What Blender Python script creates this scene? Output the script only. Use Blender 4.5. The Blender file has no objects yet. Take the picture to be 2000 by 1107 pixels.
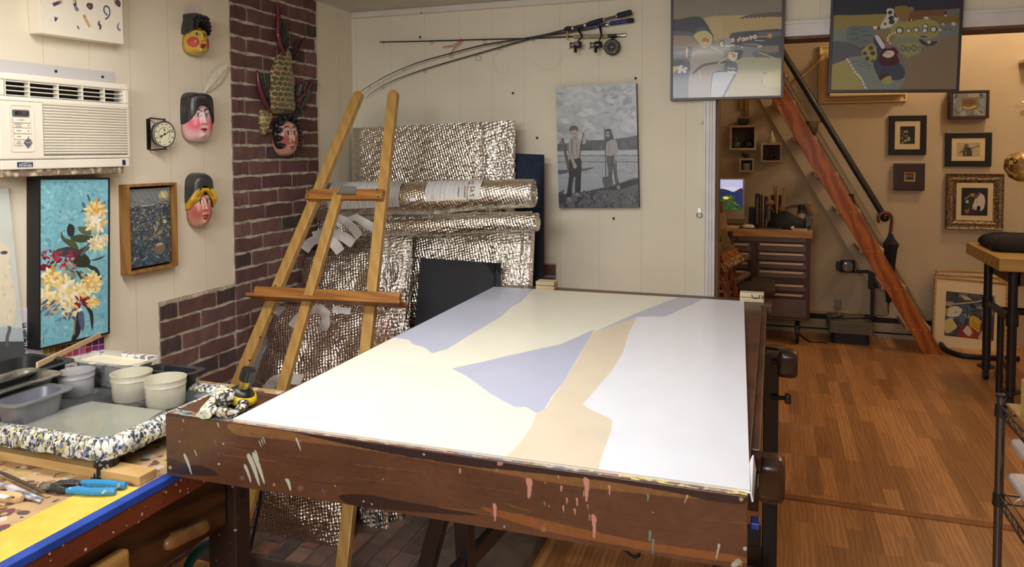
import bpy, math, random
import numpy as np
from mathutils import Vector, Matrix
random.seed(7); rng = np.random.default_rng(7)
sc = bpy.context.scene; COL = sc.collection; D = bpy.data
pi = math.pi

# ---------------------------------------------------------------- camera
F_PX, CX, CY, EYE = 1454.0, 1000.0, 357.3, 1.6
def cam_rot(a, b, c):
    ca, sa, cb, sb, cc, s_ = math.cos(a), math.sin(a), math.cos(b), math.sin(b), math.cos(c), math.sin(c)
    base = np.array([[1, 0, 0], [0, 0, -1], [0, 1, 0]], float)
    Rz = np.array([[ca, -sa, 0], [sa, ca, 0], [0, 0, 1]]); Rx = np.array([[1, 0, 0], [0, cb, -sb], [0, sb, cb]])
    Rr = np.array([[cc, -s_, 0], [s_, cc, 0], [0, 0, 1]])
    return Rr @ Rx @ base @ Rz
RC = cam_rot(-0.33758174, 0.04498949, -0.00459257)
cd = D.cameras.new('camera'); cam = D.objects.new('camera', cd); COL.objects.link(cam)
cd.sensor_width = 36; cd.lens = F_PX / 2000 * 36; cd.shift_x = 0; cd.shift_y = (CY - 553.5) / 2000
cd.clip_start = .02
mw = Matrix.Identity(4)
for i in range(3):
    mw[i][0] = RC[0][i]; mw[i][1] = -RC[1][i]; mw[i][2] = -RC[2][i]
mw.translation = (0, 0, EYE); cam.matrix_world = mw
sc.camera = cam
def ray(x, y): return RC.T @ np.array([(x - CX) / F_PX, (y - CY) / F_PX, 1.0])
def UX(x, y, v): d = ray(x, y); return Vector((0, 0, EYE)) + Vector(d) * (v / d[0])
def UY(x, y, v): d = ray(x, y); return Vector((0, 0, EYE)) + Vector(d) * (v / d[1])
def UZ(x, y, v): d = ray(x, y); return Vector((0, 0, EYE)) + Vector(d) * ((v - EYE) / d[2])
def UL(x, y, y0, z0, s):            # a plane leaning back: Y = y0 + s (Z - z0)
    d = ray(x, y); t = (y0 + s * (EYE - z0)) / (d[1] - s * d[2]); return Vector((0, 0, EYE)) + Vector(d) * t

# ---------------------------------------------------------------- view, world, lights
sc.view_settings.view_transform = 'Standard'; sc.view_settings.look = 'None'; sc.view_settings.gamma = 1
sc.view_settings.use_curve_mapping = False; sc.view_settings.exposure = 0.06
wd = D.worlds.new('world'); sc.world = wd; wd.use_nodes = True
wd.node_tree.nodes['Background'].inputs[0].default_value = (0.95, .93, 0.9, 1)
wd.node_tree.nodes['Background'].inputs[1].default_value = 0.24
def area(name, loc, target, sx, sy, power, color):
    l = D.lights.new(name, 'AREA'); l.shape = 'RECTANGLE'; l.size = sx; l.size_y = sy; l.energy = power; l.color = color
    o = D.objects.new(name, l); COL.objects.link(o); o.location = loc
    o.rotation_euler = (Vector(target) - Vector(loc)).to_track_quat('-Z', 'Y').to_euler(); return o
def point(name, loc, r, power, color):
    l = D.lights.new(name, 'POINT'); l.shadow_soft_size = r; l.energy = power; l.color = color
    o = D.objects.new(name, l); COL.objects.link(o); o.location = loc; return o
area('ceiling_shop_light', (-1.0, 1.45, 2.28), (-.85, 1.45, 0), .3, 1.4, 25, (1, .98, .94))
area('ceiling_shop_light', (-0.62, -0.8, 2.28), (-.5, 1.2, 0.6), 1.4, 1.2, 88, (.98, .985, 1))
point('warm_room_lamp', (1.75, 6.15, 2.93), .05, 26, (1, .76, .5))
point('warm_room_lamp', (2.6, 4.9, 2.8), .05, 22, (1, .76, .5))
point('warm_room_lamp', (0.9, 4.6, 2.9), .05, 5, (1, .76, .5))

# ---------------------------------------------------------------- mesh helpers
def lin(c):
    if isinstance(c, str): c = tuple(int(c[i:i + 2], 16) for i in (0, 2, 4))
    return tuple(((x / 255) / 12.92 if x / 255 <= .04045 else ((x / 255 + .055) / 1.055) ** 2.4) for x in c[:3])
def frame_T(o, u, v):
    u = Vector(u).normalized(); n = u.cross(Vector(v)).normalized(); v = n.cross(u)
    m = Matrix.Identity(4)
    for i in range(3): m[i][0] = u[i]; m[i][1] = v[i]; m[i][2] = n[i]
    m.translation = o; return m
ROOT = {}
class B:
    def __init__(s, T=None): s.v = []; s.f = []; s.mi = []; s.T = T or Matrix.Identity(4); s.m = 0
    def add(s, vs, fs):
        n = len(s.v); s.v += [s.T @ Vector(p) for p in vs]; s.f += [tuple(n + i for i in f) for f in fs]; s.mi += [s.m] * len(fs); return s
    def box(s, x0, x1, y0, y1, z0, z1):
        vs = [(x, y, z) for z in (z0, z1) for y in (y0, y1) for x in (x0, x1)]
        return s.add(vs, [(0, 2, 3, 1), (4, 5, 7, 6), (0, 1, 5, 4), (2, 6, 7, 3), (0, 4, 6, 2), (1, 3, 7, 5)])
    def beam(s, p0, p1, w, t, side=(1, 0, 0), e0=0, e1=0):      # bar, w along 'side', t across it
        p0 = Vector(p0); p1 = Vector(p1); d = (p1 - p0).normalized(); p0 = p0 - d * e0; p1 = p1 + d * e1
        a = Vector(side); a = (a - d * a.dot(d)).normalized() * (w / 2); b = d.cross(a).normalized() * (t / 2)
        vs = [p + i * a + j * b for p in (p0, p1) for i, j in ((-1, -1), (1, -1), (1, 1), (-1, 1))]
        return s.add(vs, [(3, 2, 1, 0), (4, 5, 6, 7), (0, 1, 5, 4), (1, 2, 6, 5), (2, 3, 7, 6), (3, 0, 4, 7)])
    def loft(s, loops, c0=True, c1=True):
        n = len(loops[0]); vs = [p for l in loops for p in l]; fs = []
        for k in range(len(loops) - 1):
            for i in range(n): j = (i + 1) % n; fs.append((k * n + i, k * n + j, (k + 1) * n + j, (k + 1) * n + i))
        if c0: fs.append(tuple(reversed(range(n))))
        if c1: fs.append(tuple((len(loops) - 1) * n + i for i in range(n)))
        return s.add(vs, fs)
    def cyl(s, p0, p1, r0, r1=None, n=16):
        return s.tube([p0, p1], [r0, r0 if r1 is None else r1], n)
    def tube(s, pts, r, n=8, closed=False):
        pts = [Vector(p) for p in pts]; N = len(pts); rr = r if isinstance(r, (list, tuple)) else [r] * N
        loops = []; up = None
        for i, p in enumerate(pts):
            a = pts[i - 1] if (i > 0 or closed) else p; b = pts[(i + 1) % N] if (i < N - 1 or closed) else p
            d = (b - a).normalized()
            if up is None: up = d.orthogonal().normalized()
            up = (up - d * up.dot(d)).normalized(); w = d.cross(up)
            loops.append([p + rr[i] * (math.cos(2 * pi * k / n) * up + math.sin(2 * pi * k / n) * w) for k in range(n)])
        if closed: loops.append(loops[0]); return s.loft(loops, False, False)
        return s.loft(loops)
    def lathe(s, prof, n=24, cap=True):                           # (r, z) about the local z axis
        return s.loft([[(r * math.cos(2 * pi * k / n), r * math.sin(2 * pi * k / n), z) for k in range(n)] for r, z in prof], cap, cap)
    def prism(s, poly, z0, z1):
        A = sum(poly[i - 1][0] * poly[i][1] - poly[i][0] * poly[i - 1][1] for i in range(len(poly)))
        if A < 0: poly = poly[::-1]
        return s.loft([[(x, y, z0) for x, y in poly], [(x, y, z1) for x, y in poly]])
    def ring(s, w, h, prof):                                      # mitred picture-frame moulding: (outward, height)
        return s.loft([[(-w / 2 - d, -h / 2 - d, z), (w / 2 + d, -h / 2 - d, z), (w / 2 + d, h / 2 + d, z), (-w / 2 - d, h / 2 + d, z)] for d, z in prof + prof[:1]], False, False)
    def ball(s, c, r, nu=16, nv=10):
        r = r if isinstance(r, (tuple, list)) else (r, r, r)
        return s.loft([[(c[0] + r[0] * math.sin(pi * j / nv) * math.cos(2 * pi * i / nu), c[1] + r[1] * math.sin(pi * j / nv) * math.sin(2 * pi * i / nu), c[2] - r[2] * math.cos(pi * j / nv)) for i in range(nu)] for j in [.04] + list(range(1, nv)) + [nv - .04]])
    def build(s, name, mats, parent=None, loc=None, bevel=0, smooth=0, seg=2, origin=None):
        mats = mats if isinstance(mats, (list, tuple)) else [mats]
        if parent is not None: o0 = ROOT[parent.name]
        else: o0 = Vector(origin) if origin is not None else base_of(s.v)
        me = D.meshes.new(name); me.from_pydata([tuple(p - o0) for p in s.v], [], s.f)
        for m in mats: me.materials.append(m)
        if len(mats) > 1: me.polygons.foreach_set('material_index', s.mi)
        import bmesh
        bm = bmesh.new(); bm.from_mesh(me); bmesh.ops.recalc_face_normals(bm, faces=bm.faces); bm.to_mesh(me); bm.free()
        return finish(name, me, parent, o0, bevel, smooth, seg)
def base_of(vs):
    xs = [v[0] for v in vs]; ys = [v[1] for v in vs]; zs = [v[2] for v in vs]
    return Vector(((min(xs) + max(xs)) / 2, (min(ys) + max(ys)) / 2, min(zs)))
def finish(name, me, parent, o0, bevel=0, smooth=0, seg=2):
    if smooth:
        me.shade_smooth()
        if smooth < 180: me.set_sharp_from_angle(angle=math.radians(smooth))
    o = D.objects.new(name, me); COL.objects.link(o)
    if parent is not None: o.parent = parent
    else: o.location = o0
    ROOT[o.name] = o0
    if bevel:
        b = o.modifiers.new('bevel', 'BEVEL'); b.width = bevel; b.segments = seg; b.limit_method = 'ANGLE'; b.angle_limit = math.radians(35); b.harden_normals = False
    return o
def thing(name, label, cat, loc, group=None):
    o = D.objects.new(name, None); COL.objects.link(o); o.location = loc; o.empty_display_size = .05; ROOT[o.name] = Vector(loc)
    return tag(o, label, cat, group)
def tag(o, label, cat, group=None, kind=None):
    o['label'] = label; o['category'] = cat
    if group: o['group'] = group
    if kind: o['kind'] = kind
    return o
def struct(o): o['kind'] = 'structure'; return o
def copy_thing(r, loc, label=None):
    c = r.copy(); COL.objects.link(c); c.location = loc
    if label: c['label'] = label
    ROOT[c.name] = ROOT[r.name]
    for ch in [x for x in D.objects if x.parent == r]:
        d = ch.copy(); COL.objects.link(d); d.parent = c
        for g in [x for x in D.objects if x.parent == ch]:
            e = g.copy(); COL.objects.link(e); e.parent = d
    return c
def text(name, body, size, T, m, parent, align='CENTER'):
    c = D.curves.new(name, 'FONT'); c.body = body; c.size = size; c.align_x = align; c.align_y = 'CENTER'; c.extrude = .0003
    tmp = D.objects.new('tmp', c); me = D.meshes.new_from_object(tmp); D.objects.remove(tmp); D.curves.remove(c); me.name = name; me.materials.clear(); me.materials.append(m)
    o = D.objects.new(name, me); COL.objects.link(o); o.parent = parent
    o.matrix_basis = Matrix.Translation(-ROOT[parent.name]) @ T; ROOT[o.name] = ROOT[parent.name]; return o
def rrect(w, h, r, z=0, n=5, cx=0, cy=0):
    r = min(r, w / 2 - 1e-5, h / 2 - 1e-5); out = []
    for q, (sx, sy) in enumerate(((1, 1), (-1, 1), (-1, -1), (1, -1))):
        for k in range(n + 1):
            a = q * pi / 2 + k * pi / 2 / n; out.append((cx + sx * (w / 2 - r) + r * math.cos(a), cy + sy * (h / 2 - r) + r * math.sin(a), z))
    return out
def catmull(pts, n=6, closed=True):
    P = [np.array(p, float) for p in pts]; N = len(P); out = []
    for i in range(N if closed else N - 1):
        g = lambda k: P[k % N] if closed else P[min(max(k, 0), N - 1)]
        a, b, c, d = g(i - 1), g(i), g(i + 1), g(i + 2)
        for k in range(n):
            t = k / n; out.append(.5 * (2 * b + (c - a) * t + (2 * a - 5 * b + 4 * c - d) * t * t + (3 * b - a - 3 * c + d) * t ** 3))
    if not closed: out.append(P[-1])
    return out

# ---------------------------------------------------------------- materials
MC = {}
def mat(name, c, rough=.6, metal=0, c2=None, nscale=8, nmix=(.4, .6), bump=0, bscale=60, coat=0, emit=0, trans=0, spec=.5, stretch=None, wave=None, coat_r=.05):
    if name in MC: return MC[name]
    m = D.materials.new(name); m.use_nodes = True; MC[name] = m; N = m.node_tree.nodes; L = m.node_tree.links; p = N['Principled BSDF']
    c = lin(c) + (1,); p.inputs['Base Color'].default_value = c; p.inputs['Roughness'].default_value = rough; p.inputs['Metallic'].default_value = metal
    p.inputs['Coat Weight'].default_value = coat; p.inputs['Coat Roughness'].default_value = coat_r; p.inputs['Transmission Weight'].default_value = trans; p.inputs['Specular IOR Level'].default_value = spec
    if emit: p.inputs['Emission Color'].default_value = c; p.inputs['Emission Strength'].default_value = emit
    if c2 is not None or bump:
        tc = N.new('ShaderNodeTexCoord'); mp = N.new('ShaderNodeMapping'); L.new(tc.outputs['Object'], mp.inputs[0])
        if stretch: mp.inputs['Scale'].default_value = stretch
    if c2 is not None:
        n = N.new('ShaderNodeTexNoise'); n.inputs['Scale'].default_value = nscale; n.inputs['Detail'].default_value = 5; L.new(mp.outputs[0], n.inputs[0])
        fac = n.outputs[0]
        if wave:
            w = N.new('ShaderNodeTexWave'); w.wave_type = 'BANDS'; w.bands_direction = wave[0]; w.inputs['Scale'].default_value = wave[1]; w.inputs['Distortion'].default_value = wave[2]; w.inputs['Detail'].default_value = 3; w.inputs['Detail Scale'].default_value = wave[3] if len(wave) > 3 else 1
            L.new(mp.outputs[0], w.inputs[0]); a = N.new('ShaderNodeMath'); a.operation = 'MULTIPLY_ADD'; a.inputs[1].default_value = .45; L.new(w.outputs[1], a.inputs[0])
            b = N.new('ShaderNodeMath'); b.operation = 'MULTIPLY'; b.inputs[1].default_value = .55; L.new(fac, b.inputs[0]); L.new(b.outputs[0], a.inputs[2]); fac = a.outputs[0]
        r = N.new('ShaderNodeValToRGB'); r.color_ramp.elements[0].position = nmix[0]; r.color_ramp.elements[1].position = nmix[1]
        r.color_ramp.elements[0].color = c; r.color_ramp.elements[1].color = lin(c2) + (1,); L.new(fac, r.inputs[0]); L.new(r.outputs[0], p.inputs['Base Color'])
    if bump:
        n = N.new('ShaderNodeTexNoise'); n.inputs['Scale'].default_value = bscale; n.inputs['Detail'].default_value = 4; L.new(mp.outputs[0], n.inputs[0])
        b = N.new('ShaderNodeBump'); b.inputs['Strength'].default_value = bump; b.inputs['Distance'].default_value = .004; L.new(n.outputs[0], b.inputs['Height']); L.new(b.outputs[0], p.inputs['Normal'])
    return m
def art_mat(name='painted_colours', rough=.6, coat=0, bump=0, bscale=150, coat_r=.05, metal=0):
    if name in MC: return MC[name]
    m = mat(name, 'ffffff', rough, metal, bump=bump, bscale=bscale, coat=coat, coat_r=coat_r); N = m.node_tree.nodes; a = N.new('ShaderNodeVertexColor'); a.layer_name = 'Col'
    m.node_tree.links.new(a.outputs[0], N['Principled BSDF'].inputs['Base Color']); return m
def splat(name, base, cols, scale, thr, rough=.5, base2=None, bump=.0, stretch=(1, 1, 1), seed=0, metal=0):
    m = mat(name, base, rough, metal, c2=base2 or base, nscale=6, bump=bump, bscale=90); N = m.node_tree.nodes; L = m.node_tree.links; p = N['Principled BSDF']
    prev = p.inputs['Base Color'].links[0].from_socket; tc = N.new('ShaderNodeTexCoord')
    for i, c in enumerate(cols):
        mp = N.new('ShaderNodeMapping'); mp.inputs['Scale'].default_value = stretch; mp.inputs['Location'].default_value = (i * 3.7 + seed, i * 1.9, i * 5.3)
        wn = N.new('ShaderNodeTexNoise'); wn.inputs['Scale'].default_value = scale * .7; L.new(tc.outputs['Object'], wn.inputs[0])
        ad = N.new('ShaderNodeMixRGB'); ad.blend_type = 'ADD'; ad.inputs[0].default_value = .6 / scale; L.new(tc.outputs['Object'], ad.inputs[1]); L.new(wn.outputs[1], ad.inputs[2])
        L.new(ad.outputs[0], mp.inputs[0])
        v = N.new('ShaderNodeTexVoronoi'); v.inputs['Scale'].default_value = scale * (1 + .35 * (i % 3)); L.new(mp.outputs[0], v.inputs[0])
        s_ = N.new('ShaderNodeSeparateColor'); L.new(v.outputs['Color'], s_.inputs[0])
        k = N.new('ShaderNodeMath'); k.operation = 'MULTIPLY'; k.inputs[1].default_value = thr; L.new(s_.outputs[0], k.inputs[0])
        g = N.new('ShaderNodeMath'); g.operation = 'LESS_THAN'; L.new(v.outputs['Distance'], g.inputs[0]); L.new(k.outputs[0], g.inputs[1])
        x = N.new('ShaderNodeMixRGB'); L.new(g.outputs[0], x.inputs[0]); L.new(prev, x.inputs[1]); x.inputs[2].default_value = lin(c) + (1,); prev = x.outputs[0]
    L.new(prev, p.inputs['Base Color']); return m
def wood(name, c, c2, along='Z', rough=.5, coat=0, sc_=14, dist=6, stretch=None, bump=.05):
    st = {'X': (.12, 1, 1), 'Y': (1, .12, 1), 'Z': (1, 1, .12)}[along]
    return mat(name, c, rough, c2=c2, nscale=sc_ * 1.5, nmix=(.3, .7), wave=('DIAGONAL', sc_, dist, 1.2), stretch=stretch or st, coat=coat, bump=bump, bscale=80)
def foil_mat(name, c=(205, 200, 190), rough=.2, dot=95, strength=.55, crease=1.0, cstretch=(3, 3, 14)):
    m = mat(name, c, rough, 1); N = m.node_tree.nodes; L = m.node_tree.links; p = N['Principled BSDF']; tc = N.new('ShaderNodeTexCoord')
    mp = N.new('ShaderNodeMapping'); mp.inputs['Rotation'].default_value = (.5, .3, .2); L.new(tc.outputs['Object'], mp.inputs[0])
    v = N.new('ShaderNodeTexVoronoi'); v.inputs['Scale'].default_value = dot; v.inputs['Randomness'].default_value = .25; L.new(mp.outputs[0], v.inputs[0])
    m2 = N.new('ShaderNodeMapping'); m2.inputs['Scale'].default_value = cstretch; L.new(tc.outputs['Object'], m2.inputs[0])
    n = N.new('ShaderNodeTexNoise'); n.inputs['Scale'].default_value = 4; n.inputs['Detail'].default_value = 4; n.inputs['Roughness'].default_value = .55; L.new(m2.outputs[0], n.inputs[0])
    b1 = N.new('ShaderNodeBump'); b1.inputs['Strength'].default_value = crease; b1.inputs['Distance'].default_value = .035; L.new(n.outputs[0], b1.inputs['Height'])
    b2 = N.new('ShaderNodeBump'); b2.inputs['Strength'].default_value = strength; b2.inputs['Distance'].default_value = .008; b2.invert = True; L.new(v.outputs['Distance'], b2.inputs['Height']); L.new(b1.outputs[0], b2.inputs['Normal'])
    L.new(b2.outputs[0], p.inputs['Normal']); return m

# ---------------------------------------------------------------- pictures: colours brushed on a fine grid, in the picture's own u (right), v (down)
class Art:
    def __init__(s, corners, nx, ny, base):
        s.nx, s.ny = nx, ny; s.U, s.V = np.meshgrid((np.arange(nx) + 0.) / (nx - 1), (np.arange(ny) + 0.) / (ny - 1))
        s.c = np.empty((ny, nx, 3)); s.c[:] = lin(base); s.o = (0, 0, 1); s.asp = 1
        if corners is None: s.H = None
        else:
            A = []; bb = []
            for (x, y), (u, v) in zip(corners, ((0, 0), (1, 0), (1, 1), (0, 1))):
                A += [[x, y, 1, 0, 0, 0, -u * x, -u * y], [0, 0, 0, x, y, 1, -v * x, -v * y]]; bb += [u, v]
            s.H = np.append(np.linalg.solve(np.array(A, float), np.array(bb, float)), 1).reshape(3, 3)
    def z(s, ox, oy, k): s.o = (ox, oy, k); return s
    def uv(s, p):
        x = s.o[0] + p[0] / s.o[2]; y = s.o[1] + p[1] / s.o[2]
        if s.H is None: return np.array([x, y])
        q = s.H @ np.array([x, y, 1]); return q[:2] / q[2]
    def mask_poly(s, P):
        P = np.array(P); u0, v0 = P.min(0); u1, v1 = P.max(0)
        i0, i1 = max(0, int(u0 * (s.nx - 1))), min(s.nx, int(u1 * (s.nx - 1)) + 2); j0, j1 = max(0, int(v0 * (s.ny - 1))), min(s.ny, int(v1 * (s.ny - 1)) + 2)
        if i1 <= i0 or j1 <= j0: return None
        U, V = s.U[j0:j1, i0:i1], s.V[j0:j1, i0:i1]; ins = np.zeros(U.shape, bool)
        for a, b in zip(P, np.roll(P, -1, 0)):
            if a[1] == b[1]: continue
            ins ^= ((a[1] > V) != (b[1] > V)) & (U < (b[0] - a[0]) * (V - a[1]) / (b[1] - a[1]) + a[0])
        return (slice(j0, j1), slice(i0, i1)), ins
    def poly(s, pts, c, smooth=True, n=5):
        P = [s.uv(p) for p in (catmull(pts, n) if smooth else pts)]; r = s.mask_poly(P)
        if r: s.c[r[0]][r[1]] = lin(c)
        return s
    def ell(s, x, y, rx, ry, c, rot=0, n=20):
        cr, sr = math.cos(rot), math.sin(rot)
        return s.poly([(x + rx * math.cos(t) * cr - ry * math.sin(t) * sr, y + rx * math.cos(t) * sr + ry * math.sin(t) * cr) for t in np.linspace(0, 2 * pi, n, endpoint=False)], c, False)
    def line(s, pts, w, c, taper=False, smooth=True):
        P = catmull(pts, 5, False) if smooth and len(pts) > 2 else [np.array(p, float) for p in pts]; L_, R_ = [], []
        for i, p in enumerate(P):
            d = P[min(i + 1, len(P) - 1)] - P[max(i - 1, 0)]; d = d / (np.hypot(*d) + 1e-9); k = w / 2 * ((math.sin(pi * (i + .5) / len(P)) if taper else 1)); q = np.array([-d[1], d[0]]) * k
            L_.append(p + q); R_.append(p - q)
        return s.poly(L_ + R_[::-1], c, False)
    def daubs(s, n, box, cols, size, ang=(0, 3.14), seed=1, asp=(.25, .6)):
        r = random.Random(seed)
        for _ in range(n):
            k = r.uniform(*size); s.ell(r.uniform(box[0], box[2]), r.uniform(box[1], box[3]), k, k * r.uniform(*asp), r.choice(cols), r.uniform(*ang), 9)
        return s
    def noise(s, amt, cell=6, seed=0, mono=True):
        g = np.random.default_rng(seed); h, w = s.ny // cell + 3, s.nx // cell + 3; a = g.normal(size=(h, w, 1 if mono else 3))
        y = np.arange(s.ny) / cell; x = np.arange(s.nx) / cell; y0 = y.astype(int); x0 = x.astype(int); fy = (y - y0)[:, None, None]; fx = (x - x0)[None, :, None]
        fy = fy * fy * (3 - 2 * fy); fx = fx * fx * (3 - 2 * fx)
        q = (a[y0][:, x0] * (1 - fx) + a[y0][:, x0 + 1] * fx) * (1 - fy) + (a[y0 + 1][:, x0] * (1 - fx) + a[y0 + 1][:, x0 + 1] * fx) * fy
        s.c = np.clip(s.c * (1 + amt * q), 0, 1); return s
    def build(s, name, fn, m, parent, origin=None):
        """fn(U, V) -> X, Y, Z arrays in world space"""
        X, Y, Z = fn(s.U, s.V); o0 = ROOT[parent.name] if parent is not None else Vector(origin)
        co = np.stack([X - o0[0], Y - o0[1], Z - o0[2]], -1).reshape(-1, 3)
        i = np.arange((s.ny - 1) * (s.nx - 1)); r, c = i // (s.nx - 1), i % (s.nx - 1); a = r * s.nx + c
        q = np.stack([a, a + s.nx, a + s.nx + 1, a + 1], -1)
        me = D.meshes.new(name); me.vertices.add(len(co)); me.vertices.foreach_set('co', co.ravel()); me.loops.add(q.size); me.loops.foreach_set('vertex_index', q.ravel())
        me.polygons.add(len(q)); me.polygons.foreach_set('loop_start', np.arange(len(q)) * 4); me.polygons.foreach_set('loop_total', np.full(len(q), 4)); me.update(calc_edges=True)
        at = me.color_attributes.new('Col', 'FLOAT_COLOR', 'POINT'); cc = np.ones((len(co), 4)); cc[:, :3] = s.c.reshape(-1, 3); at.data.foreach_set('color', cc.ravel())
        me.materials.append(m); me.shade_smooth(); return finish(name, me, parent, o0)
def plane_fn(T, w, h, z=0):
    def fn(U, V):
        a = (U - .5) * w; b = (.5 - V) * h
        return tuple(T[i][0] * a + T[i][1] * b + T[i][2] * z + T[i][3] for i in range(3))
    return fn
def relief(name, outline, centre, hfun, cfun, T, m, parent, nr=26, nt=90, smooth=180):
    """a carved shape: rings from centre to outline; hfun(a,b,t)->height, cfun(a,b,t)->sRGB"""
    P = np.array(catmull(outline, max(2, nt // len(outline)))); n = len(P); c = np.array(centre, float); vs = [tuple(T @ Vector((c[0], c[1], hfun(c[0], c[1], 0))))]; cols = [cfun(c[0], c[1], 0)]
    for k in range(1, nr + 1):
        t = (k / nr) ** .8
        for p in P:
            q = c + (p - c) * t; vs.append(tuple(T @ Vector((q[0], q[1], hfun(q[0], q[1], t))))); cols.append(cfun(q[0], q[1], t))
    fs = [(0, 1 + i, 1 + (i + 1) % n) for i in range(n)]
    for k in range(nr - 1):
        for i in range(n): j = (i + 1) % n; a = 1 + k * n; fs.append((a + i, a + n + i, a + n + j, a + j))
    o0 = ROOT[parent.name]; me = D.meshes.new(name); me.from_pydata([tuple(Vector(v) - o0) for v in vs], [], fs)
    at = me.color_attributes.new('Col', 'FLOAT_COLOR', 'POINT')
    for i, col in enumerate(cols): at.data[i].color = lin(col) + (1,)
    me.materials.append(m); o = finish(name, me, parent, o0, smooth=smooth); return o
def picture(name, label, cat, TL, TR, BR, BL, n_out, depth, face=None, side_m=None, group=None, border=0, frame_m=None, inset=0, frame_prof=None, face_m=None, body='canvas', root=None):
    """hung picture from its four corners at the front; returns (root, T, w, h); n_out = direction away from the wall"""
    TL, TR, BR, BL = map(Vector, (TL, TR, BR, BL)); c = (TL + TR + BR + BL) / 4; u = (TR - TL + BR - BL); v = (TL - BL + TR - BR)
    w, h = u.length / 2, v.length / 2; T = frame_T(c, u, v)
    r = root or thing(name, label, cat, c - Vector(n_out) * depth, group); return r, T, w, h
# ================================================================ SETTING
XL, YB, ZC, YF, ZC2 = -2.18, 3.58, 2.35, 6.95, 3.05
XO = UY(1397, 400, YB).x                       # left edge of the opening
def groove_mat(name, c, axis, c2, lines):
    m = mat(name, c, .75, c2=c2, nscale=3, nmix=(.3, .75), bump=.12, bscale=40, spec=.3)
    N = m.node_tree.nodes; L = m.node_tree.links; p = N['Principled BSDF']; prev = p.inputs['Base Color'].links[0].from_socket
    tc = N.new('ShaderNodeTexCoord'); s = N.new('ShaderNodeSeparateXYZ'); L.new(tc.outputs['Object'], s.inputs[0])
    w = N.new('ShaderNodeTexNoise'); w.noise_dimensions = '1D'; w.inputs['Scale'].default_value = .7; L.new(s.outputs[axis], w.inputs['W'])
    a = N.new('ShaderNodeMath'); a.operation = 'MULTIPLY_ADD'; a.inputs[1].default_value = 1 / lines; L.new(s.outputs[axis], a.inputs[0]); L.new(w.outputs[0], a.inputs[2])
    f = N.new('ShaderNodeMath'); f.operation = 'FRACT'; L.new(a.outputs[0], f.inputs[0]); g = N.new('ShaderNodeMath'); g.operation = 'LESS_THAN'; g.inputs[1].default_value = .0022 / lines * 1.2; L.new(f.outputs[0], g.inputs[0])
    x = N.new('ShaderNodeMixRGB'); L.new(g.outputs[0], x.inputs[0]); L.new(prev, x.inputs[1]); x.inputs[2].default_value = lin((204, 192, 173)) + (1,); L.new(x.outputs[0], p.inputs['Base Color']); return m
M_wallL = groove_mat('cream_panelling_left', (229, 220, 199), 'Y', (222, 211, 189), .17)
M_wallB = groove_mat('cream_panelling_back', (224, 217, 197), 'X', (217, 209, 188), .2)
M_ceil = mat('ceiling_paint', (214, 208, 198), .85, c2=(206, 199, 188), nscale=5, bump=.1)
M_trim = mat('white_trim_paint', (214, 212, 210), .45, c2=(206, 203, 200), nscale=10)
M_far = mat('tan_wall_paint', (192, 174, 146), .8, c2=(185, 167, 139), nscale=3, bump=.1)
M_mortar = mat('mortar', (198, 190, 174), .95, c2=(160, 150, 132), nscale=30, bump=.6, bscale=120)
M_jamb = mat('brown_jamb_paint', (104, 80, 66), .6, c2=(92, 70, 58), nscale=8)

wl = struct(B().box(XL - .12, XL, -1.6, YB, 0, ZC).build('wall_left', M_wallL))
jx = XO
wb = struct(B().box(XL - .12, jx, YB, YB + .156, 0, ZC).build('wall_back', M_wallB))
struct(B().box(jx, 2.8, YB, YB + .156, 2.097, 3.05).build('wall_back_header', M_wallB, bevel=0))
struct(B().box(XL - .12, 2.8, -1.6, YB, ZC, ZC + .06).build('ceiling', M_ceil))
struct(B().box(XL - .12, 3.2, YB + .156, YF + .1, ZC2, ZC2 + .06).build('ceiling_far', mat('ceiling_far_paint', (210, 200, 182), .85)))
wf = struct(B().box(-1.6, 3.2, YF, YF + .1, 0, ZC2).build('wall_far', M_far))
struct(B().box(-1.7, -1.6, YB + .156, YF + .1, 0, ZC2).build('wall_far_left', M_far))
struct(B().box(3.2, 3.3, YB + .156, YF + .1, 0, ZC2).build('wall_far_right', M_far))
struct(B().box(2.8, 2.9, -1.6, YB + .156, 0, ZC).build('wall_right', M_wallB))
struct(B().box(XL - .12, 2.9, -1.72, -1.6, 0, ZC).build('wall_front', mat('front_wall_paint', (168, 150, 128), .8)))
# ceiling cove between back wall and ceiling
struct(B().box(XL, jx - .02, YB - .018, YB, ZC - .035, ZC).build('trim_1', M_ceil, bevel=.01))
# casing round the opening
t0 = UY(1374, 400, YB).x
b = B().box(t0, jx, YB - .018, YB, 0, 2.16)
for k, (a, w) in enumerate(((.0, .010), (.022, .005), (.034, .005), (.045, .014))): b.box(t0 + a, min(t0 + a + w, jx), YB - .024, YB - .017, 0, 2.16)
struct(b.build('trim_2', M_trim, bevel=.002))
struct(B().box(t0, 2.8, YB - .018, YB, 2.097, 2.165).box(t0, 2.8, YB - .024, YB - .017, 2.15, 2.165).build('trim_3', M_trim, bevel=.002))
struct(B().box(jx, jx + .012, YB, YB + .156, 0, 2.097).box(jx, 2.8, YB, YB + .156, 2.087, 2.097).build('trim_4', M_jamb))

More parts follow.
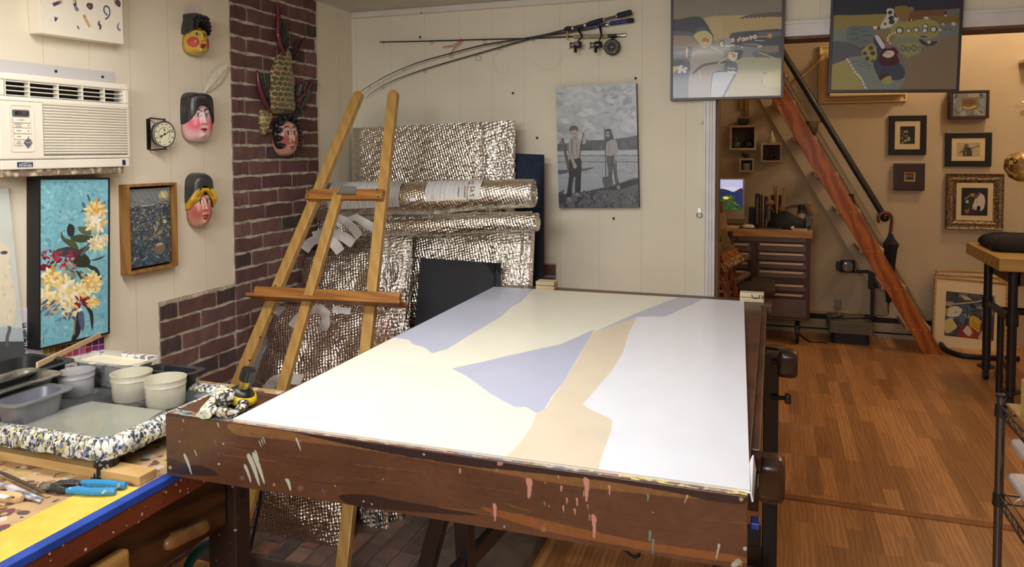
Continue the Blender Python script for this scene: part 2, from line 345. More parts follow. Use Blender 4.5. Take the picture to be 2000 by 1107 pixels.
# ---- floor: laminate strips running into the depth
mf = mat('laminate_floor', (206, 154, 102), .36, c2=(178, 124, 76), nscale=5, nmix=(.25, .8), wave=('X', 5, 9, 2), stretch=(3, .35, 1), coat=.15, coat_r=.3)
N = mf.node_tree.nodes; L = mf.node_tree.links; p = N['Principled BSDF']; prev = p.inputs['Base Color'].links[0].from_socket
tc = N.new('ShaderNodeTexCoord'); mp = N.new('ShaderNodeMapping'); mp.inputs['Rotation'].default_value = (0, 0, pi / 2); L.new(tc.outputs['Object'], mp.inputs[0])
br = N.new('ShaderNodeTexBrick'); br.inputs['Scale'].default_value = 1; br.inputs['Brick Width'].default_value = .46; br.inputs['Row Height'].default_value = .066; br.inputs['Mortar Size'].default_value = .0007
br.offset = .37; br.offset_frequency = 3; br.inputs['Color1'].default_value = (1.28, 1.25, 1.2, 1); br.inputs['Color2'].default_value = (.62, .56, .5, 1); br.inputs['Mortar'].default_value = (.55, .5, .45, 1); L.new(mp.outputs[0], br.inputs[0])
mx = N.new('ShaderNodeMixRGB'); mx.blend_type = 'MULTIPLY'; mx.inputs[0].default_value = .8; L.new(prev, mx.inputs[1]); L.new(br.outputs[0], mx.inputs[2]); L.new(mx.outputs[0], p.inputs['Base Color'])
struct(B().box(XL - .12, 3.3, -1.6, YF + .1, -.05, 0).build('floor', mf))
struct(B().box(jx, 2.8, YB - .025, YB + .02, 0, .006).build('trim_5', mat('threshold_wood', (168, 108, 58), .4, c2=(150, 92, 48)), bevel=.003))

# ---- brick facing
ab = art_mat('brick_paint', .9, bump=.5, bscale=90)
def bricks(name, T, regions, parent, course, z_ph, length=.215, seed=1, floor=False):
    r = random.Random(seed); vs, fs, cs = [], [], []; mo = B(T)
    for (a0, a1, b0, b1) in regions: mo.box(a0, a1, b0, b1, -.004, .004)
    mo.build('mortar', MC['hearth_cement'] if floor else M_mortar, parent)
    pal = [(108, 74, 70), (102, 70, 66), (98, 66, 63), (112, 78, 73), (94, 64, 61), (104, 74, 71), (72, 55, 54), (100, 68, 64), (106, 72, 68)]
    if floor: pal = [(120, 80, 68), (110, 86, 76), (98, 76, 68), (126, 96, 84), (84, 66, 60)]
    for (a0, a1, b0, b1) in regions:
        k0 = math.floor((b0 - z_ph) / course)
        for k in range(k0, k0 + int((b1 - b0) / course) + 3):
            y0 = max(z_ph + k * course + .0055, b0 + .003); y1 = min(z_ph + (k + 1) * course - .0055, b1 - .003)
            if y1 - y0 < .012: continue
            x = a0 - (length / 2 if k % 2 else 0) - r.uniform(0, .02)
            while x < a1:
                l = length + r.uniform(-.012, .012); x0 = max(x + .0042, a0 + .003); x1 = min(x + l - .0042, a1 - .003); x += l
                if x1 - x0 < .02: continue
                c = r.choice(pal); n = 6; j = lambda s=.0022: r.uniform(-s, s); ph = r.uniform(0, 6)
                top = [(x0 + (x1 - x0) * i / n + j(.001), y1 + j() + .0018 * math.sin(ph + i)) for i in range(n + 1)]; bot = [(x0 + (x1 - x0) * i / n + j(.001), y0 + j() + .0018 * math.cos(ph + i)) for i in range(n + 1)]
                o = len(vs)
                for (px_, py_) in bot + top[::-1]: vs.append(T @ Vector((px_, py_, .003)))
                m = len(bot) * 2; cx_, cy_ = (x0 + x1) / 2, (y0 + y1) / 2
                for (px_, py_) in bot + top[::-1]: vs.append(T @ Vector((px_ + (.0025 if px_ < cx_ else -.0025), py_ + (.0025 if py_ < cy_ else -.0025), .009 + r.uniform(-.001, .001))))
                for i in range(m): q = (i + 1) % m; fs.append((o + i, o + q, o + m + q, o + m + i))
                for i in range(n): fs.append((o + m + i, o + m + i + 1, o + m + m - 2 - i, o + m + m - 1 - i))
                dv = r.uniform(-6, 6); c = tuple(v + dv for v in c)
                for _ in range(2 * m): k_ = 1 + r.uniform(-.1, .1); cs.append(tuple(v * k_ for v in c))
    o0 = ROOT[parent.name]; me = D.meshes.new(name); me.from_pydata([tuple(v - o0) for v in vs], [], fs); at = me.color_attributes.new('Col', 'FLOAT_COLOR', 'POINT')
    for i, c in enumerate(cs): at.data[i].color = lin(tuple(max(0, min(255, v)) for v in c)) + (1,)
    me.materials.append(ab); return finish(name, me, parent, o0)
TL_ = frame_T(Vector((XL, 0, 0)), (0, 1, 0), (0, 0, 1)); TB_ = frame_T(Vector((0, YB, 0)), (1, 0, 0), (0, 0, 1))
bricks('brick_facing', TL_, [(2.60, 3.235, 0, ZC), (2.18, 2.60, 0, 1.032), (3.235, YB, 0, 1.032)], wl, .0668, 1.557 - .0668 * 30, seed=4)
bricks('brick_facing', TB_, [(XL, UY(1087, 530, YB).x, 0, UY(1070, 514, YB).z)], wb, .0668, UY(1070, 514, YB).z - .0668 * 30, seed=9)
HZ = .06
hb = struct(B().box(XL, -.86, 2.28, YB, 0, HZ).build('floor_hearth', mat('hearth_cement', (112, 100, 90), .9, c2=(84, 72, 64), nscale=7, bump=.5, bscale=30)))
bricks('hearth_bricks', frame_T(Vector((0, 0, HZ)), (0, 1, 0), (-1, 0, 0)), [(2.285, 2.85, 1.22, -XL - .01)], hb, .078, 0, .2, 3, True)

# nail holes and small screws in the back wall (each a small nail or hook left in the panelling)
md = mat('dark_metal', (40, 36, 36), .4, .6)
nails = [(634, 245), (1003, 181), (1050, 268), (1199, 425), (1242, 152), (822, 72), (825, 24)]
for (x, y) in nails[1:]:
    q = UY(x, y, YB); tag(B().cyl(q, q - Vector((0, .012, .003)), .0035, .0045, 10).ball(q - Vector((0, .013, .003)), .0055, 10, 6).build('nail', md, smooth=40), 'small dark nail left in the cream back wall panelling', 'nail', 'nails left in the back wall')
q = UY(1370, 239, YB); tag(B().cyl(q, q - Vector((0, .014, 0)), .003, n=8).ball(q - Vector((0, .016, 0)), .007).build('push_pin', mat('pin_white', (230, 228, 220), .4), smooth=60), 'white push pin beside the door casing, under the glossy abstract', 'pin')
q = UY(1366, 412, YB - .004)
t = thing('picture_hanger', 'silver strap hanger with wire ring beside the white casing', 'hanger', q)
B(frame_T(q, (1, 0, 0), (0, 0, 1))).prism([(-.009, -.014), (.009, -.014), (.009, .014), (-.009, .014)], -.002, .002).build('strap_plate', mat('silver', (210, 210, 208), .25, 1), t, bevel=.001)
B(frame_T(q - Vector((0, .002, .02)), (1, 0, 0), (0, 0, 1))).tube([(.012 * math.cos(a), .012 * math.sin(a), 0) for a in np.linspace(0, 2 * pi, 16, endpoint=False)], .0015, 6, True).build('hanging_ring', md, t, smooth=60)

# ================================================================ LEFT WALL
NX = Vector((1, 0, 0))
def Lc(px_, z_off, *pts): return [UX(x, y, XL + z_off) for x, y in pts]
# ---- white canvas with paint marks
TLc = UX(60, -60, XL + .05)
d_ = .055; BLc, BRc = UX(80, 64, XL + d_), UX(240, 86, XL + d_); hh = .34
r, T, w, h = picture('canvas_painting', 'thick white canvas with scattered coloured paint marks above the air conditioner', 'painting', BLc + Vector((0, 0, hh)), BRc + Vector((0, 0, hh)), BRc, BLc, NX, d_)
Mc = mat('canvas_white_side', (232, 226, 206), .8, bump=.15, bscale=300)
B(T).box(-w / 2, w / 2, -h / 2, h / 2, -d_, -.001).build('canvas', Mc, r, bevel=.003)
top = [(x, -1000) for x in (0,)]
a = Art([(80 - 4, 64 - 155), (240 - 2, 86 - 165), (240, 86), (80, 64)], 330, 300, (233, 226, 208)); a.z(40, 0, 9.524)
a.poly([(745, 45), (790, 0), (820, 10), (840, 60), (815, 100)], (110, 96, 96), False).poly([(755, 40), (790, 5), (800, 30), (780, 60)], (60, 40, 50), False)
a.poly([(545, 215), (725, 165), (745, 205), (585, 262)], (214, 168, 140), False).poly([(565, 215), (690, 175), (705, 215), (585, 262)], (72, 66, 104), False).poly([(620, 200), (650, 190), (655, 235), (620, 245)], (110, 40, 90), False).poly([(655, 188), (690, 178), (700, 215), (665, 228)], (70, 100, 124), False)
a.poly([(925, 215), (975, 205), (985, 250), (1022, 295), (980, 322), (945, 290)], (120, 122, 132)).poly([(920, 215), (975, 195), (975, 225), (930, 240)], (70, 40, 70)).ell(945, 175, 32, 34, (196, 184, 150)).ell(965, 185, 10, 22, (80, 60, 60))
a.poly([(1160, 225), (1200, 190), (1280, 205), (1285, 265), (1235, 295), (1180, 260)], (96, 62, 66)).ell(1220, 245, 22, 12, (140, 110, 110), .4)
a.poly([(1265, 45), (1290, 5), (1330, 30), (1310, 80)], (62, 84, 100), False).poly([(1310, 30), (1380, 45), (1370, 100), (1305, 80)], (200, 156, 134), False)
a.poly([(1725, 120), (1770, 100), (1865, 160), (1850, 240), (1760, 205)], (92, 66, 76)).ell(1752, 130, 22, 30, (150, 138, 124), .4)
a.line([(1575, 370), (1515, 320), (1510, 260), (1555, 232), (1615, 265), (1625, 340), (1585, 400), (1525, 430)], 26, (52, 82, 104))
a.line([(1120, 365), (1140, 430), (1180, 490), (1215, 545)], 48, (206, 162, 104)).poly([(1095, 370), (1115, 375), (1120, 420), (1100, 400)], (150, 100, 60))
a.poly([(585, 395), (620, 410), (655, 400), (630, 440), (600, 468), (590, 440)], (56, 54, 76), False).ell(530, 438, 8, 6, (150, 80, 60)).poly([(970, 535), (990, 515), (1020, 560), (1005, 580)], (96, 98, 104), False)
a.line([(1410, 455), (1390, 500), (1425, 530), (1410, 580)], 40, (78, 62, 72)).ell(1405, 475, 16, 18, (140, 130, 130)).line([(1830, 470), (1785, 540), (1815, 595), (1855, 590)], 40, (120, 122, 130), True)
a.ell(1040, 5, 30, 26, (206, 160, 110)).ell(1795, 5, 26, 16, (60, 40, 60)).ell(640, -120, 60, 26, (90, 70, 110), .5).ell(1150, -180, 60, 22, (60, 84, 110), 1.2).ell(1500, -140, 50, 24, (200, 150, 120), .3)
a.build('painted_surface', plane_fn(T, w, h), art_mat('art_matt', .7), r)

# ---- air conditioner
Mp = mat('ac_plastic', (232, 226, 212), .45, c2=(226, 219, 204), nscale=4); Mdk = mat('ac_dark_recess', (22, 22, 30), .7)
xf = XL + .085
aTL, aTR, aBR, aBL = UX(-6, 136, xf), UX(250, 165, xf), UX(257, 325, xf), UX(2, 327, xf)
y0, y1 = (aTL.y + aBL.y) / 2, (aTR.y + aBR.y) / 2; z1 = aTR.z; z0 = aBR.z
W_, H_ = y1 - y0, z1 - z0; T = frame_T(Vector((xf, (y0 + y1) / 2, (z0 + z1) / 2)), (0, 1, 0), (0, 0, 1))
ac = thing('air_conditioner', 'cream window air conditioner mounted through the left wall', 'air conditioner', (XL, (y0 + y1) / 2, z0))
def acp(px_, py_): q = T.inverted() @ UX(px_, py_, xf); return q.x, q.y
vt = acp(12, 148)[1] - .0; vx0, vx1 = -W_ / 2 + .02, W_ / 2 - .02; vy1 = H_ / 2 - .02; vy0 = vy1 - .047
b = B(T); b.box(-W_ / 2, W_ / 2, vy1, H_ / 2, -.085, 0).box(-W_ / 2, vx0, vy0, vy1, -.085, 0).box(vx1, W_ / 2, vy0, vy1, -.085, 0).box(-W_ / 2, W_ / 2, -H_ / 2 + .03, vy0, -.085, 0)
b.build('casing', Mp, ac, bevel=.004)
B(T).box(-W_ / 2 + .003, W_ / 2 - .003, -H_ / 2, -H_ / 2 + .0285, -.085, -.002).build('bottom_strip', Mp, ac, bevel=.003)
B(T).box(vx0, vx1, vy0, vy1, -.05, -.045).build('vent_recess', Mdk, ac)
b = B(T)
for k in range(4): y = vy0 + .003 + (vy1 - vy0 - .006) * k / 3; b.box(vx0 + .002, vx1 - .002, y - .0012, y + .0012, -.02, -.001)
for fx in (.0, .18, .41, .62, .82, 1): x = vx0 + .003 + (vx1 - vx0 - .006) * fx; b.box(x - .0016, x + .0016, vy0, vy1, -.022, -.002)
b.build('vent_grille', Mp, ac)
b = B(T).box(-W_ / 2, W_ / 2, vy0 - .0135, vy0 - .012, -.001, .0006)
b.build('seam', mat('ac_seam', (150, 140, 126), .7), ac)
gx0, gx1 = -W_ / 2 + .135, W_ / 2 - .014; gy1 = vy0 - .022; gy0 = -H_ / 2 + .042; b = B(T); b2 = B(T); n = 18
for k in range(n):
    y = gy0 + (gy1 - gy0) * k / (n - 1); b.box(gx0, gx1, y - .0012, y + .0012, -.001, .0008); b2.add([(gx0, y + .0012, .0005), (gx1, y + .0012, .0005), (gx1, y + .0055, .005), (gx0, y + .0055, .005), (gx0, y + .009, .0005), (gx1, y + .009, .0005)], [(0, 1, 2, 3), (3, 2, 5, 4)])
b.build('louvre_slot', mat('ac_slot', (84, 72, 60), .8), ac); b2.build('front_louvres', Mp, ac)
# control panel
cx0, cx1 = -W_ / 2 + .03, -W_ / 2 + .106; cw = cx1 - cx0; cxm = (cx0 + cx1) / 2; cyt = vy0 - .022; cyb = -H_ / 2 + .052; ch = cyt - cyb
B(T).loft([rrect(cw, ch, .01, -.001, cx=cxm, cy=(cyt + cyb) / 2), rrect(cw, ch, .01, .002, cx=cxm, cy=(cyt + cyb) / 2), rrect(cw - .008, ch - .008, .006, .002, cx=cxm, cy=(cyt + cyb) / 2), rrect(cw - .012, ch - .012, .005, .0005, cx=cxm, cy=(cyt + cyb) / 2)]).build('control_panel', mat('ac_panel', (224, 216, 198), .5), ac)
cp = D.objects['control_panel']
def cbox(name, fx0, fx1, fy0, fy1, z, m, rr=.004): return B(T).loft([rrect((fx1 - fx0) * cw, (fy1 - fy0) * ch, rr, q, cx=cx0 + (fx0 + fx1) / 2 * cw, cy=cyt - (fy0 + fy1) / 2 * ch) for q in (0, z)]).build(name, m, cp)
Mbt = mat('ac_button', (232, 224, 206), .5); Mink = mat('grey_ink', (110, 106, 106), .7); Mout = mat('ac_outline', (176, 170, 172), .6)
cbox('display', .12, .80, .12, .26, .003, mat('lcd_bezel', (84, 92, 96), .3)); cbox('display_screen', .2, .76, .145, .235, .0036, mat('lcd', (58, 58, 66), .15))
B(T).box(cx0 + .22 * cw, cx0 + .31 * cw, cyt - .225 * ch, cyt - .155 * ch, 0, .0042).build('display_icon', mat('black_ink', (22, 22, 26), .5), cp)
Tt = lambda fx, fy, z=.0044: T @ Matrix.Translation((cx0 + fx * cw, cyt - fy * ch, z))
text('display_digits', '88', .014, Tt(.57, .19), mat('lcd_digit', (92, 84, 86), .5), cp)
rows = [(.13, .84, .285, .385, 'v  TEMP  ^'), (.14, .85, .405, .49, 'ENERGY\nSAVER'), (.15, .86, .505, .61, 'MODE'), (.16, .87, .63, .735, 'TIMER'), (.17, .5, .75, .86, 'FAN\nSPEED')]
for (a0, a1, b0, b1, s_) in rows:
    cbox('button', a0 - .012, a1 + .012, b0 - .006, b1 + .006, .0022, Mout, .003); o = cbox('button_face', a0, a1, b0, b1, .003, Mbt, .003)
    text('lettering', s_, .0052 if len(s_) < 9 else .0062, Tt(.46 if len(s_) > 8 and 'v' in s_ else (.34 if a1 > .6 else .335), (b0 + b1) / 2, .0032), Mink, cp)
    if a1 > .6 and 'v' not in s_: B(T @ Matrix.Translation((cx0 + .74 * cw, cyt - (b0 + b1) / 2 * ch, .003))).lathe([(.0016, 0), (.0016, .0008)], 8).build('indicator_light', mat('black_ink', (22, 22, 26), .5), cp)
B(T @ Matrix.Translation((cx0 + .72 * cw, cyt - .805 * ch, 0))).prism([(-.013, 0), (0, -.0155), (.013, 0), (0, .0155)], 0, .0034).build('power_button', mat('ac_diamond', (92, 94, 104), .5), cp)
text('lettering', 'POWER', .0042, Tt(.72, .805, .0038), Mbt, cp)
bx = -W_ / 2 + .075
B(T).box(bx - .024, bx + .024, -H_ / 2 + .008, -H_ / 2 + .022, -.003, .0002).build('badge', mat('badge_navy', (32, 38, 84), .4), ac)
text('lettering', 'KENMORE', .0088, T @ Matrix.Translation((bx, -H_ / 2 + .0115, .0006)), mat('badge_white', (226, 228, 234), .4), ac)
B(T).tube([(bx - .02, -H_ / 2 + .016, .0006), (bx, -H_ / 2 + .0185, .0006), (bx + .021, -H_ / 2 + .02, .0006)], [.0004, .001, .0004], 6).build('badge_swoosh', mat('badge_white', (226, 228, 234), .4), ac)
B(T).box(W_ / 2 - .034, W_ / 2 - .022, -H_ / 2 + .006, -H_ / 2 + .023, -.003, .0003).build('label', mat('badge_navy', (32, 38, 84), .4), ac)
# mounting flange behind
fl = B(); q0 = UX(0, 118, XL + .004); q1 = UX(222, 146, XL + .004); yf0, yf1 = -.2 + y0, q1.y
fl.box(XL, XL + .006, yf0, yf1, z1 - .1, (q0.z + q1.z) / 2 + .006).build('mounting_flange', mat('ac_flange', (198, 194, 194), .6), ac)
for (x, y) in ((109, 139), (200, 150)): q = UX(x, y, XL + .007); B(frame_T(q, (0, 1, 0), (0, 0, 1))).lathe([(.0045, -.001), (.0045, .002), (.002, .004)], 12).build('screw', md, ac)
B().box(XL, xf - .01, y0 + .01, y1 - .02, z0 - .022, z0 + .004).build('underside_rail', mat('ac_underside', (206, 192, 166), .8, c2=(120, 104, 88), nscale=60, nmix=(.35, .5)), ac, bevel=.003)

# ---- thermometer on a swivel bracket
c = UX(320, 262, XL + .045); T = frame_T(c, Vector((.12, .99, 0)), (0, 0, 1)); R_ = .048
th = thing('dial_thermometer', 'round dial thermometer on a black swivel bracket beside the air conditioner', 'thermometer', (XL, c.y, c.z - R_))
B(T).lathe([(R_ * .9, -.014), (R_, -.012), (R_, .004), (R_ * .93, .006), (R_ * .93, .001)], 48).build('case', mat('black_plastic', (24, 22, 26), .35), th, smooth=50)
B(T).lathe([(R_ * 1.0, .002), (R_ * 1.05, .003), (R_ * 1.05, .0055), (R_ * .99, .0065)], 48, False).build('clear_rim', mat('clear_plastic', (240, 240, 236), .1, trans=.8), th, smooth=50)
a = Art(None, 170, 170, (222, 216, 184)); P2 = lambda r_, deg: (.5 + r_ * math.sin(math.radians(deg)), .5 - r_ * math.cos(math.radians(deg)))
a.line([P2(.27, g) for g in range(-140, 30, 10)], .022, (40, 36, 48)); a.line([P2(.27, g) for g in range(30, 145, 10)], .022, (120, 44, 58))
for k in range(19):
    g = -144 + k * 16; a.line([P2(.30, g), P2(.335, g)], .008, (60, 54, 54), smooth=False)
    if k % 2 == 1: a.ell(*P2(.40, g), .011, .011, (50, 44, 48))
a.poly([(.47, .28), (.55, .28), (.55, .38), (.47, .38)], (50, 58, 66), False).poly([(.49, .31), (.53, .31), (.53, .35), (.49, .35)], (150, 160, 160), False)
dr = 2 * R_ * .93
def disc_fn(U, V):
    r_ = np.maximum(np.abs(U - .5), np.abs(V - .5)) * 2; ang = np.arctan2(.5 - V, U - .5); k = r_ / np.maximum(np.hypot(U - .5, V - .5) * 2, 1e-9); return None
ok = ((a.U - .5) ** 2 + (a.V - .5) ** 2) <= .25
S = np.hypot(a.U - .5, a.V - .5) * 2; kk = np.where(S > 1, 1 / np.maximum(S, 1e-9), 1); X_, Y_ = (a.U - .5) * kk, (.5 - a.V) * kk
a.build('dial', lambda U, V: tuple(T[i][0] * X_ * dr + T[i][1] * Y_ * dr + T[i][2] * .0025 + T[i][3] for i in range(3)), art_mat('art_matt', .7), th)
for s_, g in (('-60', -144), ('-40', -112), ('-20', -76), ('0', -42), ('20', -14), ('40', 14), ('60', 44), ('80', 76), ('100', 110), ('120', 144)): x, y = P2(.41, g); text('lettering', s_, .0082, T @ Matrix.Translation(((x - .5) * dr, (.5 - y) * dr, .003)), mat('black_ink', (22, 22, 26), .5), th)
text('lettering', '°F', .007, T @ Matrix.Translation((0, -.039, .003)), mat('black_ink', (22, 22, 26), .5), th)
g = math.radians(62); dv = Vector((math.sin(g), math.cos(g), 0)); B(T).beam(-dv * .016 + Vector((0, 0, .0045)), dv * .046 + Vector((0, 0, .0045)), .002, .001, (0, 0, 1)).ball(-dv * .017 + Vector((0, 0, .0045)), (.0045, .0045, .001)).ball((0, 0, .0045), (.004, .004, .0015)).build('needle', mat('black_ink', (22, 22, 26), .5), th)
bk = B(); cy = c.y; yb_ = UX(291, 262, XL + .004).y
bk.box(XL, XL + .004, yb_ - .008, yb_ + .008, c.z - .056, c.z + .056); bk.tube([(XL + .003, yb_, c.z + .055), (XL + .012, yb_ + .003, c.z + .059), tuple(c + Vector((.003, 0, .054)))], .003, 6); bk.tube([(XL + .003, yb_, c.z - .055), (XL + .012, yb_ + .003, c.z - .059), tuple(c + Vector((.003, 0, -.054)))], .003, 6)
bk.cyl(c + Vector((.003, 0, .048)), c + Vector((.003, 0, .058)), .005, n=10).cyl(c - Vector((-.003, 0, .048)), c - Vector((-.003, 0, .058)), .006, n=10); bk.build('bracket', mat('black_plastic', (24, 22, 26), .35), th)

# ---- turquoise flower painting in a black frame
dp = .05
r, T, w, h = picture('flower_painting', 'tall turquoise painting of yellow and crimson flowers in a black edge frame', 'painting', UX(74, 351, XL + dp), UX(209, 350, XL + dp), UX(213, 648, XL + dp), UX(83, 678, XL + dp), NX, dp)
Mbk = mat('black_frame', (20, 18, 20), .5)
B(T).box(-w / 2, w / 2, -h / 2, h / 2, -dp, -.004).build('panel', Mbk, r); B(T).ring(w, h, [(0, -dp), (.006, -dp), (.006, .002), (0, .002)]).build('frame', Mbk, r)
a = Art([(74, 351), (209, 350), (213, 648), (83, 678)], 240, 480, (122, 182, 198)); a.noise(.05, 30, 1).noise(.05, 10, 2)
a.z(50, 340, 3.163); a.daubs(260, (70, 30, 510, 1070), [(138, 196, 208), (110, 170, 190), (150, 206, 214), (98, 160, 182), (128, 188, 202), (144, 190, 196)], (8, 26), seed=3)
a.daubs(130, (75, 40, 500, 480), [(84, 104, 122), (66, 80, 96), (96, 120, 134)], (2, 7), seed=5).daubs(60, (80, 860, 500, 1060), [(70, 88, 104)], (2, 6), seed=6)
dkg = (44, 52, 42)
a.poly([(265, 312), (296, 330), (295, 380), (265, 392), (250, 350)], (42, 44, 46)).poly([(215, 360), (240, 400), (300, 420), (325, 470), (280, 460), (220, 410)], (76, 84, 52)).poly([(270, 400), (330, 378), (400, 388), (470, 372), (410, 412), (330, 430)], (62, 74, 50)).poly([(320, 330), (400, 340), (395, 385), (340, 370)], (92, 100, 70))
a.poly([(180, 480), (260, 455), (330, 470), (400, 430), (380, 480), (300, 520), (220, 515)], (70, 58, 66)); a.poly([(300, 530), (350, 490), (400, 540), (380, 580), (300, 575)], dkg).line([(340, 540), (400, 580), (440, 600), (475, 670)], 26, dkg, True).line([(400, 540), (450, 530), (490, 510)], 12, (56, 64, 66), True)
a.line([(340, 510), (370, 470), (395, 420)], 12, (96, 108, 96)).line([(310, 600), (345, 640), (370, 690)], 20, (52, 54, 50), True)
a.daubs(60, (110, 490, 310, 590), [(140, 26, 40), (170, 34, 44), (112, 24, 40), (190, 50, 56)], (9, 20), seed=8).daubs(22, (100, 480, 300, 520), [(96, 72, 92), (110, 60, 76)], (8, 16), seed=9); a.poly([(90, 600), (110, 560), (190, 590), (150, 600)], (120, 26, 44))
a.daubs(30, (230, 570, 400, 660), [(150, 150, 122), (128, 132, 110), (92, 100, 100), (170, 164, 130)], (12, 26), (.2, 1), 10)
def bloom(cx, cy, R, seed, cols, n=34):
    r_ = random.Random(seed)
    for k in range(n): g_ = k * 2.4; q = R * (1 - k / n) ** .8; a.ell(cx + q * math.cos(g_), cy + q * math.sin(g_), R * .33, R * .15, r_.choice(cols), g_ + r_.uniform(-.3, .3), 10)
ye = [(232, 204, 128), (240, 220, 160), (222, 186, 104), (246, 232, 190), (210, 172, 96)]; wh = [(236, 228, 200), (220, 210, 180), (244, 238, 222), (190, 182, 150), (228, 206, 140)]
a.line([(375, 130), (400, 190)], 10, (70, 76, 80)).line([(340, 230), (390, 235)], 8, (80, 96, 110)).line([(450, 150), (435, 200)], 12, (110, 130, 150))
a.daubs(16, (340, 180, 490, 250), [(110, 128, 146), (86, 100, 118)], (10, 24), seed=12); bloom(425, 230, 62, 1, ye[:3] + [(214, 158, 80)]); bloom(430, 300, 64, 2, ye + wh); bloom(440, 430, 52, 3, wh); bloom(490, 415, 34, 4, wh)
bloom(160, 645, 62, 5, ye + [(190, 160, 80)]); bloom(245, 700, 66, 6, wh + ye); bloom(415, 670, 56, 7, ye); bloom(435, 710, 26, 8, ye); bloom(345, 730, 58, 9, ye); bloom(130, 770, 66, 10, ye + wh); bloom(265, 780, 70, 11, wh); bloom(285, 840, 56, 12, ye + wh)
a.daubs(24, (110, 790, 230, 870), [(74, 88, 120), (96, 112, 140), (206, 170, 100)], (14, 30), (2.3, 2.7), 14, (.15, .3)).daubs(16, (320, 760, 400, 820), [(120, 26, 40), (150, 36, 50)], (10, 20), seed=15); bloom(420, 795, 38, 16, ye)
a.poly([(330, 850), (350, 900), (345, 980), (320, 1020), (290, 1035), (310, 960), (315, 900)], (38, 40, 44)).line([(375, 820), (410, 860), (420, 960)], 24, (40, 44, 50), True).poly([(330, 870), (360, 850), (372, 930), (362, 970), (345, 940)], (80, 96, 124)).line([(312, 900), (308, 990)], 16, (130, 130, 110), True).line([(125, 990), (122, 1050)], 4, (60, 70, 80)); a.daubs(10, (220, 830, 330, 900), [(88, 100, 130)], (12, 24), seed=18)
a.build('painted_surface', plane_fn(T, w, h), art_mat('art_oil', .5, bump=.5, bscale=70), r)

# ---- crowded figure painting in a wooden floater frame
dp = .042
r, T, w, h = picture('figure_painting', 'small dark blue painting of crowded figures in a wooden floater frame', 'painting', UX(250, 361, XL + dp), UX(346, 356, XL + dp), UX(348, 519, XL + dp), UX(252, 537, XL + dp), NX, dp)
Mw = wood('frame_oak', (156, 112, 56), (134, 92, 42), 'Z', .5)
B(T).ring(w, h, [(-.009, -dp), (0, -dp), (0, 0), (-.009, 0)]).build('frame', Mw, r, bevel=.001); B(T).box(-w / 2 + .004, w / 2 - .004, -h / 2 + .004, h / 2 - .004, -dp, -dp + .004).build('backing', mat('felt_black', (18, 18, 26), .9), r)
a = Art([(0, 0), (465, 0), (465, 890), (0, 890)], 230, 420, (70, 82, 96)); a.noise(.25, 40, 4).noise(.3, 12, 5)
a.poly([(-10, -10), (475, -10), (475, 110), (300, 190), (150, 200), (-10, 160)], (128, 134, 134)).ell(390, 90, 55, 60, (196, 182, 120)).ell(390, 90, 30, 40, (220, 206, 150))
for x in range(20, 440, 55): a.line([(x - 40, -5), (x + 60, 170)], 5, (92, 98, 104), smooth=False)
a.daubs(60, (0, 120, 465, 200), [(100, 108, 112), (150, 150, 138), (120, 126, 126)], (12, 34), (-.2, .4), 3, (.15, .3))
r_ = random.Random(11)
for k in range(330):
    x, y = r_.uniform(0, 465), r_.uniform(180, 880); q = r_.uniform(8, 30); an = r_.uniform(0, 3.1); lt = r_.choice([(108, 108, 100), (132, 128, 112), (84, 96, 108), (150, 146, 128), (96, 92, 84)] if y < 600 else [(66, 84, 100), (88, 98, 104), (120, 118, 104), (52, 70, 90)])
    a.ell(x + 3, y + 3, q * 1.1, q * .5, (38, 46, 58), an, 12).ell(x, y, q, q * r_.uniform(.25, .5), lt, an, 12)
    if k % 9 == 0: a.ell(x, y, 9, 12, (158, 154, 136)).ell(x, y + 3, 5, 3, (60, 62, 66))
a.ell(400, 400, 20, 24, (196, 190, 170)).ell(393, 396, 3, 3, (50, 50, 56)).ell(407, 396, 3, 3, (50, 50, 56)).line([(150, 200), (280, 192)], 9, (206, 200, 170)).line([(270, 420), (290, 470), (285, 520)], 16, (180, 172, 146), True).line([(300, 380), (312, 450), (300, 500)], 14, (170, 164, 140), True)
a.line([(190, 590), (290, 560), (350, 500), (380, 540)], 22, (140, 132, 112), True).poly([(270, 700), (320, 650), (380, 660), (400, 720), (350, 780), (290, 760)], (116, 108, 92)).poly([(290, 660), (350, 640), (370, 670), (310, 680)], (176, 164, 134)).ell(60, 790, 12, 22, (130, 170, 184), .2).ell(170, 800, 40, 10, (104, 140, 156), -.6).ell(300, 800, 26, 9, (92, 136, 156), .3)
Ti = T @ Matrix.Translation((0, 0, -.018)); wi, hi = w - .036, h - .036
B(Ti).box(-wi / 2, wi / 2, -hi / 2, hi / 2, -.02, -.001).build('canvas', mat('canvas_grey_edge', (150, 160, 168), .7), r)
a.build('painted_surface', plane_fn(Ti, wi, hi), art_mat('art_satin', .35), r)

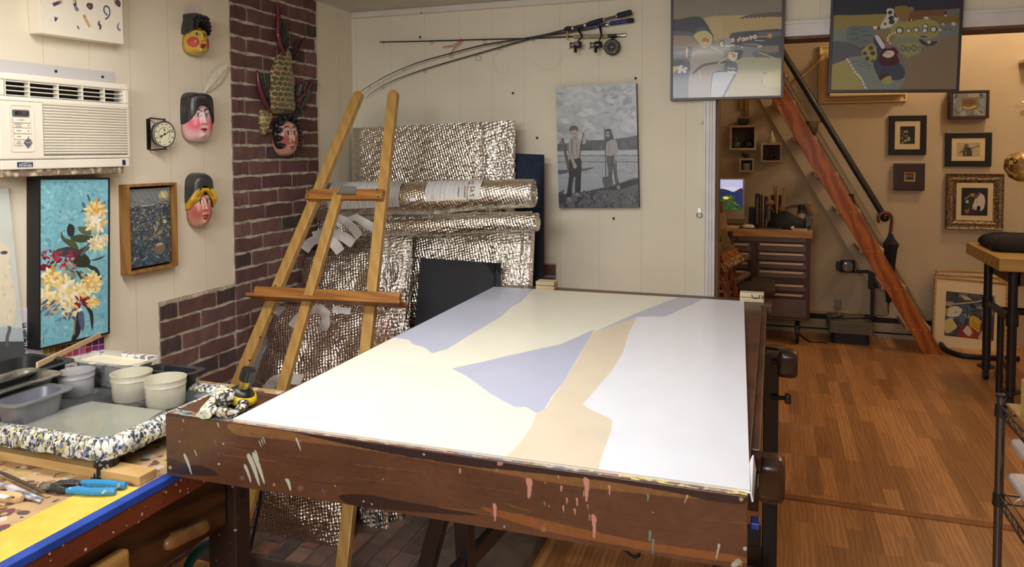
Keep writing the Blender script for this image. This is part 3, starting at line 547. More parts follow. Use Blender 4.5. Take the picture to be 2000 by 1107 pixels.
# ---- bird painting, half out of the frame
dp = .012
r, T, w, h = picture('bird_painting', 'pale grey painting of a shaggy white bird leaning on the left wall', 'painting', UX(-150, 379, XL + dp), UX(28, 374, XL + dp), UX(39, 700, XL + dp), UX(-139, 780, XL + dp), NX, dp)
B(T).box(-w / 2, w / 2, -h / 2, h / 2, -dp, -.001).build('panel', mat('panel_edge', (206, 208, 200), .7), r)
a = Art([(-150, 379), (28, 374), (39, 700), (-139, 780)], 200, 300, (204, 210, 202)); a.noise(.03, 20, 1); a.z(0, 360, 3.26)
a.poly([(-300, 1010), (-100, 1000), (20, 990), (130, 980), (130, 1200), (-300, 1200)], (74, 76, 80)).poly([(-300, 900), (120, 900), (125, 985), (20, 990), (-300, 1010)], (176, 188, 192), False)
a.line([(35, 860), (45, 910), (28, 960), (22, 1020)], 20, (96, 96, 98)).line([(-90, 860), (-80, 1020)], 18, (96, 96, 98))
a.poly([(0, 368), (50, 380), (78, 430), (62, 500), (75, 600), (92, 720), (78, 830), (55, 890), (0, 880), (-60, 900), (-120, 840), (-130, 600), (-70, 400)], (226, 216, 190)); a.daubs(60, (-100, 420, 80, 860), [(236, 228, 206), (214, 202, 172)], (6, 16), (1, 2), 4)
a.ell(42, 432, 22, 12, (92, 92, 96)).ell(48, 430, 7, 6, (30, 30, 34)).ell(-40, 432, 22, 12, (92, 92, 96)).poly([(-8, 400), (6, 402), (4, 430), (-6, 440)], (40, 40, 46), False).ell(0, 518, 10, 16, (50, 50, 56))
a.build('painted_surface', plane_fn(T, w, h), art_mat('art_matt', .7), r)
# ---- paper prints taped to the wall, low
def sheet(name, label, cat, pts, base, draw, nx=90, ny=90, off=.002):
    c4 = [UX(x, y, XL + off) for x, y in pts]; T = frame_T((c4[0] + c4[2]) / 2, c4[1] - c4[0] + c4[2] - c4[3], c4[0] - c4[3] + c4[1] - c4[2]); w = ((c4[1] - c4[0]).length + (c4[2] - c4[3]).length) / 2; h = ((c4[0] - c4[3]).length + (c4[1] - c4[2]).length) / 2
    o = tag(B(T).box(-w / 2, w / 2, -h / 2, h / 2, -off, -.0003).build(name, mat('paper', (226, 222, 224), .8)), label, cat); a = Art(pts, nx, ny, base); draw(a); a.build('print', plane_fn(T, w, h), art_mat('art_matt', .7), o)
def dr1(a):
    a.z(0, 330, 2.99); r_ = random.Random(2)
    for k in range(26): y = 900 + k * 6.5; a.line([(118 + r_.uniform(0, 12), y), (150 + r_.uniform(0, 10), y + r_.uniform(-5, 5))], r_.uniform(2, 9), r_.choice([(34, 32, 54), (60, 90, 100), (40, 40, 50)]), smooth=False)
sheet('ink_print', 'white paper print with black brush marks between the bird and flower paintings', 'print', [(30, 608), (64, 600), (70, 720), (34, 735)], (222, 216, 222), dr1)
def dr2(a):
    a.z(0, 640, 3.954); cs = [(236, 226, 60), (228, 186, 60), (214, 140, 60), (190, 90, 60), (206, 70, 90), (196, 70, 140), (220, 120, 170), (190, 50, 100), (150, 50, 170)]
    for k in range(11):
        for j in range(3):
            x0 = 340 + k * 48; y0 = 215 - k * 9 - j * 52 + 6; c = cs[min(8, k)]; c = tuple(max(0, int(v * (1 - .28 * j))) for v in c); a.poly([(x0, y0), (x0 + 44, y0 - 8), (x0 + 44, y0 + 38), (x0, y0 + 46)], c, False)
sheet('colour_chart', 'printed chart of coloured squares under the flower painting', 'chart', [(68, 655), (203, 628), (205, 700), (74, 742)], (224, 220, 226), dr2, 160, 110)
# ================================================================ MASKS on the left wall
def smooth(x, a, b): t = min(1, max(0, (x - a) / (b - a))); return t * t * (3 - 2 * t)
def gs(a, b, x, y, sx, sy): return math.exp(-((a - x) / sx) ** 2 - ((b - y) / sy) ** 2)
def mixc(c, d, k): return tuple(x * (1 - k) + y * k for x, y in zip(c, d))
Mface = art_mat('carved_paint', .38, coat=.25, coat_r=.3, bump=.12, bscale=60)
def mask(name, label, px0, px1, py0, py1, P):
    """face box in photo pixels -> place on the wall; P = the mask's own shape and paint"""
    D_ = P['D']; cpt = UX((px0 + px1) / 2, (py0 + py1) / 2, XL + D_ * .45); hh = (UX(px0, py0, XL + D_ * .4) - UX(px0, py1, XL + D_ * .4)).z / 2; hw = hh * P['asp']
    cpt = Vector((XL, cpt.y, cpt.z)); T = frame_T(cpt + Vector((.012, 0, 0)), (.3, .954, 0), (0, 0, 1)); r = thing(name, label, 'mask', (XL, cpt.y, cpt.z - hh))
    S = Matrix.Diagonal((hw, hh, hh, 1)); T = T @ S; dd = D_ / hh; ey, nt_, nb, my = P['eye'], P['eye'] + .1, P['nose'], P['mouth']
    def fh(a, b, t):
        q = dd * (1 - t ** 3.2) ** .5 * (1 - .12 * a * a)
        wn = smooth(b, nb - .06, nb + .03) * (1 - smooth(b, nt_ - .05, nt_ + .12)); n_ = dd * P['N'] * (.35 + .65 * (1 - (b - nb) / (nt_ - nb)) if nb <= b <= nt_ else .6) * wn * math.exp(-(a / .13) ** 2)
        n_ += dd * .12 * (gs(a, b, .12, nb + .03, .07, .06) + gs(a, b, -.12, nb + .03, .07, .06)); l = dd * P['L'] * (gs(a, b, 0, my + .045, .2, .045) + gs(a, b, 0, my - .05, .17, .05))
        br = dd * .1 * (gs(a, b, .3, ey + .14, .2, .06) + gs(a, b, -.3, ey + .14, .2, .06)); e_ = -dd * .07 * (gs(a, b, .3, ey, .16, .08) + gs(a, b, -.3, ey, .16, .08)); ch = dd * .12 * (gs(a, b, .42, nb - .05, .25, .22) + gs(a, b, -.42, nb - .05, .25, .22)) + dd * .16 * gs(a, b, 0, my - .25, .2, .12)
        return max(0, q + n_ + l + br + e_ + ch) if t < .999 else 0
    def fc(a, b, t):
        c = P['skin']; rx = abs(a)
        k = gs(rx, b, P['cheek'][0], P['cheek'][1], P['cheek'][2], P['cheek'][3]); c = mixc(c, P['red'], (1 if k > .36 else 0) if P.get('hard') else min(1, k * 1.2))
        m_ = abs(a); lipu = my + .085 * math.cos(min(m_ / .26, 1) * pi / 2) - .03 * math.exp(-(m_ / .05) ** 2); lipd = my - P['lipd'] * math.cos(min(m_ / .24, 1) * pi / 2)
        if m_ < P['lipw'] and lipd < b < lipu: c = P['lip']
        if m_ < P['lipw'] and abs(b - my) < .012: c = mixc(P['lip'], (30, 10, 10), .6)
        ex = (rx - .3) / .17; ez = (b - ey) / .075
        if ex * ex + ez * ez < 1.25: c = (40, 30, 28)
        if ex * ex + ez * ez < .85: c = P.get('white', (222, 214, 200))
        if math.hypot((rx - .29) / .07, (b - ey) / .07) < 1 and ex * ex + ez * ez < 1: c = P['iris']
        if math.hypot((rx - .29) / .03, (b - ey) / .03) < 1: c = (14, 12, 14)
        bl = ey + .2 + P['arch'] * math.sin(min(1, max(0, (rx - .05) / .5)) * pi) - P.get('frown', 0) * (1 - min(1, rx / .5))
        if .07 < rx < .56 and abs(b - bl) < .035 * (1.1 - rx): c = (34, 24, 24)
        if t > .97: c = mixc(c, (120, 96, 60), .5)
        if P.get('worn') and math.sin(a * 37 + 5 * math.sin(b * 23)) * math.sin(b * 41 + 3 * math.sin(a * 19)) > .72: c = mixc(c, P['worn'], .6)
        return c
    relief('face', P['face'], (0, P['fc']), fh, fc, T, Mface, r, 60, 150, 180)
    for (nm, outline, ctr, hfun, cf) in P['extra']: relief(nm, outline, ctr, hfun(dd), cf, T, Mface, r, 26, 110, 180)
    return r
def hair_h(k, amp, fa, fb): return lambda dd: (lambda a, b, t: 0 if t > .995 else dd * k * (1 - t ** 4) ** .5 + dd * amp * (1 - t ** 8) * math.sin(fa * a + 2 * math.sin(fb * b * .7)) * math.cos(fb * b))
dk = lambda c: (lambda a, b, t: mixc(c, (74, 70, 72), .5 if math.sin(40 * a + 9 * math.sin(9 * b)) > .75 else 0))
mask('wooden_mask', 'yellow-faced carved mask with curly black hair, the highest of the wall masks', 352, 416, 26, 110, dict(D=.058, asp=.66, fc=-.45, eye=-.02, nose=-.33, mouth=-.56, N=.32, L=.24, lipd=.16, lipw=.24, cheek=(.56, -.42, .3, .25), hard=1, red=(176, 62, 52), skin=(198, 162, 62), lip=(120, 24, 36), iris=(50, 50, 46), white=(190, 170, 110), arch=.07, worn=(120, 90, 40),
    face=[(-.95, -.3), (-.8, .0), (-.6, .3), (0, .42), (.6, .3), (.8, 0), (.95, -.3), (.92, -.7), (.6, -.95), (0, -1), (-.6, -.95), (-.92, -.7)],
    extra=[('hair', [(-1, -.05), (-.98, .3), (-.82, .65), (-.78, .9), (-.3, 1), (.2, .95), (.7, .9), (.85, .6), (1, .3), (.98, 0), (.8, .08), (.6, .32), (0, .5), (-.6, .3), (-.8, .05)], (0, .68), hair_h(1.12, .2, 22, 17), dk((30, 28, 32)))]))
mask('wooden_mask', 'pink-faced carved mask with short black hair and blue eyes beside the thermometer', 352, 421, 180, 279, dict(D=.062, asp=.66, fc=-.2, eye=.08, nose=-.26, mouth=-.5, N=.34, L=.13, lipd=.07, lipw=.21, cheek=(.55, -.28, .33, .26), red=(214, 92, 112), skin=(226, 188, 186), lip=(146, 30, 44), iris=(70, 130, 150), arch=.1, frown=.1,
    face=[(-.97, -.2), (-.86, .2), (-.66, .5), (0, .6), (.66, .5), (.86, .2), (.97, -.2), (.95, -.62), (.66, -.93), (0, -1), (-.66, -.93), (-.95, -.62)],
    extra=[('hair', [(-.99, -.3), (-1, .3), (-.9, .8), (-.5, 1), (0, 1), (.5, 1), (.9, .8), (1, .3), (.99, -.3), (.88, -.15), (.74, .25), (.62, .42), (0, .5), (-.62, .42), (-.74, .25), (-.88, -.15)], (0, .74), hair_h(1.1, .02, 50, 3), dk((32, 30, 32)))]))
mask('wooden_mask', 'ruddy carved mask in a black cap with gold band, the lowest of the wall masks', 361, 419, 336, 446, dict(D=.056, asp=.5, fc=-.3, eye=-.02, nose=-.32, mouth=-.55, N=.34, L=.2, lipd=.13, lipw=.22, cheek=(.55, -.4, .35, .3), red=(180, 92, 84), skin=(206, 150, 128), lip=(160, 28, 40), iris=(60, 44, 40), arch=.06, worn=(128, 84, 70),
    face=[(-.9, -.3), (-.85, .1), (-.7, .35), (0, .4), (.7, .35), (.85, .1), (.9, -.3), (.84, -.66), (.5, -.94), (0, -1), (-.5, -.94), (-.84, -.66)],
    extra=[('cap', [(-1, -.1), (-1, .3), (-.9, .75), (-.5, .97), (0, 1), (.5, .97), (.9, .75), (1, .3), (1, -.1), (.9, .1), (.6, .42), (0, .48), (-.6, .42), (-.9, .1)], (0, .66), hair_h(1.12, .0, 1, 1), dk((46, 48, 48))),
           ('gold_band', [(-.98, -.3), (-.96, .05), (-.64, .4), (0, .46), (.64, .4), (.96, .05), (.98, -.3), (.84, -.1), (.56, .27), (0, .34), (-.56, .27), (-.84, -.1)], (0, .4), lambda dd: (lambda a, b, t: 0 if t > .995 else dd * (1.1 - .5 * smooth(-b, -.1, .3))), lambda a, b, t: (200, 156, 40))]))
# pale feather behind the pink mask
q0, q1 = UX(398, 182, XL + .01), UX(444, 128, XL + .012)
ax = (q1 - q0); T = frame_T(q0, ax, NX.cross(ax)); Lf = ax.length; b = B(T)
f = thing('feather', 'pale feather tucked behind the pink mask', 'feather', q0)
out = [(Lf * k / 20, .006 + .022 * math.sin(pi * min(1, (k / 20)) ** 1.3) ** .7 if k > 2 else .002) for k in range(21)]
B(T).loft([[(x, -w_, -.001 + .004 * abs(w_) * 10), (x, 0, .003), (x, w_, -.001 + .004 * abs(w_) * 10), (x, 0, 0)] for x, w_ in out]).build('vane', mat('feather_white', (226, 218, 202), .9, bump=.4, bscale=200, c2=(214, 204, 188), nscale=60), f)
B(T).tube([(-.03, 0, .003), (Lf * .5, 0, .005), (Lf * .98, 0, .003)], [.0016, .001, .0005], 6).build('quill', mat('quill', (216, 206, 184), .6), f)

# ================================================================ FISH-BODIED FACE on the brick column
fz = XL + .01; R0 = thing('fish_carving', 'painted carving of a fish body ending in a curly-haired face on the brick column', 'carving', UX(555, 293, fz))
TF = frame_T(Vector((fz, 0, 0)), (0, 1, 0), (0, 0, 1)); FI = TF.inverted()
def fp(x, y, s=3.568, ox=500, oy=0, off=0.0): q = FI @ UX(ox + x / s, oy + y / s, fz + off); return (q.x, q.y)
def fpoly(pts, off=0.0): return [fp(x, y, off=off) for x, y in pts]
def scales(gold):
    def f_(a, b, t):
        k = 42; y = b * k; row = math.floor(y); x = a * k * .8 + (.5 if row % 2 else 0); fx, fy = x - math.floor(x) - .5, y - row
        if math.hypot(fx, fy) > .58: x += .5; row += 1; fx, fy = x - math.floor(x) - .5, y - row
        d = math.hypot(fx, fy) * .87; r_ = random.Random(int(row * 97 + math.floor(x))); c = mixc((112, 96, 52), (140, 122, 70), r_.random()) if gold else mixc((82, 74, 52), (116, 100, 66), r_.random())
        if r_.random() < .15: c = mixc(c, (150, 90, 60), .5)
        if .42 < d < .5: c = (186, 172, 130)
        elif d > .5: c = mixc(c, (30, 28, 26), .75)
        elif abs(d - .3) < .03: c = mixc(c, (50, 44, 30), .5)
        return c
    return f_
def scale_h(D_): return lambda a, b, t: 0 if t > .995 else D_ * (1 - t ** 2.2) ** .55 + .0022 * math.sin((b * 42 % 1) * pi) * (1 - t)
relief('fish_body', fpoly([(230, 300), (262, 345), (262, 420), (278, 500), (290, 560), (285, 640), (290, 720), (280, 790), (120, 800), (105, 740), (95, 640), (110, 560), (140, 480), (175, 400), (215, 350)], .03), fp(195, 620, off=.03), scale_h(.05), scales(False), TF, Mface, R0, 60, 150)
relief('side_scales', fpoly([(60, 760), (120, 770), (130, 820), (95, 880), (85, 940), (60, 935), (45, 860), (45, 800)], .02), fp(80, 850, off=.02), scale_h(.03), scales(True), TF, Mface, R0, 30, 80)
def fin(name, rail, rows):
    """fin: a red leading edge and striped rays between two edges"""
    b1 = B(); b1.tube([UX(500 + x / 3.568, y / 3.568, fz + o) for x, y, o in rail[0]], rail[1], 8); b1.build(name, mat('fin_red', (96, 26, 40), .4, coat=.3), R0, smooth=60)
    o = D.objects[name]; src = B()
    e0, e1 = rows; n = 7; L_ = 14
    for k in range(n):
        f0, f1 = k / n, (k + 1) / n; P0, P1, Pm = [], [], []
        for i in range(L_ + 1):
            s_ = i / L_; A_ = np.array(e0[0]) * (1 - s_) ** 2 + 2 * np.array(e0[1]) * s_ * (1 - s_) + np.array(e0[2]) * s_ ** 2; C_ = np.array(e1[0]) * (1 - s_) ** 2 + 2 * np.array(e1[1]) * s_ * (1 - s_) + np.array(e1[2]) * s_ ** 2
            p0, p1 = A_ + (C_ - A_) * f0, A_ + (C_ - A_) * f1; pm = (p0 + p1) / 2
            P0.append(UX(500 + p0[0] / 3.568, p0[1] / 3.568, fz + p0[2])); P1.append(UX(500 + p1[0] / 3.568, p1[1] / 3.568, fz + p1[2])); Pm.append(UX(500 + pm[0] / 3.568, pm[1] / 3.568, fz + pm[2] + .004))
        src.m = 1 if k % 2 else 0; bk = [p - NX * .006 for p in Pm]
        src.loft([[P0[i], Pm[i], P1[i], bk[i]] for i in range(L_ + 1)])
    return src.build('fin_rays', [mat('fin_dark', (44, 44, 46), .45, c2=(60, 56, 54), nscale=40), mat('fin_pale', (130, 122, 104), .5, c2=(78, 72, 66), nscale=60)], o)
fin('tail_fin', ([(150, 40, .02), (155, 130, .02), (150, 230, .025), (170, 330, .03), (205, 385, .03)], [.008, .012, .011, .011, .006]), (((165, 130, .02), (170, 260, .02), (210, 370, .02)), ((225, 150, .02), (232, 260, .02), (225, 350, .02))))
fin('tail_fin', ([(345, 262, .01), (320, 300, .015), (275, 400, .02)], [.004, .005, .005]), (((340, 270, .01), (320, 330, .012), (275, 410, .012)), ((290, 285, .01), (262, 320, .012), (250, 370, .012))))
fin('pectoral_fin', ([(10, 490, .02), (20, 600, .025), (50, 700, .025), (100, 780, .03)], [.005, .011, .011, .006]), (((15, 500, .02), (45, 640, .02), (110, 790, .02)), ((95, 520, .02), (100, 620, .02), (115, 730, .02))))
fin('pectoral_fin', ([(425, 562, .03), (380, 585, .03), (330, 660, .03), (280, 705, .035)], [.005, .007, .009, .01]), (((420, 565, .02), (390, 680, .02), (320, 770, .02)), ((290, 590, .02), (280, 640, .02), (265, 720, .02))))
# its face
fpx = FI @ UX(500 + 215 / 3.568, 930 / 3.568, fz + .04); hh = .105; hw = hh * .62; Tm = TF @ Matrix.Translation((fpx.x, fpx.y, .022)) @ Matrix.Rotation(-.3, 4, 'Y') @ Matrix.Diagonal((hw, hh, hh, 1)); dd = .062 / hh
def ffh(a, b, t): return 0 if t > .999 else dd * (1 - t ** 3.2) ** .5 + dd * .33 * math.exp(-(a / .12) ** 2) * smooth(b, -.42, -.34) * (1 - smooth(b, -.2, .15)) + dd * .14 * (gs(a, b, 0, -.56, .2, .04) + gs(a, b, 0, -.66, .15, .05)) - dd * .06 * (gs(a, b, .3, .02, .16, .08) + gs(a, b, -.3, .02, .16, .08))
def ffc(a, b, t):
    rx = abs(a); c = mixc((196, 152, 132), (168, 72, 66), min(1, 1.2 * gs(rx, b, .55, -.3, .32, .3))); ex, ez = (rx - .3) / .2, (b - .02) / .085
    if ex * ex + ez * ez < 1.3: c = (40, 30, 28)
    if ex * ex + ez * ez < .8: c = (206, 196, 172)
    if math.hypot((rx - .28) / .08, (b - .02) / .08) < 1: c = (40, 34, 30)
    if rx < .2 and abs(b + .61 - .0) < .06 * math.cos(rx / .2 * pi / 2) + .005: c = (150, 44, 42)
    if .06 < rx < .55 and abs(b - (.2 + .1 * math.sin((rx - .05) / .5 * pi))) < .03: c = (30, 26, 28)
    if abs(math.hypot((rx - .2) / .12, (b + .36) / .1) - 1) < .12 and rx < .34: c = (60, 40, 36)
    return c
relief('face', [(-.95, -.2), (-.85, .2), (-.6, .48), (0, .6), (.6, .48), (.85, .2), (.95, -.2), (.85, -.65), (.5, -.93), (0, -1), (-.5, -.93), (-.85, -.65)], (0, -.1), ffh, ffc, Tm, Mface, R0, 50, 140)
b = B(Tm)
for k in range(11):
    g = math.radians(-38 + k * 25.6); a_, b_ = -.98 * math.cos(g), -.1 + .8 * math.sin(g) + .05; r_ = .2
    b.ball((a_ * .94, b_, dd * .55), (.17, .15, dd * .42), 14, 9); b.tube([(a_ * .94 + .14 * math.cos(t_) * (1 - t_ / 14), b_ + .1 * math.sin(t_) * (1 - t_ / 14), dd * 1.0 + .01) for t_ in np.linspace(0, 9, 18)], .02, 6)
b.tube([(-.94 * math.cos(math.radians(g)), -.05 + .8 * math.sin(math.radians(g)), dd * .3) for g in range(-40, 222, 12)], [.14] * 22, 10); b.build('curly_hair', mat('carved_black', (28, 27, 32), .4, coat=.3), R0, smooth=60)

# ================================================================ BACK WALL
NY = Vector((0, -1, 0))
# ---- painting of two boys digging
dp = .035; yq = YB - dp
r, T, w, h = picture('boys_painting', 'grey painting of two shirtless boys with shovels by water, on the back wall', 'painting', UY(1087, 171, yq), UY(1244, 162, yq), UY(1246, 405, yq), UY(1090, 406, yq), NY, dp)
B(T).box(-w / 2, w / 2, -h / 2, h / 2, -dp, -.001).build('canvas', mat('canvas_dark_edge', (70, 50, 54), .7), r, bevel=.001)
a = Art([(1087, 171), (1244, 162), (1246, 405), (1090, 406)], 330, 500, (166, 172, 178)); a.noise(.12, 60, 1).noise(.06, 20, 2).z(1080, 150, 4.1)
a.daubs(90, (30, 60, 670, 480), [(176, 182, 188), (160, 166, 174), (150, 156, 166), (184, 188, 192)], (18, 50), (-.6, .6), 3, (.3, .6)).daubs(30, (400, 90, 640, 380), [(140, 146, 156), (128, 134, 146), (150, 156, 166)], (12, 40), (-1, .5), 4)
a.noise(.05, 14, 6)
a.poly([(20, 545), (120, 530), (260, 510), (400, 505), (560, 490), (620, 480), (690, 478), (690, 600), (20, 600)], (72, 76, 82)).daubs(80, (30, 510, 680, 595), [(86, 90, 96), (60, 64, 70), (96, 100, 104)], (8, 20), seed=5)
a.poly([(20, 597), (690, 583), (690, 640), (20, 640)], (168, 174, 180), False).poly([(20, 635), (690, 630), (690, 830), (500, 870), (260, 910), (20, 960)], (150, 157, 165), False).daubs(50, (40, 640, 680, 850), [(160, 166, 172), (144, 150, 160)], (14, 40), (-.3, .3), 6, (.2, .4))
a.line([(20, 632), (690, 628)], 5, (70, 60, 74), smooth=False).line([(20, 682), (690, 680)], 5, (70, 60, 74), smooth=False)
a.poly([(30, 750), (120, 745), (240, 735), (330, 725), (260, 750), (130, 765), (50, 780)], (74, 78, 84)).daubs(20, (40, 730, 300, 770), [(96, 100, 106), (60, 62, 68)], (6, 14), seed=7)
a.poly([(20, 960), (80, 940), (150, 930), (260, 915), (420, 880), (560, 840), (690, 820), (690, 1060), (20, 1060)], (84, 86, 92)).poly([(180, 985), (240, 930), (330, 905), (500, 870), (600, 830), (690, 820), (690, 845), (600, 880), (520, 905), (400, 905), (300, 925), (210, 1000), (170, 1040)], (34, 34, 40))
a.daubs(120, (30, 920, 690, 1050), [(60, 62, 68), (100, 102, 106), (76, 78, 84), (46, 48, 54)], (8, 24), seed=8).daubs(30, (50, 950, 680, 1020), [(140, 142, 146), (160, 162, 164)], (3, 9), seed=9).poly([(40, 960), (80, 935), (110, 960), (100, 1010), (45, 1010)], (56, 58, 64))
a.poly([(65, 492), (85, 488), (140, 740), (115, 745)], (78, 76, 76), False).line([(67, 495), (110, 735)], 4, (130, 128, 124), smooth=False)
sk, ss = (150, 146, 142), (112, 108, 106)
a.poly([(135, 650), (215, 645), (228, 720), (222, 800), (212, 935), (172, 940), (175, 830), (168, 800), (150, 880), (140, 960), (105, 965), (125, 800)], (32, 32, 38)).line([(180, 800), (165, 860), (148, 930)], 5, (80, 80, 86))
a.poly([(140, 500), (165, 488), (200, 490), (220, 510), (218, 560), (210, 640), (165, 655), (140, 600)], sk).poly([(140, 510), (160, 500), (158, 600), (168, 652), (150, 630)], ss).line([(188, 540), (190, 620)], 5, ss)
a.line([(135, 520), (130, 590), (150, 650), (172, 710)], 24, sk).line([(128, 530), (124, 590), (142, 650)], 6, ss).ell(174, 715, 15, 20, sk).line([(210, 505), (250, 530), (258, 480), (246, 445)], 20, (156, 150, 144)).ell(247, 446, 14, 12, (156, 150, 144))
a.line([(246, 450), (225, 560), (212, 640)], 8, (44, 44, 50), smooth=False).poly([(155, 440), (165, 490), (190, 492), (198, 450)], ss).ell(175, 452, 27, 36, (156, 148, 142)).poly([(136, 440), (135, 410), (155, 392), (185, 392), (204, 412), (202, 440), (185, 424), (150, 434)], (96, 56, 46)).line([(165, 455), (190, 452)], 4, (90, 80, 78)).line([(172, 478), (186, 477)], 3, (90, 70, 70)).ell(146, 452, 5, 9, ss)
a.ell(125, 985, 26, 22, (104, 104, 108)).ell(185, 942, 24, 16, (104, 104, 108)).ell(120, 975, 12, 6, (150, 150, 150)).ell(190, 938, 10, 5, (150, 150, 150))
a.poly([(430, 625), (495, 618), (508, 690), (512, 780), (525, 860), (500, 865), (485, 780), (478, 730), (470, 800), (475, 860), (440, 862), (440, 760)], (66, 68, 74)).line([(455, 640), (450, 760)], 10, (92, 94, 100)).line([(495, 700), (510, 840)], 8, (92, 94, 100))
a.poly([(428, 540), (450, 510), (495, 500), (510, 530), (500, 615), (430, 628)], sk).line([(452, 530), (448, 620)], 5, ss).line([(500, 515), (512, 580), (500, 640), (494, 685)], 18, sk).ell(494, 680, 12, 18, ss).line([(430, 510), (412, 470), (412, 420)], 16, (156, 150, 144)).ell(414, 412, 12, 12, (156, 150, 144))
a.poly([(420, 440), (430, 420), (465, 420), (475, 450), (490, 500), (470, 500), (450, 515), (425, 512)], (48, 48, 54)).ell(440, 462, 17, 26, (140, 138, 134)).ell(433, 455, 5, 5, (40, 40, 44)).ell(450, 455, 5, 5, (40, 40, 44)).ell(438, 480, 8, 4, (50, 50, 54)).poly([(422, 430), (468, 428), (466, 418), (440, 416)], (30, 30, 36), False)
a.line([(418, 405), (422, 800)], 8, (56, 56, 62), smooth=False).poly([(392, 810), (425, 800), (460, 808), (458, 860), (435, 895), (405, 880)], (72, 72, 78)).line([(405, 820), (410, 870)], 6, (100, 100, 106)).ell(455, 862, 22, 14, (84, 84, 88)).ell(520, 885, 16, 18, (120, 120, 124)).line([(270, 900), (400, 878)], 3, (120, 122, 126), smooth=False)
a.build('painted_surface', plane_fn(T, w, h), art_mat('art_satin', .35), r)

# ---- the two hanging abstracts over the opening
def abstract(name, label, pts, yq, dp, zo, draw, nx, ny, m, up=.62):
    BL_, BR_ = UY(*pts[3], yq), UY(*pts[2], yq); L0, R0_ = UY(*pts[0], yq), UY(*pts[1], yq)
    r, T, w, h = picture(name, label, 'painting', L0, R0_, BR_, BL_, NY, dp); fw = .011
    Mb = mat('dark_brown_frame', (50, 34, 36), .4)
    B(T).box(-w / 2 + fw, w / 2 - fw, -h / 2 + fw, h / 2 - fw, -dp, -.003).build('panel', mat('panel_edge_brown', (90, 70, 60), .7), r)
    B(T).ring(w - 2 * fw, h - 2 * fw, [(0, -dp), (fw, -dp), (fw, .004), (0, .004)]).build('frame', Mb, r, bevel=.001)
    a = Art(None, nx, ny, (128, 120, 100)); W2, H2 = w - 2 * fw, h - 2 * fw
    cpx = [UYinv(T @ Vector(p)) for p in ((-W2 / 2, H2 / 2, 0), (W2 / 2, H2 / 2, 0), (W2 / 2, -H2 / 2, 0), (-W2 / 2, -H2 / 2, 0))]
    a = Art(cpx, nx, ny, (120, 116, 100)); draw(a); a.build('painted_surface', plane_fn(T, W2, H2), m, r)
def UYinv(P): c = RC @ (np.array(P) - np.array((0, 0, EYE))); return (CX + F_PX * c[0] / c[2], CY + F_PX * c[1] / c[2])
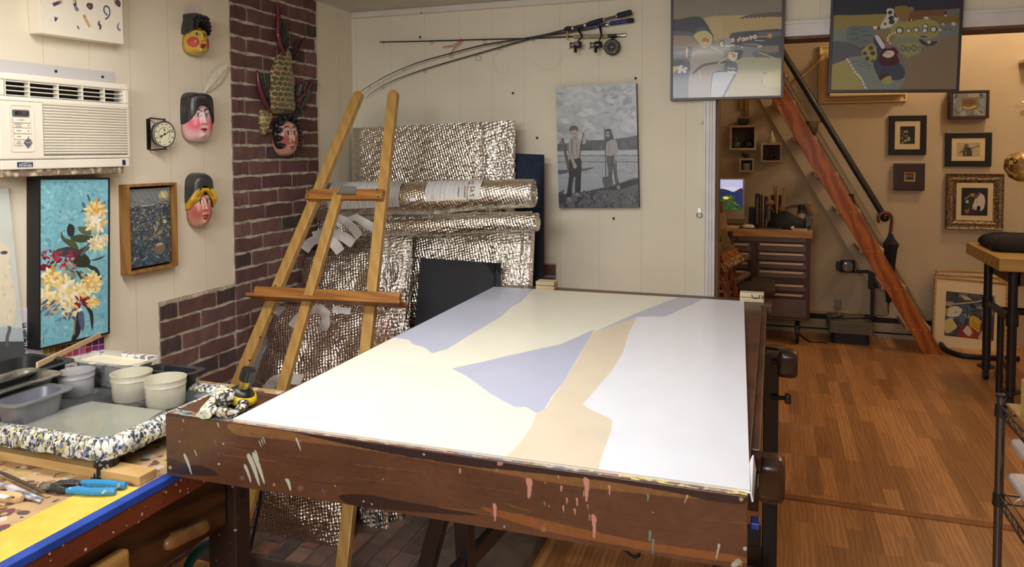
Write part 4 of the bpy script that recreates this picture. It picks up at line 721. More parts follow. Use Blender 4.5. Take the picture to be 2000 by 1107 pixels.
def drawA(a):
    a.z(1300, 0, 5.533)
    a.poly([(60, -800), (1300, -800), (1300, 160), (800, 165), (500, 190), (300, 210), (60, 220)], (122, 116, 98), False).poly([(400, 205), (800, 165), (1300, 150), (1300, 340), (900, 330), (700, 420), (520, 420)], (172, 150, 96))
    a.poly([(800, 200), (900, 160), (1050, 140), (1300, 128), (1300, 180), (1100, 182), (1000, 195), (870, 200)], (84, 72, 68))
    a.poly([(480, 200), (600, 195), (600, 420), (520, 430)], (176, 156, 104)).poly([(60, 380), (200, 378), (310, 430), (400, 520), (230, 520), (60, 545)], (142, 124, 106)).poly([(60, 520), (300, 510), (640, 540), (780, 520), (1300, 560), (1300, 640), (830, 640), (640, 700), (300, 760), (260, 1100), (60, 1100)], (118, 112, 104), False)
    a.poly([(60, 222), (160, 208), (280, 182), (380, 186), (440, 250), (490, 340), (520, 400), (500, 450), (420, 400), (310, 380), (60, 372)], (36, 38, 50)).poly([(60, 335), (250, 345), (330, 370), (300, 385), (60, 380)], (72, 76, 88)).poly([(310, 345), (390, 290), (440, 330), (360, 345)], (70, 74, 88))
    a.poly([(305, 390), (340, 350), (430, 332), (480, 360), (510, 410), (490, 470), (430, 515), (390, 500), (345, 440)], (182, 174, 106)).ell(432, 438, 38, 34, (168, 110, 44)).ell(426, 462, 20, 8, (226, 204, 160))
    a.poly([(690, 420), (700, 370), (760, 348), (960, 332), (1300, 328), (1300, 560), (1180, 560), (980, 470), (760, 480), (700, 460)], (44, 48, 58)).poly([(1020, 350), (1300, 345), (1300, 380), (1100, 400), (1000, 370)], (82, 86, 94)).poly([(990, 500), (1220, 490), (1225, 560), (1000, 560)], (118, 112, 96), False).poly([(560, 420), (690, 415), (700, 460), (640, 470), (560, 450)], (136, 134, 128))
    a.poly([(780, 500), (1000, 480), (990, 600), (860, 610), (820, 560)], (116, 126, 130)).poly([(940, 570), (1000, 550), (1120, 570), (1090, 625), (980, 625)], (96, 92, 86)).poly([(1110, 570), (1300, 560), (1300, 640), (1100, 640)], (54, 62, 74), False)
    a.poly([(760, 650), (830, 620), (980, 620), (1300, 640), (1300, 760), (1050, 800), (780, 800)], (158, 158, 120)).poly([(700, 820), (780, 760), (1060, 790), (1040, 900), (1300, 910), (1300, 1100), (600, 1100)], (170, 158, 106)).poly([(1050, 850), (1070, 800), (1160, 770), (1300, 730), (1300, 920), (1100, 930), (1050, 900)], (184, 172, 100))
    a.poly([(60, 660), (140, 640), (220, 640), (265, 690), (275, 760), (262, 1100), (60, 1100)], (66, 74, 88)).poly([(60, 540), (210, 520), (230, 620), (60, 640)], (66, 66, 68), False).poly([(215, 510), (290, 515), (285, 600), (250, 630), (220, 600)], (52, 62, 78)).poly([(60, 725), (140, 715), (110, 770), (60, 795)], (186, 176, 98)).poly([(70, 660), (140, 640), (200, 680), (120, 715), (70, 710)], (44, 50, 60))
    a.poly([(265, 760), (340, 770), (440, 700), (560, 680), (700, 690), (520, 800), (470, 1100), (262, 1100)], (152, 142, 130)).poly([(290, 560), (560, 560), (640, 590), (560, 680), (430, 700), (290, 800)], (156, 150, 140)).line([(290, 800), (400, 710), (540, 680), (690, 672), (770, 700)], 26, (52, 52, 62)).poly([(640, 690), (740, 670), (780, 710), (770, 780), (700, 770), (640, 760)], (72, 76, 88))
    a.poly([(510, 800), (560, 775), (680, 770), (760, 790), (700, 900), (620, 1100), (480, 1100), (490, 900)], (176, 184, 194)).line([(480, 1050), (495, 900), (510, 800), (560, 775), (680, 772)], 9, (40, 46, 58)).line([(755, 800), (700, 900), (620, 1050)], 22, (46, 52, 66)).poly([(690, 560), (760, 540), (835, 550), (810, 630), (760, 640)], (48, 58, 76)).poly([(675, 600), (700, 560), (760, 570), (775, 620), (740, 660), (690, 640)], (206, 196, 170)).ell(720, 580, 20, 12, (182, 124, 80)).ell(742, 604, 20, 14, (170, 110, 70), -.5).ell(772, 578, 10, 10, (222, 220, 206))
    for x, y in ((165, 720), (215, 738), (145, 742), (178, 752), (150, 775), (205, 772)): a.ell(x, y, 20, 16, (206, 206, 206))
    a.ell(530, 462, 24, 20, (36, 36, 44)).ell(532, 462, 14, 13, (180, 120, 70)).ell(610, 478, 34, 44, (32, 34, 44)).ell(610, 478, 22, 28, (222, 214, 200)).ell(616, 476, 14, 20, (176, 116, 62))
    for x, y, k in ((722, 435, 24), (785, 436, 16), (840, 425, 22), (876, 418, 20), (918, 406, 22), (965, 398, 24), (800, 412, 14)): a.ell(x, y, k * .9, k, (224, 208, 190), .4).ell(x - 3, y + 2, k * .5, k * .6, (186, 128, 92), .4)
    for k in range(9): a.ell(996 + 13 * k, 398 - k * .3, 7, 8, (150, 142, 108))
    a.ell(1126, 386, 28, 30, (160, 120, 60)).ell(1126, 386, 12, 13, (196, 180, 116))
    for k in range(7): a.ell(655 + 14 * k, 495 + 4 * math.sin(k), 8, 8, (206, 206, 204))
    for k in range(12): a.ell(490 + 12 * k, 505 + k * 6, 6, 5, (214, 206, 170))
    for k in range(12): a.ell(668 - 9 * k, 618 + 6 * k, 6, 5, (206, 204, 180))
    for k in range(12): a.ell(1010 + 15 * k, 566 + k * 5.6, 7, 6, (198, 194, 150))
    for k in range(7): a.ell(231 - k * .5, 515 + 16 * k, 10, 8, (220, 192, 120))
    for k in range(6): a.ell(362 + 3 * k, 770 + 15 * k, 12, 7, (190, 140, 110)).ell(364 + 3 * k, 770 + 15 * k, 7, 4, (224, 200, 170))
    for k in range(8): a.ell(680 + (k % 4) * 22, 735 + (k // 4) * 35 + 8 * (k % 2), 9, 7, (204, 206, 196))
    for x in (858, 908, 950, 992, 1030): a.ell(x, 203 - (x - 858) * .06, 11, 8, (214, 190, 150)).ell(x, 203 - (x - 858) * .06, 5, 4, (120, 90, 70))
    a.line([(955, 440), (1000, 438), (1080, 440)], 7, (190, 196, 200), True).line([(760, 480), (1000, 505)], 14, (56, 58, 66)).ell(828, 512, 9, 9, (206, 206, 196)).ell(1005, 505, 12, 8, (220, 220, 210), -.5).ell(1028, 498, 12, 8, (220, 220, 210), -.5).ell(1075, 790, 14, 14, (150, 130, 90))
abstract('abstract_painting', 'glossy abstract of black and cream shapes hanging left of the stair opening', [(1311.5, -150), (1534, -170), (1531, 190), (1309, 198)], YB - .05, .035, 0, drawA, 420, 560, art_mat('art_gloss', .45, coat=.38, coat_r=.09, bump=.6, bscale=6))
def drawB(a):
    a.z(1620, 0, 5.826)
    a.poly([(20, -900), (1540, -900), (1540, 100), (1200, 110), (900, 130), (600, 165), (300, 170), (20, 190)], (44, 46, 60), False).poly([(20, -900), (1540, -900), (1540, -60), (700, -10), (420, 0), (20, -20)], (96, 100, 84), False)
    a.poly([(20, 188), (300, 172), (650, 160), (780, 200), (700, 300), (560, 330), (300, 295), (180, 325), (20, 345)], (140, 128, 74)).poly([(20, 340), (190, 322), (200, 490), (20, 500)], (120, 128, 122), False).poly([(20, 490), (230, 485), (460, 560), (370, 650), (200, 675), (20, 735)], (88, 92, 98))
    a.poly([(850, 130), (1540, 92), (1540, 200), (1000, 210), (850, 215)], (112, 78, 50), False).poly([(1130, 180), (1540, 170), (1540, 290), (1240, 280), (1130, 220)], (118, 100, 50), False).poly([(1335, 110), (1540, 95), (1540, 172), (1330, 180)], (106, 104, 108), False).poly([(1210, 280), (1540, 260), (1540, 390), (1300, 440), (1200, 440)], (112, 120, 118), False)
    a.poly([(735, 100), (790, 68), (900, 80), (905, 180), (880, 235), (810, 235), (750, 180)], (128, 108, 48)).poly([(800, 190), (900, 190), (890, 235), (810, 235)], (132, 100, 76)).poly([(900, 90), (950, 80), (960, 120), (910, 130)], (120, 116, 84))
    a.poly([(690, 330), (740, 260), (900, 240), (1080, 215), (1220, 250), (1250, 340), (1200, 430), (1000, 440), (780, 430)], (148, 140, 84)).poly([(710, 440), (1040, 430), (1060, 560), (900, 660), (790, 560)], (126, 132, 114)).poly([(1260, 460), (1400, 400), (1540, 380), (1540, 1060), (740, 1060), (860, 870), (900, 660), (1040, 600), (1100, 520)], (126, 110, 88), False)
    a.poly([(800, 520), (880, 490), (1040, 500), (1040, 590), (900, 640), (810, 590)], (146, 142, 90)).poly([(30, 735), (200, 675), (300, 800), (430, 1060), (20, 1060)], (154, 146, 92), False).poly([(200, 672), (420, 640), (500, 700), (540, 860), (600, 930), (860, 870), (730, 1060), (430, 1060), (320, 850)], (120, 130, 122))
    a.poly([(190, 380), (240, 300), (380, 292), (480, 300), (520, 350), (490, 450), (420, 520), (280, 510), (200, 460)], (102, 114, 114)).poly([(520, 330), (650, 330), (690, 400), (600, 400)], (120, 116, 110)).poly([(580, 400), (690, 370), (720, 460), (620, 480)], (132, 116, 60))
    for x0, y0, l, s_ in ((250, 345, 85, -22), (345, 358, 108, -10), (238, 390, 75, -10), (378, 408, 96, -8), (245, 445, 95, -6), (365, 478, 85, -20), (262, 708, 80, -10), (362, 712, 70, 6), (300, 742, 56, -6), (355, 755, 60, -4), (428, 742, 50, 2), (425, 780, 36, -8)): a.line([(x0, y0), (x0 + l, y0 + s_)], 7, (40, 44, 60), True)
    a.poly([(650, 110), (690, 95), (730, 110), (740, 180), (790, 215), (740, 270), (690, 310), (590, 325), (580, 290), (650, 170)], (196, 192, 184)).poly([(735, 145), (770, 190), (750, 200), (730, 170)], (60, 30, 34), False)
    for x, y, rx, ry in ((690, 143, 28, 22), (703, 205, 34, 26), (710, 250, 34, 26)): a.ell(x, y, rx, ry, (50, 56, 66), -.4)
    a.ell(632, 272, 17, 15, (116, 52, 40)).poly([(495, 300), (530, 285), (580, 318), (540, 340)], (84, 42, 42)).ell(523, 312, 26, 22, (206, 200, 184))
    a.poly([(515, 400), (560, 405), (620, 460), (700, 560), (620, 560), (580, 700), (500, 730), (540, 560), (500, 470)], (56, 66, 80)).poly([(500, 730), (580, 690), (760, 700), (840, 760), (860, 840), (820, 900), (720, 912), (690, 860), (590, 900), (545, 850)], (60, 68, 86))
    a.poly([(600, 570), (660, 530), (740, 540), (790, 610), (800, 700), (720, 745), (620, 750), (560, 690)], (72, 26, 34)).poly([(625, 480), (700, 500), (720, 540), (640, 550), (615, 510)], (132, 96, 104)).poly([(515, 415), (560, 410), (620, 500), (625, 545), (590, 545)], (198, 194, 200)).poly([(605, 625), (650, 580), (700, 575), (740, 600), (720, 640), (670, 658), (630, 648)], (196, 190, 184)).ell(662, 608, 28, 14, (130, 124, 124), .1).ell(662, 608, 20, 9, (196, 190, 184), .1)
    a.poly([(370, 580), (450, 510), (510, 520), (540, 600), (520, 690), (440, 690), (380, 640)], (156, 146, 84))
    for x, y, k, c in ((472, 545, 28, (78, 66, 74)), (403, 608, 24, (66, 70, 78)), (493, 605, 28, (62, 66, 78)), (430, 665, 26, (62, 66, 78)), (495, 693, 24, (90, 84, 94))): a.ell(x, y, k, k * .92, c)
    a.poly([(560, 870), (600, 840), (680, 845), (600, 905), (580, 912)], (80, 36, 38)).poly([(590, 915), (680, 862), (715, 915), (690, 950), (630, 955)], (154, 148, 84)).poly([(770, 620), (810, 615), (850, 680), (860, 750), (830, 760)], (112, 104, 108)).ell(345, 533, 16, 12, (140, 110, 104))
    for k, (x, y) in enumerate(((203, 678), (225, 705), (247, 742), (270, 780), (293, 818), (318, 845), (343, 870), (360, 895), (377, 928), (390, 960), (407, 996), (427, 1028))): a.ell(x, y, 14, 15, (204, 198, 180))
    for x, y in ((745, 370), (712, 383), (682, 404), (664, 432), (665, 460), (690, 492)): a.ell(x, y, 14, 13, (200, 192, 150))
    for x, y, k in ((800, 346, 46), (902, 346, 30), (988, 338, 36), (1092, 298, 36), (1086, 346, 38), (1185, 332, 44), (1262, 338, 24)): a.ell(x, y, k, k * .85, (56, 66, 78)).ell(x - 2, y + 2, k * .55 + 4, k * .5 + 4, (206, 200, 186))
    for x, y, k in ((840, 548, 32), (896, 558, 28), (962, 545, 32), (1034, 548, 28)): a.ell(x, y, k, k * 1.05, (60, 68, 84)).ell(x, y, k * .72, k * .78, (140, 140, 104) if x > 1000 else (124, 130, 112))
    for x, y, k in ((1293, 275, 16), (1412, 272, 26), (1355, 272, 8), (1325, 333, 14), (1378, 333, 12), (1320, 175, 15)): a.ell(x, y, k, k * .8, (190, 186, 180) if k > 14 else (80, 84, 84))
    a.poly([(1015, 445), (1060, 450), (1140, 470), (1225, 470), (1200, 505), (1120, 522), (1050, 500)], (52, 58, 72)).ell(1100, 460, 36, 18, (128, 118, 106), .2).ell(1132, 480, 22, 18, (196, 186, 166)).ell(1072, 418, 38, 10, (60, 62, 66)).poly([(905, 215), (960, 215), (1070, 208), (1060, 216), (980, 222), (945, 242), (910, 240)], (80, 32, 34)).ell(934, 228, 12, 10, (206, 196, 170)).poly([(1070, 200), (1110, 188), (1130, 215), (1100, 220)], (206, 198, 176)).poly([(1305, 150), (1335, 125), (1335, 165), (1310, 170)], (80, 32, 34), False)
abstract('abstract_painting', 'matt abstract with a maroon eye and pearl rows hanging over the stair opening', [(1626, -170), (1884, -185), (1880, 177), (1621, 183)], YB - .05, .035, 0, drawB, 460, 560, art_mat('art_matt', .7))

# ---- fishing rods hung together
G = 'fishing rods hung on the back wall'
yr = YB - .03
ROFF = 0
def rp(x, y, off=.0): return UY(660 + x / 3.125, y / 3.125, yr - off - ROFF)
Mrod = mat('rod_blank', (26, 26, 40), .25, coat=.5); Mcork = mat('cork', (176, 160, 122), .85, c2=(150, 132, 96), nscale=160, nmix=(.45, .6)); Mfoam = mat('grip_foam', (26, 27, 38), .7); Mch = mat('chrome', (200, 198, 192), .18, 1); Mred = mat('rod_red', (80, 26, 36), .3); Mblue = mat('rod_blue', (28, 48, 110), .3)
def guides(b, pts, rr=.008):
    for x, y, k in pts: c = rp(x, y) ; b.tube([c + Vector((k * rr * math.cos(t), 0, -k * rr * 1.4 + k * rr * math.sin(t))) for t in np.linspace(0, 2 * pi, 14, endpoint=False)], .0009, 5, True)
def rod(label, pts, r, hand, gd):
    P = [rp(*p[:2], p[2] if len(p) > 2 else 0) for p in pts]; P = [Vector(q) for q in catmull([tuple(p) for p in P], 6, False)]
    t = thing('fishing_rod', label, 'fishing rod', P[-1], G); n = len(P)
    B().tube(P, [r[0] + (r[1] - r[0]) * i / (n - 1) for i in range(n)], 8).build('blank', Mrod, t, smooth=60)
    for g_ in gd: b = B(); guides(b, [g_]); b.build('line_guide', md, t, smooth=60)
    for nm, pp, rr, m in hand: B().tube([rp(*p) for p in pp], rr, 14).build(nm, m, t, smooth=50)
    return t
ROFF = .02
t1 = rod('longest drooping rod with black foam grips, the highest handle of the three', [(75, 607, .03), (150, 550, .03), (300, 462, .02), (480, 385, .0), (690, 325, 0), (900, 272, 0), (1180, 228, 0), (1350, 192, 0), (1700, 98, 0)], (.001, .0055), [('winding', [(1290, 206), (1360, 188)], .0045, Mred), ('front_grip', [(1382, 180), (1400, 176), (1430, 170)], [.008, .011, .01], Mfoam), ('reel_seat', [(1430, 172), (1520, 152)], .0085, mat('seat_black', (30, 26, 36), .3)), ('rear_grip', [(1520, 152), (1535, 146), (1600, 126), (1620, 120)], [.009, .012, .0115, .009], Mfoam), ('butt_grip', [(1703, 97), (1712, 94), (1785, 76), (1793, 74)], [.009, .0125, .013, .010], Mfoam), ('ring', [(1428, 172), (1438, 169)], .0105, Mch), ('ring', [(1502, 154), (1514, 151)], .0105, Mch), ('ring', [(1621, 120), (1625, 119)], .008, Mch), ('ring', [(1700, 99), (1704, 98)], .008, Mch)], [(195, 522, .6), (400, 412, .8), (690, 325, 1.3), (990, 258, 2)])
ROFF = 0
t2 = rod('drooping rod with a long blue handle below the black foam one', [(168, 602, .02), (215, 560, .02), (330, 495, .01), (530, 422, 0), (850, 328, 0), (1180, 236, 0), (1400, 196, .005), (1560, 170, .005)], (.001, .0052), [('fore_grip', [(1480, 178), (1500, 172), (1570, 160), (1580, 158)], [.008, .0105, .0105, .008], Mblue), ('reel_seat', [(1570, 160), (1650, 148)], .0075, mat('seat_blue', (30, 40, 84), .25)), ('rear_grip', [(1658, 147), (1670, 142), (1765, 128)], [.008, .0105, .0105], Mblue), ('butt_cap', [(1765, 128), (1800, 123), (1806, 122)], [.0115, .0115, .009], Mfoam), ('ring', [(1562, 163), (1578, 160)], .0085, Mch), ('ring', [(1638, 152), (1650, 149)], .0098, Mch)], [(275, 530, .5), (530, 425, .8), (855, 330, 1.8), (1195, 234, .8)])
ROFF = -.014
t3 = rod('straight fly rod with a cork grip, lowest handle of the three', [(255, 256, 0), (560, 250, 0), (900, 240, 0), (1200, 233, 0), (1440, 222, 0)], (.003, .004), [('cork_grip', [(1438, 226), (1450, 224), (1640, 220), (1648, 219)], [.006, .0098, .0108, .0095], Mcork), ('reel_seat', [(1648, 219), (1710, 217)], .0085, mat('seat_black', (30, 26, 36), .3)), ('locking_rings', [(1706, 217), (1712, 217), (1713, 217), (1722, 217), (1723, 217), (1752, 214), (1757, 214)], [.009, .009, .007, .007, .009, .0095, .009], Mch)], [(278, 256, .5), (572, 250, .9), (895, 242, 1.1)])
# reels
ROFF = 0
def reel_c(x, y, off=.03): return rp(x, y, off)
c = rp(1672, 287, .012)
fr = thing('fly_reel', 'round black fly reel with drilled face under the cork grip', 'reel', c); T = frame_T(c, (1, 0, 0), (0, 0, 1)); R_ = .0385
B(T).lathe([(R_ * .92, -.014), (R_, -.012), (R_, .004), (R_ * .96, .008), (R_ * .5, .009), (.001, .009)], 40).build('spool_case', mat('reel_matt', (18, 18, 22), .6), fr, smooth=40)
b = B(T)
for k in range(16):
    for q, rr in ((.78, .0024), (.6, .0018)): g = k * pi / 8 + (.2 if q < .7 else 0); b.ball((R_ * q * math.cos(g), R_ * q * math.sin(g), .009), (rr, rr, .0008), 8, 4)
b.ball((R_ * .35, -R_ * .68, .009), (.0042, .0042, .003), 10, 6); b.build('drilled_holes', mat('reel_dots', (196, 184, 150), .5), fr)
B(T).lathe([(.009, .008), (.009, .012), (.004, .013)], 20).build('hub', mat('reel_hub', (44, 44, 52), .3), fr, smooth=40); B().tube([rp(1672, 240, .01), rp(1680, 225, .004)], [.006, .009], 8).build('reel_foot', md, fr)
def spin_reel(label, cx, cy, ax, stem):
    c = rp(cx, cy, .035); t = thing('spinning_reel', label, 'reel', c, 'spinning reels hung under the rods'); T = frame_T(c, (1, 0, 0), (0, 0, 1)) @ Matrix.Rotation(ax, 4, 'Z') @ Matrix.Rotation(pi / 2, 4, 'Y')
    B(T).lathe([(.012, -.03), (.016, -.026), (.0185, -.01), (.0185, .004), (.016, .006)], 24).build('rotor', mat('reel_black', (24, 24, 30), .3, coat=.4), t, smooth=40)
    B(T).lathe([(.012, .004), (.016, .006), (.013, .009), (.013, .02), (.0165, .023), (.016, .027), (.009, .03)], 24).build('spool', mat('reel_steel', (150, 146, 136), .25, .9), t, smooth=40)
    B(T).tube([(.018, 0, .0), (.024, .004, .018), (.014, .016, .034), (-.01, .018, .034), (-.02, .006, .01)], .0013, 6).build('bail_wire', Mch, t, smooth=60)
    B().ball(c + Vector((.0, .004, -.004)), (.02, .014, .014), 16, 10).build('gear_body', mat('reel_black', (24, 24, 30), .3, coat=.4), t, smooth=60)
    B().tube([rp(*p) for p in stem], [.0035, .004, .006], 8).build('stem', md, t, smooth=60)
    kk = c + Vector((.004, -.02, -.02)); B().cyl(c + Vector((0, -.012, 0)), kk, .0025, n=8).cyl(kk, kk + Vector((.0, -.004, -.018)), .0065, .008, 12).build('crank_knob', md, t, smooth=50)
spin_reel('spinning reel with a red badge under the rods, left of its pair', 1452, 275, pi * 1.0, [(1455, 262, .03), (1490, 225, .02), (1468, 178, .004)])
spin_reel('spinning reel next to the round fly reel', 1575, 275, pi * 1.0, [(1590, 262, .03), (1608, 215, .03), (1600, 165, .006)])
tp = rp(1452, 262, .056); B().box(tp.x - .012, tp.x + .012, tp.y - .001, tp.y, tp.z - .006, tp.z + .006).build('badge', mat('reel_badge', (150, 56, 60), .4), D.objects['spinning_reel'])
b = B(); P = [rp(x, y, .006) for x, y in ((1398, 165), (1403, 190), (1397, 215), (1398, 240))]
b.tube(P, .0045, 8); c = rp(1400, 178); b.tube([c + Vector((.006 * math.cos(t_), .014 * math.sin(t_), .002 * t_)) for t_ in np.linspace(0, 6, 12)], .003, 6)
tag(b.build('rod_tie', mat('yellow_tie', (190, 160, 50), .5), smooth=60), 'yellow tie wrapped round the rod handles', 'tie')
b = B(); P = [rp(x, y, .008) for x, y in ((640, 291), (665, 282), (700, 278), (735, 258), (750, 243), (752, 240), (745, 262), (722, 280), (700, 310), (680, 338))]; b.tube([Vector(q) for q in catmull([tuple(p) for p in P], 4, False)], .0022, 6); b.ball(rp(750, 243, .006), .006, 10, 6)
tag(b.build('red_string', mat('cord_red', (190, 44, 52), .7), smooth=60), 'short red cord knotted on the straight rod', 'string')
b = B(); P = [rp(x, y, -.01) for x, y in ((985, 300), (955, 350), (950, 400), (985, 442), (1025, 440), (1048, 400))]; b.tube([Vector(q) for q in catmull([tuple(p) for p in P], 5, False)], .0005, 4); P = [rp(x, y, -.01) for x, y in ((1100, 350), (1170, 360), (1230, 410), (1290, 425), (1340, 395), (1380, 330))]; b.tube([Vector(q) for q in catmull([tuple(p) for p in P], 5, False)], .0005, 4)
tag(b.build('loose_line', mat('nylon', (176, 166, 146), .4)), 'loose loops of thin fishing line against the back wall', 'fishing line')
# ================================================================ FOIL, EASEL (brick hearth corner)
Mf1 = foil_mat('bubble_foil', (232, 226, 214), .2, 78, .7, .4, (2, 2, 11)); Mf2 = foil_mat('bubble_foil_bright', (250, 248, 244), .18, 62, .8, .7, (10, 10, 3)); Mf3 = foil_mat('bubble_foil_roll', (234, 227, 213), .26, 80, .5, .25, (4, 3, 3))
def slab(name, px, pl, th, m, parent=None, seed=1, amp=.006, nx=26, ny=22, bulge=.0, origin=None):
    """soft slab from four pixel corners on a leaning plane Y = y0 + s (Z - z0)"""
    c = [UL(x, y, *pl) for x, y in px]; y0, z0, s = pl; c = [Vector((max(q.x, XL + .015), q.y, max(q.z, .003))) for q in c]; nrm = Vector((0, -1, s)).normalized(); g = np.random.default_rng(seed); ph = g.uniform(0, 6, 8); b = B(); F = []
    for j in range(ny + 1):
        for i in range(nx + 1):
            u, v = i / nx, j / ny; p = (c[0] * (1 - u) + c[1] * u) * (1 - v) + (c[3] * (1 - u) + c[2] * u) * v
            e = min(1, 8 * min(u, 1 - u), 8 * min(v, 1 - v)); k = amp * (math.sin(9 * u + ph[0] + 3 * v) + math.sin(14 * v + ph[1]) * .6 + math.sin(23 * u + 17 * v + ph[2]) * .5 + .4 * math.sin(41 * v - 13 * u + ph[3])) * e + bulge * math.sin(pi * u) * math.sin(pi * v)
            F.append(p + nrm * (th * (e ** .5) + k))
    n = (nx + 1) * (ny + 1); bk = []
    for j in range(ny + 1):
        for i in range(nx + 1): u, v = i / nx, j / ny; bk.append((c[0] * (1 - u) + c[1] * u) * (1 - v) + (c[3] * (1 - u) + c[2] * u) * v)
    fs = []
    for j in range(ny):
        for i in range(nx): a = j * (nx + 1) + i; fs.append((a, a + 1, a + nx + 2, a + nx + 1)); fs.append((n + a, n + a + nx + 1, n + a + nx + 2, n + a + 1))
    rim = [i for i in range(nx + 1)] + [j * (nx + 1) + nx for j in range(1, ny + 1)] + [ny * (nx + 1) + i for i in range(nx - 1, -1, -1)] + [j * (nx + 1) for j in range(ny - 1, 0, -1)]
    for a, q in zip(rim, rim[1:] + rim[:1]): fs.append((a, q, n + q, n + a))
    b.add(F + bk, fs); return b.build(name, m, parent, smooth=60)
# pale board at the very back, behind the foil
tag(slab('plastic_wrapped_board', [(672, 262), (760, 258), (760, 955), (676, 955)], (3.53, 1.3, .02), .018, mat('pale_plastic', (196, 192, 180), .35, c2=(182, 178, 164)), amp=.0), 'pale plastic-wrapped board behind the foil sheets in the corner', 'board')
tag(slab('moving_blanket', [(1000, 299), (1063, 302), (1062, 925), (1000, 925)], (3.44, 1.2, .02), .05, mat('navy_quilt', (24, 40, 62), .9, bump=.5, bscale=60, c2=(18, 30, 50), nscale=30), amp=.002), 'folded navy quilted blanket standing behind the foil at its right edge', 'blanket')
t = thing('foil_sheet', 'tall folded foil sheet standing behind the roll, its bright right strip reaching highest', 'foil sheet', UL(850, 520, 3.36, 1.0, .08), 'reflective foil sheets stacked in the corner')
slab('folded_sheet', [(689, 250), (944, 238), (950, 962), (680, 962)], (3.38, 1.0, .08), .02, Mf1, t, 3, .004); slab('folded_strip', [(940, 240), (1006, 234), (1011, 955), (944, 955)], (3.36, 1.0, .08), .024, Mf2, t, 4, .006, 12, 30)
# bag A : big folded pouches
PA = (2.84, HZ, .36)
A_ = [(508, 478), (1046, 416), (1028, 900), (470, 900)]
t = thing('insulated_foil_bag', 'large flat reflective bag at the back of the stack, under the labelled roll', 'bag', UL(780, 700, *PA), 'reflective insulated bags stacked in the corner')
slab('bag_body', [(580, 448), (1040, 418), (1026, 640), (520, 640)], PA, .05, Mf1, t, 5, .006, 40, 30, .02)
slab('side_gusset', [(1022, 420), (1046, 424), (1034, 700), (1006, 700)], (2.82, HZ, .36), .045, Mf2, t, 6, .008, 10, 40)
slab('top_fold', [(620, 424), (1040, 412), (1046, 446), (620, 470)], (2.77, HZ, .36), .03, Mf2, t, 16, .008, 40, 8)
t = thing('insulated_foil_bag', 'reflective bag in the middle of the stack with bright crumpled folds beside the black board', 'bag', UL(680, 700, 2.72, HZ, .38), 'reflective insulated bags stacked in the corner')
slab('bag_body', [(530, 487), (760, 478), (730, 1075), (440, 1000)], (2.72, HZ, .36), .04, Mf1, t, 7, .006, 34, 40, .01)
slab('side_gusset', [(742, 452), (806, 462), (786, 1045), (700, 1045)], (2.69, HZ, .37), .04, Mf2, t, 8, .012, 16, 50)
slab('side_gusset', [(690, 700), (745, 690), (762, 1072), (700, 1060)], (2.62, HZ, .37), .03, Mf2, t, 18, .010, 12, 30)
PB = (2.44, HZ, .44)
t = thing('insulated_foil_bag', 'front reflective bag leaning lowest, reaching down onto the brick hearth', 'bag', UL(570, 1040, *PB), 'reflective insulated bags stacked in the corner')
slab('bag_body', [(519, 590), (770, 606), (672, 1098), (424, 1040)], PB, .03, foil_mat('bubble_foil_front', (222, 208, 198), .22, 78, .7, .4, (2.5, 2.5, 9)), t, 9, .007, 40, 60, .012)
slab('clear_pocket', [(522, 596), (560, 598), (470, 800), (432, 760)], (2.42, HZ, .44), .006, mat('clear_film', (220, 216, 214), .12, trans=.7), t, 10, .002, 8, 20)
# rolls
def roll(label, pa, pb, ra, rb, m, pl, sag=.004, g=None):
    A0, B0 = UL(*pa, *pl), UL(*pb, *pl); t = thing('foil_roll', label, 'foil roll', (A0 + B0) / 2 - Vector((0, 0, ra)), 'rolls of bubble foil'); d = (B0 - A0); n = 26
    pts, rr = [], []
    for i in range(n + 1): s_ = i / n; pts.append(A0 + d * s_ + Vector((0, 0, .003 * math.sin(9 * s_)))); rr.append((ra + (rb - ra) * s_) * (1 + .05 * math.sin(14 * s_) * math.sin(3 * s_)))
    b = B(); b.tube(pts, rr, 40); b.build('rolled_foil', m, t, smooth=50)
    for p, q, r_ in ((A0, -1, ra), (B0, 1, rb)):
        b = B(); dd_ = d.normalized() * q; e1 = dd_.orthogonal().normalized(); e2 = dd_.cross(e1)
        b.tube([p + dd_ * .004 + (e1 * math.cos(x) + e2 * math.sin(x)) * r_ * (1 - x / 32) for x in np.linspace(0, 28, 90)], .0035, 5); b.build('spiral_end', Mf2, t)
    return t, A0, B0
tr, A0, B0 = roll('upper foil roll with printed labels lying across the stack', (622, 393), (1040, 378), .088, .062, Mf3, (3.08, 1.3, .05))
t2_, A1, B1 = roll('plain crumpled foil roll lying under the labelled one', (640, 450), (1048, 434), .04, .04, Mf1, (3.10, 1.3, .05))
dX = (B0 - A0)
def wrap(name, s0, s1, a0, a1, m_art, draw, nx, ny, parent):
    a = Art(None, nx, ny, (214, 212, 206)); draw(a); d = dX.normalized(); up = Vector((0, 0, 1)); e1 = (up - d * up.dot(d)).normalized(); e2 = d.cross(e1); e2 = e2 if e2.y < 0 else -e2
    def fn(U, V):
        s_ = s0 + (s1 - s0) * U; th = a0 + (a1 - a0) * V; r_ = (.088 + (.062 - .088) * s_) * 1.04 + .002
        return tuple(A0[i] + dX[i] * s_ + (e1[i] * np.cos(th) + e2[i] * np.sin(th)) * r_ for i in range(3))
    return a.build(name, fn, m_art, parent)
